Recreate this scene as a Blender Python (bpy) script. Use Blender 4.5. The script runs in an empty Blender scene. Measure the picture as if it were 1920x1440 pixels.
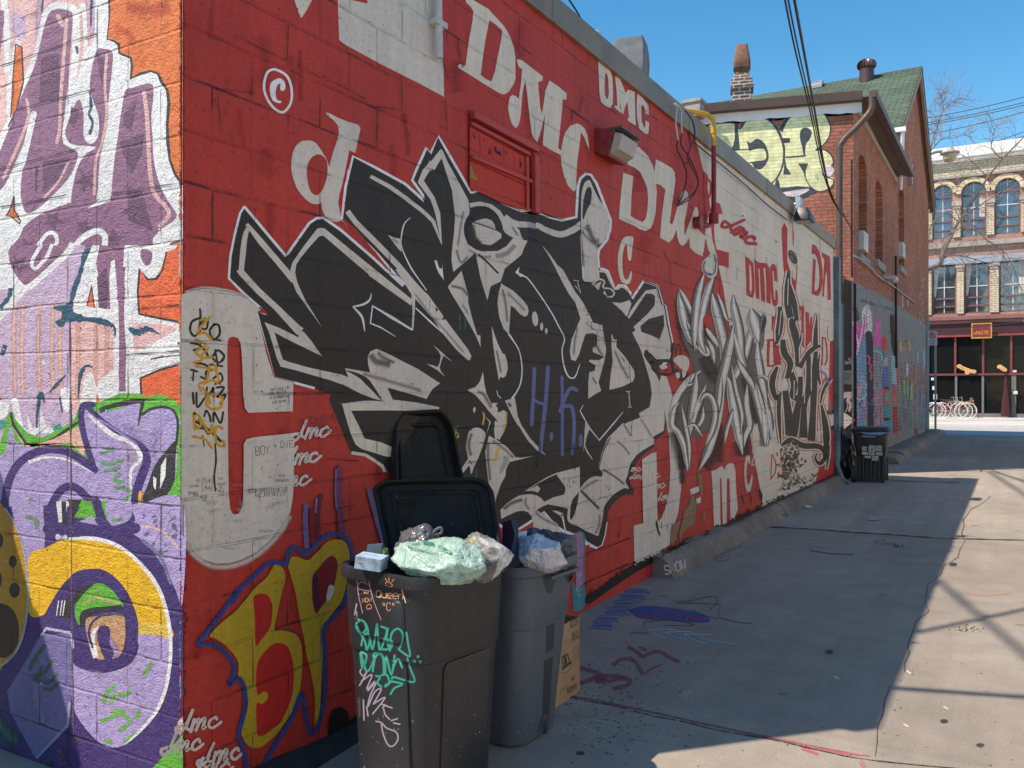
import bpy, bmesh, math, random
from mathutils import Vector, Matrix
random.seed(7)
S = bpy.context.scene
COL = S.collection

# ------------------------------------------------------------------ camera
FPX = 1600.0                      # focal length in photo pixels (1920 wide)
CX, CY0 = 960.0, 735.0            # principal column, horizon row
TH = math.atan((1900 - CX) / FPX) # the lane runs along +Y, the camera is turned left of it
CAM = Vector((2.70, 0.0, 1.60))
DV = Vector((-math.sin(TH), math.cos(TH), 0))
RV = Vector((math.cos(TH), math.sin(TH), 0))
cam = bpy.data.cameras.new('camera')
cam.sensor_fit = 'HORIZONTAL'; cam.sensor_width = 36; cam.lens = 36 * FPX / 1920
cam.shift_y = (CY0 - 720) / 1920.0
cam.clip_start = 0.05; cam.clip_end = 3000
camo = bpy.data.objects.new('camera', cam); COL.objects.link(camo)
camo.location = CAM; camo.rotation_euler = (math.pi / 2, 0, TH)
S.camera = camo

# ------------------------------------------------------------------ light
SUN_EL, SUN_AZ = 54.0, 43.0        # light travels towards +X (sin az) and +Y (cos az)
w = bpy.data.worlds.new('World'); S.world = w; w.use_nodes = True
nt = w.node_tree
bg = nt.nodes['Background']
sky = nt.nodes.new('ShaderNodeTexSky'); sky.sky_type = 'NISHITA'; sky.sun_disc = False
sky.sun_elevation = math.radians(SUN_EL)
sky.sun_rotation = math.radians(180 + SUN_AZ)
sky.air_density = 1.0; sky.dust_density = 0.0; sky.ozone_density = 1.0
hs = nt.nodes.new('ShaderNodeHueSaturation'); hs.inputs['Hue'].default_value = 0.492; hs.inputs['Saturation'].default_value = 1.44
nt.links.new(sky.outputs[0], hs.inputs['Color']); nt.links.new(hs.outputs[0], bg.inputs[0]); bg.inputs[1].default_value = 0.14
sl = bpy.data.lights.new('sun', 'SUN'); sl.energy = 3.9; sl.angle = math.radians(0.53)
sl.color = (1.0, 0.955, 0.89)
so = bpy.data.objects.new('sun', sl); COL.objects.link(so)
ld = Vector((math.sin(math.radians(SUN_AZ)) * math.cos(math.radians(SUN_EL)),
             math.cos(math.radians(SUN_AZ)) * math.cos(math.radians(SUN_EL)),
             -math.sin(math.radians(SUN_EL))))
so.rotation_euler = ld.to_track_quat('-Z', 'Y').to_euler()
so.location = (-10, -10, 20)
S.view_settings.view_transform = 'Standard'; S.view_settings.look = 'None'
S.view_settings.exposure = 0.62; S.view_settings.gamma = 1
S.view_settings.use_white_balance = True; S.view_settings.white_balance_temperature = 7500; S.view_settings.white_balance_tint = 16
S.render.engine = 'CYCLES'
S.cycles.transparent_max_bounces = 32
S.cycles.max_bounces = 8; S.cycles.diffuse_bounces = 5

# ------------------------------------------------------------------ pixel -> surface
def ray(x, y):
    return DV + RV * ((x - CX) / FPX) + Vector((0, 0, (CY0 - y) / FPX))
class Plane:
    """a real wall or floor plane: origin, normal, and where photo points fall on it"""
    def __init__(s, o, n): s.o = Vector(o); s.n = Vector(n).normalized()
    def at(s, x, y, off=0.0):
        d = ray(x, y); o = s.o + s.n * off
        t = (o - CAM).dot(s.n) / d.dot(s.n)
        return CAM + d * t
WALL = Plane((0, 0, 0), (1, 0, 0))
ENDW = Plane((0, 2.143, 0), (0, -1, 0))
GND = Plane((0, 0, 0), (0, 0, 1))
from mathutils.bvhtree import BVHTree
class Skin(Plane):
    """the curved surface of built objects, so that tags wrap round them"""
    def __init__(s, obs, M):
        vs = []; fs = []
        for o in obs:
            b = len(vs); vs += [M @ v.co for v in o.data.vertices]; fs += [[b+i for i in f.vertices] for f in o.data.polygons]
        s.b = BVHTree.FromPolygons(vs, fs); s.n = -DV; s.last = CAM + DV*3
    def at(s, x, y, off=0.0):
        d = ray(x, y).normalized(); h = s.b.ray_cast(CAM, d)
        if h[0] is None: s.last = CAM + d * (s.last - CAM).length; return s.last
        s.last = h[0] - d * (off + 0.0012); return s.last
def at_depth(x, y, z): return CAM + ray(x, y) * z

# ------------------------------------------------------------------ objects
def tag(o, label=None, cat=None, group=None, kind=None):
    if label: o['label'] = label
    if cat: o['category'] = cat
    if group: o['group'] = group
    if kind: o['kind'] = kind
    return o
def empty(name, loc=(0, 0, 0), rz=0, label=None, cat=None, group=None, parent=None):
    o = bpy.data.objects.new(name, None); COL.objects.link(o)
    o.location = loc; o.rotation_euler = (0, 0, rz); o.empty_display_size = 0.1
    if parent: o.parent = parent
    return tag(o, label, cat, group)
class MB:
    def __init__(s): s.v = []; s.f = []; s.smooth = []; s.c = []; s.mi = []
    def add(s, vs, fs, smooth=False, cols=None, mi=0):
        b = len(s.v); s.v += [tuple(v) for v in vs]
        s.c += cols if cols else [(1, 1, 1, 1)] * len(vs)
        for f in fs: s.f.append([b + i for i in f]); s.smooth.append(smooth); s.mi.append(mi)
    def box(s, a, b, mi=0):
        x0, y0, z0 = a; x1, y1, z1 = b
        x0, x1 = min(x0, x1), max(x0, x1); y0, y1 = min(y0, y1), max(y0, y1); z0, z1 = min(z0, z1), max(z0, z1)
        vs = [(x0,y0,z0),(x1,y0,z0),(x1,y1,z0),(x0,y1,z0),(x0,y0,z1),(x1,y0,z1),(x1,y1,z1),(x0,y1,z1)]
        s.add(vs, [(0,3,2,1),(4,5,6,7),(0,1,5,4),(1,2,6,5),(2,3,7,6),(3,0,4,7)], mi=mi)
    def obox(s, o, ax, ay, az, mi=0):
        """box from corner o along three vectors"""
        o, ax, ay, az = map(Vector, (o, ax, ay, az))
        vs = [o, o+ax, o+ax+ay, o+ay, o+az, o+ax+az, o+ax+ay+az, o+ay+az]
        fs = [(0,3,2,1),(4,5,6,7),(0,1,5,4),(1,2,6,5),(2,3,7,6),(3,0,4,7)]
        if ax.cross(ay).dot(az) < 0: fs = [tuple(reversed(f)) for f in fs]
        s.add(vs, fs, mi=mi)
    def tube(s, pts, r, n=8, smooth=True, cap=True, mi=0):
        pts = [Vector(p) for p in pts]
        rs = r if isinstance(r, (list, tuple)) else [r] * len(pts)
        vs = []; fs = []
        up = None
        for i, p in enumerate(pts):
            t = (pts[min(i+1, len(pts)-1)] - pts[max(i-1, 0)])
            if t.length < 1e-9: t = Vector((0, 0, 1))
            t.normalize()
            if up is None:
                up = Vector((0, 0, 1)) if abs(t.z) < 0.9 else Vector((1, 0, 0))
            a = t.cross(up)
            if a.length < 1e-6: a = t.orthogonal()
            a.normalize(); b = a.cross(t).normalized(); up = b
            for k in range(n):
                an = 2 * math.pi * k / n
                vs.append(p + (a * math.cos(an) + b * math.sin(an)) * rs[i])
        for i in range(len(pts) - 1):
            for k in range(n):
                k2 = (k + 1) % n
                fs.append((i*n+k, i*n+k2, (i+1)*n+k2, (i+1)*n+k))
        if cap:
            fs.append(tuple(range(n))[::-1]); fs.append(tuple((len(pts)-1)*n + k for k in range(n)))
        s.add(vs, fs, smooth, mi=mi)
    def cyl(s, a, b, r, n=16, mi=0): s.tube([a, b], r, n, True, True, mi)
    def loft(s, rings, smooth=True, cap0=True, cap1=True, closed=True, mi=0):
        n = len(rings[0]); vs = [p for r in rings for p in r]; fs = []
        for i in range(len(rings) - 1):
            for k in range(n if closed else n - 1):
                k2 = (k + 1) % n
                fs.append((i*n+k, i*n+k2, (i+1)*n+k2, (i+1)*n+k))
        if cap0: fs.append(tuple(range(n))[::-1])
        if cap1: fs.append(tuple((len(rings)-1)*n + k for k in range(n)))
        s.add(vs, fs, smooth, mi=mi)
    def build(s, name, mat, parent=None, bevel=0, sharp=35, fixn=True):
        me = bpy.data.meshes.new(name)
        me.from_pydata(s.v, [], s.f); me.update()
        me.polygons.foreach_set('use_smooth', s.smooth)
        for m in (mat if isinstance(mat, (list, tuple)) else [mat]): me.materials.append(m)
        me.polygons.foreach_set('material_index', s.mi)
        if fixn:
            bm = bmesh.new(); bm.from_mesh(me)
            bmesh.ops.recalc_face_normals(bm, faces=bm.faces); bm.to_mesh(me); bm.free()
        if any(s.smooth): me.set_sharp_from_angle(angle=math.radians(sharp))
        o = bpy.data.objects.new(name, me); COL.objects.link(o)
        if parent: o.parent = parent; o.matrix_parent_inverse = Matrix.Identity(4)
        if bevel:
            m = o.modifiers.new('bevel', 'BEVEL'); m.width = bevel; m.segments = 2; m.limit_method = 'ANGLE'
        return o
def rrect(cx, cy, wx, wy, r, z, n=6, rot=0.0, bulge=0.0):
    pts = []
    for qx, qy, a0 in ((1, 1, 0), (-1, 1, 90), (-1, -1, 180), (1, -1, 270)):
        for k in range(n + 1):
            a = math.radians(a0 + 90 * k / n)
            pts.append([qx * (wx/2 - r) + r * math.cos(a), qy * (wy/2 - r) + r * math.sin(a)])
    c, s = math.cos(rot), math.sin(rot)
    return [Vector((cx + p[0]*c - p[1]*s, cy + p[0]*s + p[1]*c, z)) for p in pts]

# ------------------------------------------------------------------ materials
def lin(c):
    c /= 255.0
    return c / 12.92 if c <= 0.04045 else ((c + 0.055) / 1.055) ** 2.4
def rgb(r, g, b, k=1.0): return tuple(min(0.9, lin(v) * k) for v in (r, g, b)) + (1.0,)
class NT:
    """small node-tree helper"""
    def __init__(s, name):
        s.m = bpy.data.materials.new(name); s.m.use_nodes = True
        s.t = s.m.node_tree; s.b = s.t.nodes['Principled BSDF']; s.out = s.t.nodes['Material Output']
    def n(s, kind, **kw):
        nd = s.t.nodes.new(kind)
        for k, v in kw.items():
            if k.startswith('i_'): nd.inputs[int(k[2:])].default_value = v
            else: setattr(nd, k, v)
        return nd
    def l(s, a, b): s.t.links.new(a, b)
    def math(s, op, a, b=None, clamp=False):
        nd = s.t.nodes.new('ShaderNodeMath'); nd.operation = op; nd.use_clamp = clamp
        for i, v in enumerate((a, b)):
            if v is None: continue
            if isinstance(v, (int, float)): nd.inputs[i].default_value = v
            else: s.l(v, nd.inputs[i])
        return nd.outputs[0]
    def mix(s, fac, a, b, blend='MIX'):
        nd = s.t.nodes.new('ShaderNodeMix'); nd.data_type = 'RGBA'; nd.blend_type = blend
        for i, v in ((0, fac), (6, a), (7, b)):
            if isinstance(v, (int, float)): nd.inputs[i].default_value = v
            elif isinstance(v, tuple): nd.inputs[i].default_value = v
            else: s.l(v, nd.inputs[i])
        return nd.outputs[2]
    def pos(s): return s.t.nodes.new('ShaderNodeNewGeometry').outputs['Position']
    def obj(s): return s.t.nodes.new('ShaderNodeTexCoord').outputs['Object']
    def mapv(s, vec, sc=(1, 1, 1), loc=(0, 0, 0), rot=(0, 0, 0)):
        nd = s.t.nodes.new('ShaderNodeMapping'); nd.inputs[3].default_value = sc
        nd.inputs[1].default_value = loc; nd.inputs[2].default_value = rot
        s.l(vec, nd.inputs[0]); return nd.outputs[0]
    def noise(s, vec, scale, detail=3, rough=0.55, dist=0.0):
        nd = s.t.nodes.new('ShaderNodeTexNoise'); nd.inputs['Scale'].default_value = scale
        nd.inputs['Detail'].default_value = detail; nd.inputs['Roughness'].default_value = rough
        nd.inputs['Distortion'].default_value = dist
        if vec is not None: s.l(vec, nd.inputs['Vector'])
        return nd.outputs['Fac']
    def ramp(s, fac, stops):
        nd = s.t.nodes.new('ShaderNodeValToRGB'); cr = nd.color_ramp
        while len(cr.elements) < len(stops): cr.elements.new(0.5)
        for e, (p, c) in zip(cr.elements, stops):
            e.position = p; e.color = c if isinstance(c, tuple) else (c, c, c, 1)
        s.l(fac, nd.inputs[0]); return nd.outputs[0]
    def smooth(s, v, lo, hi, olo=0.0, ohi=1.0):
        nd = s.t.nodes.new('ShaderNodeMapRange'); nd.interpolation_type = 'SMOOTHSTEP'
        s.l(v, nd.inputs[0])
        for i, q in zip((1, 2, 3, 4), (lo, hi, olo, ohi)): nd.inputs[i].default_value = q
        return nd.outputs[0]
    def bump(s, h, strength=0.3, dist=0.01, normal=None):
        nd = s.t.nodes.new('ShaderNodeBump'); nd.inputs['Strength'].default_value = strength
        nd.inputs['Distance'].default_value = dist; s.l(h, nd.inputs['Height'])
        if normal is not None: s.l(normal, nd.inputs['Normal'])
        return nd.outputs[0]
    def color(s, c):
        if isinstance(c, tuple): s.b.inputs['Base Color'].default_value = c
        else: s.l(c, s.b.inputs['Base Color'])
    def rough(s, r):
        if isinstance(r, (int, float)): s.b.inputs['Roughness'].default_value = r
        else: s.l(r, s.b.inputs['Roughness'])
    def normal(s, n): s.l(n, s.b.inputs['Normal'])
    def brickvec(s, kind, rot=0.0):
        """(horizontal, vertical) wall coordinates from the world position"""
        p = s.pos()
        if rot: 
            nd = s.t.nodes.new('ShaderNodeVectorRotate'); nd.rotation_type = 'Z_AXIS'
            nd.inputs['Angle'].default_value = rot; s.l(p, nd.inputs['Vector']); p = nd.outputs[0]
        sp = s.t.nodes.new('ShaderNodeSeparateXYZ'); s.l(p, sp.inputs[0])
        cb = s.t.nodes.new('ShaderNodeCombineXYZ')
        s.l(sp.outputs['Y' if kind == 'X' else 'X'], cb.inputs[0]); s.l(sp.outputs['Z'], cb.inputs[1])
        return cb.outputs[0]
    def brick(s, vec, bw, rh, mortar, c1=(1,1,1,1), c2=(.8,.8,.8,1), cm=(0,0,0,1), smooth=0.1, off=0.5, bias=0.0):
        nd = s.t.nodes.new('ShaderNodeTexBrick'); nd.offset = off
        s.l(vec, nd.inputs['Vector'])
        for k, v in (('Color1', c1), ('Color2', c2), ('Mortar', cm), ('Scale', 1.0), ('Mortar Size', mortar),
                     ('Mortar Smooth', smooth), ('Bias', bias), ('Brick Width', bw), ('Row Height', rh)):
            nd.inputs[k].default_value = v
        return nd
def simple(name, col, rough=0.6, metal=0.0, bump=0.0, bscale=60.0, var=0.12, vscale=4.0, spec=None):
    m = NT(name); p = m.obj()
    n1 = m.noise(p, vscale, 4); n2 = m.noise(p, vscale * 9, 3)
    k = m.math('ADD', m.math('MULTIPLY', n1, 0.65), m.math('MULTIPLY', n2, 0.35))
    lo = tuple(c * (1 - var * 2) for c in col[:3]) + (1,); hi = tuple(min(1, c * (1 + var * 2)) for c in col[:3]) + (1,)
    m.color(m.ramp(k, [(0.3, lo), (0.7, hi)]))
    m.rough(m.smooth(n2, 0.3, 0.7, max(0, rough - 0.08), min(1, rough + 0.1)))
    m.b.inputs['Metallic'].default_value = metal
    if spec is not None: m.b.inputs['Specular IOR Level'].default_value = spec
    if bump: m.normal(m.bump(m.noise(p, bscale, 4), bump, 0.004))
    return m.m

def block_relief(m, kind, grain=1.0, joint=1.0, rise=0.0):
    """relief and dirt of a painted block wall: uneven joints, roller stipple, cracks"""
    v = m.brickvec(kind)
    wob = m.noise(v, 2.2, 3)
    add = m.n('ShaderNodeVectorMath', operation='ADD')
    sc = m.n('ShaderNodeVectorMath', operation='SCALE'); sc.inputs['Scale'].default_value = 0.012
    nz = m.n('ShaderNodeTexNoise'); nz.inputs['Scale'].default_value = 5.0; m.l(v, nz.inputs['Vector'])
    m.l(nz.outputs['Color'], sc.inputs[0]); m.l(v, add.inputs[0]); m.l(sc.outputs[0], add.inputs[1])
    mp = m.mapv(add.outputs[0], loc=(0.11, rise, 0))
    br = m.brick(mp, 0.4, 0.2, 0.007, smooth=0.6)
    fac = br.outputs['Fac']
    mask = m.smooth(m.noise(v, 1.7, 2), 0.42, 0.62, 0.22, 1.0)
    jt = m.math('MULTIPLY', fac, mask)
    st = m.noise(v, 130.0, 3, 0.6); st2 = m.noise(v, 28.0, 3, 0.6)
    pits = m.smooth(m.noise(v, 60.0, 2, 0.5), 0.30, 0.36, 1.0, 0.0)
    big = m.noise(v, 3.0, 4)
    h = m.math('ADD', m.math('MULTIPLY', st, 0.55 * grain), m.math('MULTIPLY', st2, 0.8 * grain))
    h = m.math('ADD', h, m.math('MULTIPLY', big, 1.3))
    h = m.math('SUBTRACT', h, m.math('MULTIPLY', jt, 2.2 * joint))
    h = m.math('SUBTRACT', h, m.math('MULTIPLY', pits, 0.5 * grain))
    nrm = m.bump(h, 0.75, 0.006)
    # dark cracks only along some stretches of the joints
    cn = m.noise(m.mapv(v, (1, 1, 1), (3, 7, 0)), 2.6, 5, 0.7)
    cr = m.math('MULTIPLY', m.smooth(fac, 0.55, 0.95), m.smooth(cn, 0.50, 0.60))
    # weathering streaks that run down the wall, and blotches
    stn = m.noise(m.mapv(v, (6, 0.7, 1)), 2.0, 4, 0.6)
    blo = m.noise(v, 1.3, 5, 0.6)
    return v, nrm, cr, stn, blo, st2, pits
def wallpaint(name, col, kind, mural=False, grain=1.0, joint=1.0, var=0.10, rough=0.62, rise=0.0, crack=0.75):
    m = NT(name)
    v, nrm, cr, stn, blo, st2, pits = block_relief(m, kind, grain, joint, rise)
    if mural:
        at = m.n('ShaderNodeAttribute', attribute_name='Col'); base = at.outputs['Color']
    else: base = col
    k = m.math('ADD', m.math('MULTIPLY', m.smooth(blo, 0.3, 0.7, -1, 1), var * 0.6), m.math('MULTIPLY', m.smooth(stn, 0.3, 0.7, -1, 1), var * 0.5))
    k = m.math('ADD', m.math('ADD', k, m.math('MULTIPLY', m.smooth(st2, 0.3, 0.7, -1, 1), var * 0.4)), 1.0)
    k = m.math('SUBTRACT', k, m.math('MULTIPLY', pits, 0.22))
    sc = m.n('ShaderNodeVectorMath', operation='SCALE')
    if isinstance(base, tuple): sc.inputs[0].default_value = base[:3]
    else: m.l(base, sc.inputs[0])
    m.l(k, sc.inputs['Scale'])
    c = m.mix(m.math('MULTIPLY', cr, crack), sc.outputs[0], (0.03, 0.02, 0.018, 1))
    m.color(c); m.rough(rough); m.normal(nrm)
    m.b.inputs['Specular IOR Level'].default_value = 0.35
    if mural:
        sp = m.noise(v, 240.0, 2, 0.6)
        a = m.math('ADD', at.outputs['Alpha'], m.math('MULTIPLY', m.math('SUBTRACT', sp, 0.5), 0.7))
        a = m.smooth(a, 0.02, 0.95)
        full = m.smooth(at.outputs['Alpha'], 0.93, 0.99)
        a = m.math('MAXIMUM', a, full)
        none = m.smooth(at.outputs['Alpha'], 0.0, 0.06)
        a = m.math('MULTIPLY', a, none)
        m.l(a, m.b.inputs['Alpha'])
    return m.m

# ------------------------------------------------------------------ painted artwork
def catmull(pts, closed, seg=6):
    n = len(pts); out = []
    rng = range(n) if closed else range(n - 1)
    for i in rng:
        p0 = pts[(i-1) % n] if closed or i > 0 else pts[i]
        p1 = pts[i]; p2 = pts[(i+1) % n]
        p3 = pts[(i+2) % n] if closed or i + 2 < n else pts[i+1]
        for k in range(seg):
            t = k / seg
            out.append(tuple(0.5 * ((2*b) + (-a + c)*t + (2*a - 5*b + 4*c - d)*t*t + (-a + 3*b - 3*c + d)*t**3)
                             for a, b, c, d in zip(p0, p1, p2, p3)))
    if not closed: out.append(tuple(pts[-1]))
    return out
def parse(s):
    v = s.replace(',', ' ').split()
    return [(float(v[i]), float(v[i+1])) for i in range(0, len(v), 2)]
class Mural:
    """paint layers on a plane, traced as outlines; every layer lies a hair above the one below"""
    def __init__(s, plane, k=1.2, start=0.0008, step=0.000005, lim=None):
        s.p = plane; s.mb = MB(); s.off = start; s.step = step; s.k = k; s.T = (0, 0, 1); s.clip = lim; s.tint = (1, 1, 1); s.inc = 0.0
    def tile(s, ox, oy, sc): s.T = (ox, oy, sc); return s
    def px(s, p): return (s.T[0] + p[0] / s.T[2], s.T[1] + p[1] / s.T[2])
    def col(s, c):
        return tuple(min(0.86, lin(v) * s.k * t) for v, t in zip(c, s.tint))
    def _pt(s, p):
        x, y = s.px(p)
        if s.clip: x = min(max(x, s.clip[0]), s.clip[1])
        q = s.p.at(x, y, s.off)
        return q
    def poly(s, c, pts, smooth=False, wob=0.0):
        if isinstance(pts, str): pts = parse(pts)
        if smooth: pts = catmull(pts, True)
        if wob: pts = [(x + random.uniform(-wob, wob), y + random.uniform(-wob, wob)) for x, y in pts]
        s.off += s.step
        vs = [s._pt(p) for p in pts]
        s.mb.add(vs, [tuple(range(len(vs)))], False, [s.col(c) + (1.0,)] * len(vs))
    def sm(s, c, pts): s.poly(c, pts, True)
    def stroke(s, c, pts, w, smooth=True, cols=None, taper=(1, 1), alpha=None, seg=6, close=False, cap=True, wv=0.0):
        """ribbon; cols = list of colours across the width, alpha = list of alphas across"""
        if isinstance(pts, str): pts = parse(pts)
        if close: pts = catmull(pts, True, seg) if smooth else list(pts) + [pts[0]]
        elif smooth and len(pts) > 2: pts = catmull(pts, False, seg)
        if close: pts = pts + [pts[0]] if smooth else pts
        if alpha and not close and len(pts) < 5:
            q_ = []
            for a_, b_ in zip(pts, pts[1:]): q_ += [(a_[0]+(b_[0]-a_[0])*t_/4, a_[1]+(b_[1]-a_[1])*t_/4) for t_ in range(4)]
            pts = q_ + [pts[-1]]
        n = len(pts)
        s.off += s.step
        na = len(cols) if cols else (len(alpha) if alpha else 2)
        ws = w if isinstance(w, (list, tuple)) else None
        if cap and not close and not (isinstance(w, (list, tuple))) and taper == (1, 1) and n >= 2:
            # rounded ends
            def ext(a, b, q):
                dx, dy = a[0]-b[0], a[1]-b[1]; L = math.hypot(dx, dy) or 1
                return (a[0] + dx/L*w*0.5*q, a[1] + dy/L*w*0.5*q)
            a0, a1 = pts[0], pts[-1]
            pts = [ext(a0, pts[1], 1.0), ext(a0, pts[1], 0.75)] + pts + [ext(a1, pts[-2], 0.75), ext(a1, pts[-2], 1.0)]
            endw = {0: 0.25, 1: 0.72, len(pts)-2: 0.72, len(pts)-1: 0.25}
            n = len(pts)
        else: endw = {}
        vs = []; cs = []
        L = [0.0]
        for i in range(1, n): L.append(L[-1] + math.hypot(pts[i][0]-pts[i-1][0], pts[i][1]-pts[i-1][1]))
        tot = L[-1] or 1
        for i in range(n):
            s.off += s.inc
            a = pts[max(i-1, 0)]; b = pts[min(i+1, n-1)]
            if close:
                a = pts[i-1] if i > 0 else pts[n-2]; b = pts[i+1] if i < n-1 else pts[1]
            dx, dy = b[0]-a[0], b[1]-a[1]; q = math.hypot(dx, dy) or 1
            nx, ny = -dy/q, dx/q
            t = L[i] / tot
            if ws:
                f = t * (len(ws) - 1); j = min(int(f), len(ws) - 2); ww = ws[j] + (ws[j+1] - ws[j]) * (f - j)
            else:
                ww = w * (taper[0] + (taper[1] - taper[0]) * t) * endw.get(i, 1.0)
            if wv: ww *= 1 + random.uniform(-wv, wv)
            for k in range(na):
                e = (k / (na - 1) - 0.5) * ww
                vs.append(s._pt((pts[i][0] + nx*e, pts[i][1] + ny*e)))
                cc = s.col(cols[k]) if cols else s.col(c)
                al = alpha[k] if alpha else 1.0
                if alpha and not close and (i == 0 or i == n-1): al = 0.0
                cs.append(cc + (al,))
        fs = []
        for i in range(n - 1):
            for k in range(na - 1):
                fs.append((i*na+k, i*na+k+1, (i+1)*na+k+1, (i+1)*na+k))
        s.mb.add(vs, fs, False, cs)
    def soft(s, c, pts, w, a=0.75, smooth=True, close=False):
        s.stroke(c, pts, w, smooth, alpha=[0, a*0.58, a, a*0.58, 0], close=close, cap=False)
    def blob(s, c, x, y, rx, ry, a=0.7, rot=0.0, hard=False, n=20):
        """soft-edged spot"""
        s.off += s.step
        vs = [s._pt((x, y))]; cs = [s.col(c) + (a,)]
        for ring, al in ((0.5, a*0.8), (1.0, 0.0)) if not hard else ((1.0, 1.0),):
            for k in range(n):
                t = 2*math.pi*k/n
                px, py = rx*ring*math.cos(t), ry*ring*math.sin(t)
                vs.append(s._pt((x + px*math.cos(rot) - py*math.sin(rot), y + px*math.sin(rot) + py*math.cos(rot))))
                cs.append(s.col(c) + (al,))
        fs = [(0, 1+k, 1+(k+1) % n) for k in range(n)]
        if not hard: fs += [(1+k, 1+n+k, 1+n+(k+1) % n, 1+(k+1) % n) for k in range(n)]
        if hard: cs[0] = cs[0][:3] + (1.0,)
        s.mb.add(vs, fs, False, cs)
    def ell(s, c, x, y, rx, ry, rot=0.0): s.blob(c, x, y, rx, ry, 1.0, rot, True, 28)
    def text(s, c, txt, x, y, h, w, lw, ang=0.0, slant=0.0, jit=0.0, gap=0.28, shear=0.0):
        """single-stroke lettering; (x,y) lower-left in tile units, h cap height, w letter width"""
        ca, sa = math.cos(ang), math.sin(ang); cx = 0.0
        for ch in txt:
            if ch == ' ': cx += w * 0.8; continue
            for stt in GLYPH.get(ch, GLYPH['I']):
                pts = []
                for gx, gy in stt:
                    px = cx + gx*w + slant*gy*h + random.uniform(-jit, jit)*w
                    py = -gy*h + random.uniform(-jit, jit)*h + shear*px
                    pts.append((x + px*ca - py*sa, y + px*sa + py*ca))
                s.stroke(c, pts, lw, smooth=False, cap=True)
            cx += w * (1 + gap)
    def build(s, name, mat, parent):
        mb = s.mb
        me = bpy.data.meshes.new(name); me.from_pydata(mb.v, [], mb.f); me.update()
        ca = me.color_attributes.new('Col', 'FLOAT_COLOR', 'POINT')
        ca.data.foreach_set('color', [q for c in mb.c for q in c])
        me.materials.append(mat)
        bm = bmesh.new(); bm.from_mesh(me)
        rev = [f for f in bm.faces if f.normal.dot(s.p.n) < 0]
        bmesh.ops.reverse_faces(bm, faces=rev)
        bmesh.ops.triangulate(bm, faces=[f for f in bm.faces if len(f.verts) > 4])
        bm.to_mesh(me); bm.free()
        o = bpy.data.objects.new(name, me); COL.objects.link(o)
        if parent: o.parent = parent
        return o
_A = {}
def _g(ch, s): _A[ch] = [[tuple(int(q)/6.0 for q in p) for p in st.split()] for st in s.split('/')]
for ch, st in {
 'A':'00 36 60/12 52','B':'00 06 46 55 54 43 03/43 62 61 50 00','C':'65 46 26 05 01 20 40 61','D':'00 06 36 64 62 30 00',
 'E':'66 06 00 60/03 43','F':'66 06 00/03 43','G':'65 46 26 05 01 20 40 61 63 33','H':'06 00/66 60/03 63','I':'30 36',
 'J':'66 61 40 20 01','K':'06 00/66 03 60','L':'06 00 60','M':'00 06 33 66 60','N':'00 06 60 66','O':'26 05 01 20 40 61 65 46 26',
 'P':'00 06 46 65 64 43 03','Q':'26 05 01 20 40 61 65 46 26/42 60','R':'00 06 46 65 64 43 03/33 60','S':'65 46 16 05 04 13 53 62 61 50 10 01',
 'T':'06 66/36 30','U':'06 01 20 40 61 66','V':'06 30 66','W':'06 10 34 50 66','X':'06 60/00 66','Y':'06 33 66/33 30','Z':'06 66 00 60',
 '0':'26 05 01 20 40 61 65 46 26','1':'15 36 30','2':'05 26 46 64 00 60','3':'05 26 56 64 43 62 61 40 10 01','4':'50 56 02 62',
 '5':'66 06 04 44 62 61 40 00','6':'65 36 02 01 20 50 61 62 43 03','7':'06 66 20','8':'33 05 26 46 65 33 61 40 20 01 33','9':'01 30 64 65 46 16 04 13 63',
 '+':'31 35/13 53','-':'13 53','.':'30 31','"':'26 24/46 44','?':'05 26 56 64 33 32/30 30','&':'60 15 36 54 01 10 40 62',
 'e':'02 62 64 45 14 02 01 10 50','n':'00 04/03 24 44 63 60','u':'04 01 20 40 61/64 60','c':'63 44 24 02 01 20 50','m':'00 04/02 14 33 30/33 54 63 60',
 'd':'66 60/62 44 14 02 01 10 40 62','r':'00 04/02 24 54','a':'64 60/62 44 14 02 01 10 40 62','s':'64 14 03 52 60 00','i':'30 34/36 36','t':'36 31 50/14 54','o':'24 02 20 40 62 44 24','h':'00 06/03 24 54 60','k':'00 06/02 54/22 60',
 }.items(): _g(ch, st)
GLYPH = _A
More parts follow.
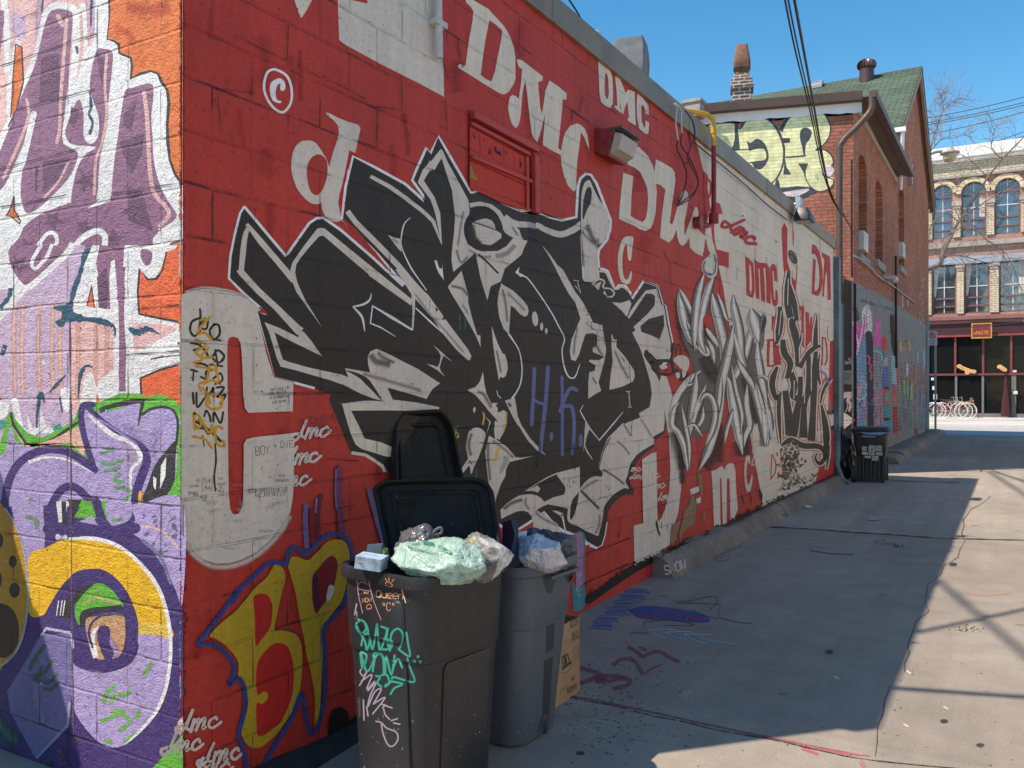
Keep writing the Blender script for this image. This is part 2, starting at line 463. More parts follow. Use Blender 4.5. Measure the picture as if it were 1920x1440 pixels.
# ================================================================== the place
def facade(mb, o, h, n, W, H, ops, depth=0.15, z0=0.0, mi=0, mir=0):
    """wall face with real openings; o origin, h horizontal direction, n outward normal; ops (h0,h1,z0,z1,rise)"""
    o = Vector(o); h = Vector(h).normalized(); n = Vector(n).normalized(); up = Vector((0, 0, 1))
    P = lambda a, z, d=0.0: o + h*a + up*z - n*d
    hs = sorted({0.0, W} | {v for q in ops for v in q[:2]}); zs = sorted({z0, H} | {v for q in ops for v in q[2:4]})
    for i in range(len(hs)-1):
        for j in range(len(zs)-1):
            a, b, c, d = hs[i], hs[i+1], zs[j], zs[j+1]
            m = ((a+b)/2, (c+d)/2)
            if any(q[0] < m[0] < q[1] and q[2] < m[1] < q[3] for q in ops): continue
            mb.add([P(a,c), P(b,c), P(b,d), P(a,d)], [(0,1,2,3)], mi=mi)
    for q in ops:
        a, b, c, d = q[:4]; rise = q[4] if len(q) > 4 else 0
        cm = (a+b)/2; r = (b-a)/2
        arc = []
        if rise:
            N = 12
            for k in range(N+1):
                t = math.pi * k / N
                arc.append((cm + r*math.cos(t), d - rise + rise*math.sin(t)))
            half = N//2
            mb.add([P(b, d)] + [P(*p) for p in arc[half::-1]][::-1], [tuple(range(half+2))], mi=mi)
            mb.add([P(a, d)] + [P(*p) for p in arc[half:]][::-1], [tuple(range(N-half+2))], mi=mi)
            prof = [(a, c), (b, c)] + arc
        else: prof = [(a, c), (b, c), (b, d), (a, d)]
        L = len(prof)
        vs = [P(*p) for p in prof] + [P(p[0], p[1], depth) for p in prof]
        mb.add(vs, [(k, (k+1) % L, L+(k+1) % L, L+k) for k in range(L)], mi=mir)

# ---- surfaces
def concrete_mat(name, c, big=0.10, stain=True):
    m = NT(name); p = m.pos()
    a = m.noise(p, 0.35, 5, 0.6); b = m.noise(p, 3.5, 5, 0.65); g = m.noise(p, 160, 2, 0.7); g2 = m.noise(p, 60, 2, 0.6)
    k = m.math('ADD', m.math('MULTIPLY', m.smooth(a, 0.3, 0.7, -1, 1), big), m.math('MULTIPLY', m.smooth(b, 0.3, 0.7, -1, 1), big * 0.7))
    k = m.math('ADD', m.math('ADD', k, m.math('MULTIPLY', m.smooth(g, 0.25, 0.75, -1, 1), 0.20)), 1.0)
    sc = m.n('ShaderNodeVectorMath', operation='SCALE'); sc.inputs[0].default_value = c[:3]; m.l(k, sc.inputs['Scale'])
    agg = m.smooth(m.noise(p, 95, 1, 0.5), 0.66, 0.72)
    c2 = m.mix(m.math('MULTIPLY', agg, 0.35), sc.outputs[0], (0.62, 0.58, 0.52, 1))
    dk = m.smooth(m.noise(p, 80, 1, 0.5), 0.30, 0.24)
    c3 = m.mix(m.math('MULTIPLY', dk, 0.45), c2, (0.07, 0.065, 0.06, 1))
    st = m.smooth(m.noise(m.mapv(p, (0.5, 2.0, 1)), 1.6, 4, 0.7), 0.56, 0.74)
    c4 = m.mix(m.math('MULTIPLY', st, 0.28), c3, (0.12, 0.10, 0.085, 1))
    gum = m.smooth(m.noise(p, 4.6, 0, 0.0), 0.815, 0.83)
    c5 = m.mix(m.math('MULTIPLY', gum, 0.45), c4, (0.05, 0.05, 0.05, 1))
    if name == 'lane_concrete':   # each poured slab has its own tone
        sp_ = m.t.nodes.new('ShaderNodeSeparateXYZ'); m.l(p, sp_.inputs[0])
        fl = m.math('FLOOR', m.math('DIVIDE', m.math('ADD', sp_.outputs['Y'], 2.1), 6.25)); wn = m.t.nodes.new('ShaderNodeTexWhiteNoise'); wn.noise_dimensions = '1D'; m.l(fl, wn.inputs['W'])
        sc5 = m.n('ShaderNodeVectorMath', operation='SCALE'); m.l(c5, sc5.inputs[0])
        ty = m.smooth(m.noise(m.mapv(p, (2.6, 0.12, 1)), 1.0, 4, .6), .3, .7, .88, 1.08)
        m.l(m.math('MULTIPLY', ty, m.smooth(wn.outputs['Value'], 0, 1, .90, 1.06)), sc5.inputs['Scale']); c5 = sc5.outputs[0]
    m.color(c5); m.rough(0.85)
    h = m.math('ADD', m.math('MULTIPLY', g, 0.5), m.math('MULTIPLY', g2, 0.5))
    m.normal(m.bump(h, 0.45, 0.004))
    return m.m
M_GROUND = concrete_mat('lane_concrete', (0.30, 0.262, 0.216), 0.13)
M_KERB = concrete_mat('kerb_concrete', (0.19, 0.16, 0.13), 0.3)
M_WALK = concrete_mat('pale_pavement', (0.55, 0.53, 0.49), 0.06)
M_ROAD = concrete_mat('street_asphalt', (0.40, 0.395, 0.38), 0.05)

def brick_mat(name, kind, c1, c2, cm, rot=0.0, bw=0.215, rh=0.075, ms=0.006, var=0.35, soot=0.25, streak=None):
    m = NT(name); v = m.brickvec(kind, rot)
    br = m.brick(v, bw, rh, ms, c1, c2, cm, 0.15)
    big = m.noise(v, 0.5, 5, 0.6); sm = m.noise(v, 14, 3, 0.6)
    k = m.math('ADD', m.math('MULTIPLY', m.smooth(big, 0.3, 0.7, -1, 1), var * 0.45), m.math('MULTIPLY', m.smooth(sm, 0.3, 0.7, -1, 1), var * 0.5))
    k = m.math('ADD', k, 1.0)
    sc = m.n('ShaderNodeVectorMath', operation='SCALE'); m.l(br.outputs['Color'], sc.inputs[0]); m.l(k, sc.inputs['Scale'])
    so_ = m.smooth(m.noise(m.mapv(v, (2.0, 0.4, 1)), 1.1, 4, 0.6), 0.5, 0.7)
    m.color(m.mix(m.math('MULTIPLY', so_, soot), sc.outputs[0], (0.05, 0.035, 0.03, 1)))
    m.rough(0.85)
    h = m.math('SUBTRACT', m.math('MULTIPLY', sm, 0.6), m.math('MULTIPLY', br.outputs['Fac'], 1.2))
    m.normal(m.bump(h, 0.8, 0.006))
    return m.m
HF_DIR = Vector((-0.962, -0.272, 0)).normalized(); HF_N = Vector((0.272, -0.962, 0)).normalized()
HF_ROT = math.atan2(-HF_DIR.y, -HF_DIR.x)  # the skewed brick front turned back onto X
M_BRICK_SIDE = brick_mat('red_brick_lane_side', 'X', (0.52, 0.18, 0.088, 1), (0.36, 0.105, 0.055, 1), (0.10, 0.07, 0.055, 1), soot=0.3)
M_BRICK_FRONT = brick_mat('salmon_brick_front', 'Y', (0.50, 0.18, 0.11, 1), (0.39, 0.125, 0.08, 1), (0.14, 0.10, 0.085, 1), rot=-HF_ROT, soot=0.12, rh=0.07, bw=0.23)
M_BRICK_SHOP = brick_mat('shop_red_brick', 'Y', (0.42, 0.215, 0.165, 1), (0.33, 0.15, 0.12, 1), (0.36, 0.31, 0.27, 1), rh=0.1, bw=0.3, ms=0.012, soot=0.1)
M_BRICK_BUFF = brick_mat('shop_buff_brick', 'Y', (0.62, 0.54, 0.40, 1), (0.53, 0.45, 0.32, 1), (0.24, 0.19, 0.14, 1), rh=0.13, bw=0.4, ms=0.014, soot=0.05, var=0.15)
M_RED = wallpaint('red_block_paint', (0.53, 0.046, 0.032), 'X', crack=0.85, var=0.16)
M_MURAL = wallpaint('lane_mural_paint', None, 'X', mural=True, var=0.12, crack=0.4)
M_MURALW = wallpaint('end_mural_paint', None, 'Y', mural=True, grain=3.4, var=0.13, rise=0.026, joint=1.3)
M_ENDBASE = wallpaint('end_wall_paint', (0.62, 0.20, 0.08), 'Y', grain=1.5, rise=0.026)
M_COPING = simple('brown_metal_coping', (0.26, 0.185, 0.12, 1), 0.45, 0.25, var=0.22, vscale=1.2)
M_BROWN = simple('brown_trim', (0.085, 0.052, 0.042, 1), 0.5, var=0.12, vscale=2)
M_WHITE = simple('white_trim', (0.72, 0.74, 0.76, 1), 0.5, var=0.05, vscale=2)
M_GREYMET = simple('grey_metal', (0.30, 0.31, 0.32, 1), 0.4, 0.4, var=0.1, vscale=3)
M_DARK = simple('dark_interior', (0.02, 0.022, 0.025, 1), 0.6)
M_BLUEEDGE = simple('blue_flashing', (0.035, 0.10, 0.20, 1), 0.4, 0.2)
M_STONE = simple('grey_stone', (0.33, 0.30, 0.27, 1), 0.85, bump=0.5, bscale=20, var=0.15)
def glass_mat(name, tint, r=0.06, ior=1.9):
    m = NT(name); p = m.pos()
    m.color(tint); m.rough(r); m.b.inputs['Metallic'].default_value = 0.0
    m.b.inputs['Specular IOR Level'].default_value = 1.0; m.b.inputs['IOR'].default_value = ior
    m.normal(m.bump(m.noise(p, 0.9, 2), 0.25, 0.03)); return m.m
M_GLASS = glass_mat('window_glass', (0.035, 0.05, 0.07, 1))
M_SHOPGLASS = glass_mat('shop_glass', (0.010, 0.011, 0.012, 1), ior=1.25); M_SHOPGLASS.node_tree.nodes['Principled BSDF'].inputs['Specular IOR Level'].default_value = 0.4

# ---- ground: one sheet, the street, pavements
def sheet(name, pts, z, mat, kind='structure'):
    mb = MB(); mb.add([(x, y, z) for x, y in pts], [tuple(range(len(pts)))])
    return tag(mb.build(name, mat, fixn=False), kind=kind)
ground = sheet('ground', [(-400, -200), (400, -200), (400, 900), (-400, 900)], 0, M_GROUND)
sheet('street', [(-80, 36.2), (80, 36.2), (80, 44.5), (-80, 44.5)], 0.004, M_ROAD)
mb = MB(); mb.box((-80, 44.5, -0.1), (80, 57.2, 0.13))
tag(mb.build('pavement', M_WALK, bevel=0.02), kind='structure')

# ---- painted block building
GH = 4.09
garage = empty('block_building', (0, 2.143, 0), 0, 'single storey block building painted red and cream with graffiti murals', 'building')
def gb(mb, name, mat, parent=None, **k):
    o = mb.build(name, mat, parent or garage, **k)
    if parent is None: o.location = (0, -2.143, 0)
    return o
mb = MB()
# lane wall with the recessed opening of the boarded window
WY0, WY1 = WALL.at(883, 300).y, WALL.at(1003, 300).y
WZ1, WZ0 = WALL.at(940, 236).z, WALL.at(1003, 455).z
facade(mb, (0, 2.143, 0), (0, 1, 0), (1, 0, 0), 15.6 - 2.143, GH, [], 0.1)
mb.box((-0.25, 2.143, 0), (-0.02, 15.6, GH)); 
lane_wall = gb(mb, 'lane_wall', M_RED)
mb = MB(); mb.box((-7.5, 2.145, 0), (-0.25, 2.35, GH + 0.16)); mb.box((-7.5, 15.35, 0), (-0.25, 15.6, GH)); mb.box((-7.5, 2.35, 0), (-7.3, 15.35, GH))
end_wall = gb(mb, 'end_wall', M_ENDBASE)
mb = MB(); mb.box((-7.3, 2.35, GH - 0.3), (-0.25, 15.35, GH - 0.1)); gb(mb, 'roof', simple('roof_felt', (0.08, 0.08, 0.085, 1), 0.9))
mb = MB()
ys = [2.10, 5.1, 7.9, 10.9, 13.4, 15.68]
for a, b in zip(ys, ys[1:]):
    mb.box((-0.30, a + 0.004, GH), (0.035, b - 0.004, GH + 0.19))
    mb.box((-0.30, b - 0.03, GH + 0.003), (0.04, b + 0.03 if b < 15.6 else b, GH + 0.195))
gb(mb, 'coping', M_COPING, bevel=0.006)
mb = MB(); mb.box((-0.55, 4.2, GH), (-0.40, 11.5, GH + 0.30)); gb(mb, 'rear_flashing', M_BLUEEDGE)

# kerb that runs along the wall foot, broken and worn
def kerbstrip(name, segs, h, wtop, wfoot, mat, label, x0=0.0, wob=0.012, parent=None):
    mb = MB()
    for (a, b, hh) in segs:
        n = max(3, int((b - a) / 0.18)); rings = []
        for i in range(n + 1):
            y = a + (b - a) * i / n; e = random.uniform(-wob, wob); e2 = random.uniform(-wob, wob)
            H = hh + random.uniform(-wob, wob) * 0.7
            rings.append([Vector((x0 - 0.005, y, -0.05)), Vector((x0 - 0.005, y, H + 0.01)), Vector((x0 + wtop*0.6, y, H + 0.004)),
                          Vector((x0 + wtop + e, y, H - 0.02)), Vector((x0 + wtop + 0.03 + e, y, H - 0.055)),
                          Vector((x0 + wfoot + e2, y, 0.0)), Vector((x0 + wfoot + e2, y, -0.05))])
        mb.loft(rings, True)
    o = mb.build(name, mat, parent, sharp=50)
    return tag(o, label, 'kerb')
kerbstrip('kerb', [(7.0, 8.9, 0.17), (8.92, 11.2, 0.155), (11.22, 13.4, 0.16), (13.42, 15.9, 0.15)], 0.16, 0.12, 0.20, M_KERB,
          'long worn concrete kerb along the foot of the red and cream mural wall')
kerbstrip('kerb', [(4.62, 5.02, 0.20)], 0.2, 0.14, 0.2, M_KERB, 'short concrete kerb stub beside the cardboard box', wob=0.02)
kerbstrip('kerb', [(2.2, 3.4, 0.035)], 0.035, 0.12, 0.22, simple('tarred_kerb', (0.03, 0.028, 0.026, 1), 0.8,  var=0.3, vscale=9, bump=0.6, bscale=40),
          'black tarred kerb between the wall and the dark grey bin', wob=0.02)
kerbstrip('kerb', [(20.6, 22.0, 0.14), (22.05, 26.0, 0.2), (26.05, 30.6, 0.2), (30.65, 35.9, 0.2)], 0.16, 0.42, 0.52, M_KERB,
          'rounded concrete kerb along the foot of the brick house', wob=0.02)

# ---- brick house beyond
HY0, HY1, HY2 = 17.8, 24.8, 35.0
HZ = 7.28
house = empty('brick_house', (0, HY0, 0), 0, 'red brick house with green shingled gable and yellow lettering on its front', 'building')
def hb(mb, name, mat, parent=None, **k):
    o = mb.build(name, mat, parent or house, **k)
    if parent is None: o.location = (0, -HY0, 0)
    return o
HF = Plane((0, HY0, 0), HF_N)
mb = MB(); A = Vector((0, HY0, 0)); Bp = A + HF_DIR * 8
facade(mb, Bp, -HF_DIR, HF_N, 8.0, HZ - 0.25, [], 0.1)
mb.add([Bp, Bp + Vector((0, 9.9, 0)), Bp + Vector((0, 9.9, HZ-.25)), Bp + Vector((0, 0, HZ-.25))], [(0,1,2,3)])
front_wall = hb(mb, 'front_wall', M_BRICK_FRONT, fixn=False)
# lane side with tall window recesses
def wr(x0, x1, yt, yb):
    a = WALL.at(x0, yt).y; b = WALL.at(x1, yt).y; xm = (x0+x1)/2
    return (a - HY0, b - HY0, WALL.at(xm, yb).z, WALL.at(xm, yt).z, 0.25)
ops = [wr(1610, 1625, 292, 482), wr(1641.5, 1655, 340, 492), wr(1685, 1695, 346, 502)]
mb = MB()
ops1 = [q for q in ops if q[1] < HY1 - HY0]; ops2 = [q for q in ops if q[1] >= HY1 - HY0]
facade(mb, (0, HY0, 0), (0, 1, 0), (1, 0, 0), HY1 - HY0, HZ, ops1, 0.28)
facade(mb, (0, HY1, 0), (0, 1, 0), (1, 0, 0), HY2 - HY1, 8.7, [(q[0]-(HY1-HY0), q[1]-(HY1-HY0)) + q[2:] for q in ops2], 0.28)
mb.add([(0, HY1, 8.7), (0, HY2, 8.7), (0, (HY1+HY2)/2, 11.75)], [(0,1,2)])
mb.add([(0, HY2, 0), (-9, HY2, 0), (-9, HY2, 8.7), (0, HY2, 8.7)], [(0,1,2,3)])
mb.add([(-9, HY1, 0), (0, HY1, 0), (0, HY1, 8.7), (-9, HY1, 8.7)], [(0,1,2,3)])
side_wall = hb(mb, 'side_wall', M_BRICK_SIDE, fixn=False)
mb = MB()
for q in ops:
    mb = MB(); mb.box((-0.27, HY0 + q[0], q[2]), (-0.24, HY0 + q[1], q[3])); hb(mb, 'window', M_GLASS)
mb = MB()
for q in ops: mb = MB(); mb.box((-0.06, HY0 + q[0] - 0.06, q[2] - 0.17), (0.07, HY0 + q[1] + 0.06, q[2] - 0.005)); hb(mb, 'window_sill', M_STONE)
# window air conditioners
for (x0, x1, y0, y1) in ((1616, 1626, 432, 467), (1690, 1700, 453, 480)):
    a = WALL.at(x0, y0).y; b = WALL.at(x1, y0).y; z1 = WALL.at(x0, y0).z; z0 = WALL.at(x0, y1).z
    mb = MB(); mb.box((-0.2, a, z0), (0.04, min(b, a+0.62), z1))
    for k in range(5):
        zz = z0 + (z1-z0)*(k+1)/6; mb.box((0.041, a+0.05, zz-0.01), (0.046, min(b, a+.62)-0.05, zz+0.01))
    o = mb.build('air_conditioner', simple('ac_white', (0.6, 0.6, 0.56, 1), 0.5)); 
    tag(o, 'white window air conditioner nearest the front corner of the brick house' if x0 < 1650 else 'white box air conditioner under the far tall window of the brick house', 'air conditioner')
# shingled roof
def shingle():
    m = NT('green_shingles'); v = m.obj(); sp = m.t.nodes.new('ShaderNodeSeparateXYZ'); m.l(v, sp.inputs[0])
    cb = m.t.nodes.new('ShaderNodeCombineXYZ'); m.l(sp.outputs['X'], cb.inputs[0]); m.l(m.math('MULTIPLY', sp.outputs['Z'], 1.7), cb.inputs[1])
    br = m.brick(cb.outputs[0], 0.33, 0.16, 0.016, (0.085, 0.125, 0.08, 1), (0.06, 0.095, 0.06, 1), (0.02, 0.03, 0.02, 1), 0.3)
    n = m.noise(v, 1.2, 4); k = m.smooth(n, 0.3, 0.7, 0.8, 1.2)
    sc = m.n('ShaderNodeVectorMath', operation='SCALE'); m.l(br.outputs['Color'], sc.inputs[0]); m.l(k, sc.inputs['Scale'])
    m.color(sc.outputs[0]); m.rough(0.9); m.normal(m.bump(m.math('SUBTRACT', 1.0, br.outputs['Fac']), 0.6, 0.01)); return m.m
M_SHING = shingle()
YM = (HY1 + HY2) / 2; OV = 0.5; slope = 3.1 / ((HY2 - HY1) / 2)
for s_, nm in ((-1, 'front_roof'), (1, 'rear_roof')):
    mb = MB(); ye = YM + s_ * ((HY2-HY1)/2 + OV); ze = 11.86 - slope * ((HY2-HY1)/2 + OV)
    mb.obox((-9.5, YM, 11.86), (9.72, 0, 0), (0, ye - YM, ze - 11.86), (0, 0, 0.07))
    hb(mb, nm, M_SHING)
    mb = MB()   # barge board and soffit under the rake
    mb.obox((0.12, YM, 11.60), (0.08, 0, 0), (0, ye - YM, ze - 11.86), (0, 0, 0.255))
    hb(mb, 'bargeboard', simple('taupe_board', (0.30, 0.20, 0.15, 1), 0.6))
    mb = MB(); mb.obox((0.0, YM, 11.71), (0.12, 0, 0), (0, ye - YM, ze - 11.86), (0, 0, 0.03))
    hb(mb, 'soffit', simple('soffit_board', (0.22, 0.16, 0.13, 1), 0.7))
# front eave gutter of the gable and its pipe
mb = MB(); ye = HY1 - OV; ze = 11.86 - slope * ((HY2-HY1)/2 + OV)
mb.box((-9, ye - 0.12, ze - 0.10), (0.30, ye, ze + 0.02)); mb.tube([(0.22, ye - 0.05, ze - 0.1), (0.20, ye+0.05, ze - 0.5), (0.12, HY1 - 0.1, ze - 1.5)], 0.05)
hb(mb, 'gutter', M_WHITE)
# annex roof, trim and gutter along the lane
mb = MB(); mb.box((-8.2, HY0 - 2.6, HZ - 0.25), (-0.02, HY1, HZ - 0.1))
mb2 = MB(); mb2.obox(A + Vector((0, 0, HZ - 0.25)) + HF_N*0.0, HF_DIR*8, -HF_N*0.2, (0, 0, 0.01))
o_ = A - HF_DIR*0.15
mbt = MB(); mbt.obox(o_ + HF_N*0.02 + Vector((0,0,HZ - 0.02)), HF_DIR*8, HF_N*0.14, (0,0,0.19)); hb(mbt, 'fascia', M_BROWN, bevel=0.01)
mbt = MB()
N = 60
for i in range(N):     # torn white membrane hanging under the fascia
    a, b = 8.0*i/N, 8.0*(i+1)/N
    da = 0.19 + 0.012*math.sin(i*0.9) + 0.012*math.sin(i*2.3); db = 0.19 + 0.012*math.sin((i+1)*0.9) + 0.012*math.sin((i+1)*2.3)
    p0 = o_ + HF_N*0.02 + HF_DIR*a; p1 = o_ + HF_N*0.02 + HF_DIR*b
    z = HZ - 0.02
    mbt.add([p0+Vector((0,0,z)), p1+Vector((0,0,z)), p1+Vector((0,0,z-db)), p0+Vector((0,0,z-da))], [(0,1,2,3)], True)
hb(mbt, 'white_membrane', M_WHITE, fixn=False)
mb = MB(); mb.add([A + Vector((-0.1,.1,HZ+.12)), A+HF_DIR*8+Vector((0,0,HZ+.12)), Vector((-8, HY1, HZ+.55)), Vector((0.1, HY1, HZ+.1))], [(0,1,2,3)])
hb(mb, 'annex_roof', simple('annex_felt', (0.07,0.06,0.06,1), 0.9), fixn=False)
mb = MB()
mb.box((0.30, HY0 - 0.15, HZ - 0.02), (0.44, HY1 - 0.1, HZ + 0.13)); mb.box((0.03, HY0 - 0.1, HZ + 0.02), (0.30, HY1 - 0.1, HZ + 0.05))
hb(mb, 'eave_gutter', M_BROWN, bevel=0.01)
mb = MB(); mb.box((0.0, HY0, HZ - 0.14), (0.05, HY1 - 0.1, HZ - 0.0)); hb(mb, 'eave_board', simple('eave_light', (0.4, 0.33, 0.28, 1), 0.6))
# brown downpipe at the corner
def catm(p, seg):
    o_ = []
    for i in range(len(p)-1):
        p0 = p[max(i-1, 0)]; p1 = p[i]; p2 = p[i+1]; p3 = p[min(i+2, len(p)-1)]
        for k in range(seg): t = k/seg; o_.append(0.5*((2*p1) + (p2-p0)*t + (2*p0-5*p1+4*p2-p3)*t*t + (-p0+3*p1-3*p2+p3)*t**3))
    return o_ + [p[-1]]
c = at_depth
mb = MB(); Zd = 16.9
pts = [A + Vector((0.34, -0.10, HZ + 0.0)), A + Vector((0.33, -0.12, HZ - 0.25)), A + Vector((0.10, -0.2, HZ - 0.55)), A + Vector((-0.16, -0.32, HZ - 0.85)),
       A + Vector((-0.2, -0.34, HZ - 1.2)), A + Vector((-0.2, -0.34, 3.3))]
mb.tube(catm(pts, 5), 0.062, 12); hb(mb, 'downpipe', M_BROWN)
mb = MB(); mb.tube([A + Vector((-0.2, -0.34, 3.3)), A + Vector((-0.2, -0.34, 0.2)), A + Vector((-0.12, -0.5, 0.05))], 0.075, 10)
hb(mb, 'downpipe_foot', simple('teal_pipe', (0.10, 0.17, 0.20, 1), 0.4, 0.3))

# ---- roof things
def chimney_rough(px, py, wpx, hpx, z):
    p = at_depth(px, py + hpx, z); s_ = wpx / FPX * z; H = hpx / FPX * z
    root = empty('chimney', p, TH*0.4, 'lumpy grey rendered chimney on the roof of the block building', 'chimney')
    mb = MB(); random.seed(3)
    rings = []
    for i in range(9):
        t = i / 8; w_ = s_ * (0.80 if t < 0.62 else (0.98 if t < 0.93 else 0.86))
        rings.append([Vector((q.x*(1+random.uniform(-.05,.05)), q.y*(1+random.uniform(-.05,.05)), q.z + random.uniform(-.01,.01))) for q in rrect(0, 0, w_, w_*0.9, 0.02, -0.5 + (H+0.5)*t if i else -0.6, 3)])
    mb.loft(rings, True)
    mb.build('stack', simple('grey_render', (0.17, 0.18, 0.20, 1), 0.9, bump=1.0, bscale=9, var=0.2), root, sharp=25)
chimney_rough(1183, 78, 62, 70, 9.0)
root = empty('chimney', at_depth(1391, 185, 17.5), math.radians(16), 'old brick chimney with broken clay pot above the brown fascia', 'chimney')
mb = MB(); k_ = 17.5 / FPX
mb.box((-17*k_, -17*k_, -0.5), (17*k_, 17*k_, 24*k_)); mb.box((-21*k_, -21*k_, 14*k_), (21*k_, 21*k_, 22*k_)); mb.box((-19*k_, -19*k_, 22.2*k_), (19*k_, 19*k_, 34*k_)); mb.box((-14*k_, -14*k_, 34.1*k_), (14*k_, 14*k_, 43*k_))
mb.build('brick_stack', brick_mat('sooty_brick', 'Y', (0.16, 0.09, 0.06, 1), (0.07, 0.045, 0.04, 1), (0.45, 0.42, 0.38, 1), ms=0.014, rh=0.07, bw=0.2), root, bevel=0.01)
mb = MB(); random.seed(5)
rings = []
for z_, w_ in ((41, 24), (48, 22), (55, 31), (66, 31), (78, 28), (88, 24), (99, 21)):
    rings.append([q for q in rrect(0, 0, w_*k_, w_*k_*0.9, w_*k_*0.18, z_*k_, 3)])
mb.loft(rings, True, sharp) if False else mb.loft(rings, True)
mb.build('clay_pot', simple('old_clay', (0.20, 0.10, 0.065, 1), 0.85, var=0.42, vscale=2.2, bump=0.4), root, sharp=30)
mb = MB(); p = at_depth(1297, 200, 17.0); mb.box((p.x-0.17, p.y, p.z-0.2), (p.x+0.17, p.y+0.3, p.z+0.12))
mb.box((p.x-0.21, p.y-0.03, p.z+0.08), (p.x+0.2, p.y+0.33, p.z+0.15))
tag(mb.build('chimney_stub', M_STONE, bevel=0.01), 'low pale stone chimney stub at the left end of the brown fascia', 'chimney')
# turbine vent, roof box, on the green slope
def on_front_roof(x, y):
    pl = Plane((0, YM, 11.93), (0, -slope, 1.0)); return pl.at(x, y)
p = on_front_roof(1625, 150)
root = empty('turbine_vent', p, 0, 'brown turbine vent with curved vanes on the green shingle roof', 'roof vent')
k_ = (Vector(p) - CAM).dot(DV) / FPX
mb = MB(); mb.cyl((0, 0, -0.4), (0, 0, 19*k_), 13*k_, 20); mb.build('collar', simple('vent_brown', (0.11, 0.06, 0.055, 1), 0.4, 0.5), root)
mb = MB()
for j in range(22):
    a0 = 2*math.pi*j/22
    prof = [(11.5, 19), (16.5, 23), (17.5, 28), (15, 34), (8, 38), (1, 39)]
    vs = []
    for (r_, z_) in prof:
        for da in (0.0, 0.26):
            rr = r_ * (1.0 if da else 0.86)
            vs.append((rr*k_*math.cos(a0+da), rr*k_*math.sin(a0+da), z_*k_))
    mb.add(vs, [(2*i, 2*i+1, 2*i+3, 2*i+2) for i in range(len(prof)-1)], True)
mb.build('vanes', simple('vane_brown', (0.16, 0.08, 0.075, 1), 0.3, 0.6), root)
p = on_front_roof(1532, 164); 
mb = MB(); k_ = 26/FPX; mb.obox(p + Vector((-11*k_, -.1, -0.05)), (22*k_, 0, 0), (0, .3, .2), (0, 0, 9*k_)); 
tag(mb.build('roof_vent_box', M_GREYMET, bevel=0.02), 'small pale metal box vent near the ridge of the green roof', 'roof vent')

# ---- shop building across the street
SP = Plane((0, 57.2, 0), (0, -1, 0))
shop = empty('shop_building', (20, 57.2, 0), 0, 'three storey brick building with arched windows over a maroon shop front', 'building')
def sb(mb, name, mat, parent=None, **k):
    o = mb.build(name, mat, parent or shop, **k)
    if parent is None: o.location = (-20, -57.2, 0)
    return o
X0S, X1S = SP.at(1560, 700).x, SP.at(1920, 700).x + 9
def sx(x, y=500): return SP.at(x, y).x
def sz(x, y): return SP.at(x, y).z
ZTOP = sz(1840, 272); ZW1 = sz(1840, 294)
row1 = [(1749, 1786, 349, 444), (1802.5, 1849, 342, 443), (1865.5, 1913, 333, 438), (1950, 2005, 322, 430)]
row2 = [(1748, 1792.5, 497, 589), (1808.5, 1855, 492, 586), (1874, 1925, 486, 581), (1950, 2008, 480, 576)]
zA0, zA1 = sz(1826, 443), sz(1826, 341); zB0, zB1 = sz(1831, 587), sz(1831, 491)
wnd = []
for (a, b, t, u) in row1: wnd.append((sx(a), sx(b), zA0, zA1, (sx(b)-sx(a))/2))
for (a, b, t, u) in row2: wnd.append((sx(a), sx(b), zB0, zB1, 0))
extra = []
for k in range(1, 5):
    dx = 2.05*k
    extra.append((wnd[0][0]-dx, wnd[0][0]-dx+1.25, zA0, zA1, 0.62)); extra.append((wnd[0][0]-dx, wnd[0][0]-dx+1.25, zB0, zB1, 0))
ZG = sz(1830, 600)
mb = MB()
facade(mb, (X0S, 57.2, 0), (1, 0, 0), (0, -1, 0), X1S - X0S, ZTOP - 0.1, [(q[0]-X0S, q[1]-X0S) + q[2:] for q in wnd + extra], 0.3, z0=ZG)
sb(mb, 'brick_wall', M_BRICK_SHOP, fixn=False)
mb = MB(); mb.box((X0S, 57.5, 0), (X1S, 70, ZTOP-0.2)); sb(mb, 'core', M_DARK)
zz = lambda y: sz(1840, y)
mb = MB(); mb.box((X0S, 56.75, ZW1), (X1S, 57.6, ZTOP)); mb.box((X0S, 56.9, zz(300)), (X1S, 57.18, ZW1-0.01)); sb(mb, 'white_cornice', simple('cornice_white', (0.78, 0.77, 0.73, 1), 0.7, var=0.06, vscale=1), bevel=0.03)
mb = MB(); mb.box((X0S, 57.14, zz(324)), (X1S, 57.19, zz(300)-0.01)); sb(mb, 'buff_band', M_BRICK_BUFF)
mb = MB(); mb.box((X0S, 56.98, zz(330)), (X1S, 57.19, zz(325))); mb.box((X0S, 57.0, zz(461)), (X1S, 57.19, zz(452))); sb(mb, 'string_course', M_STONE, bevel=0.02)
mb = MB(); mb.box((X0S, 56.95, zz(493)), (X1S, 57.19, zz(480))); sb(mb, 'blue_lintel', simple('lintel_blue', (0.30, 0.34, 0.40, 1), 0.7))
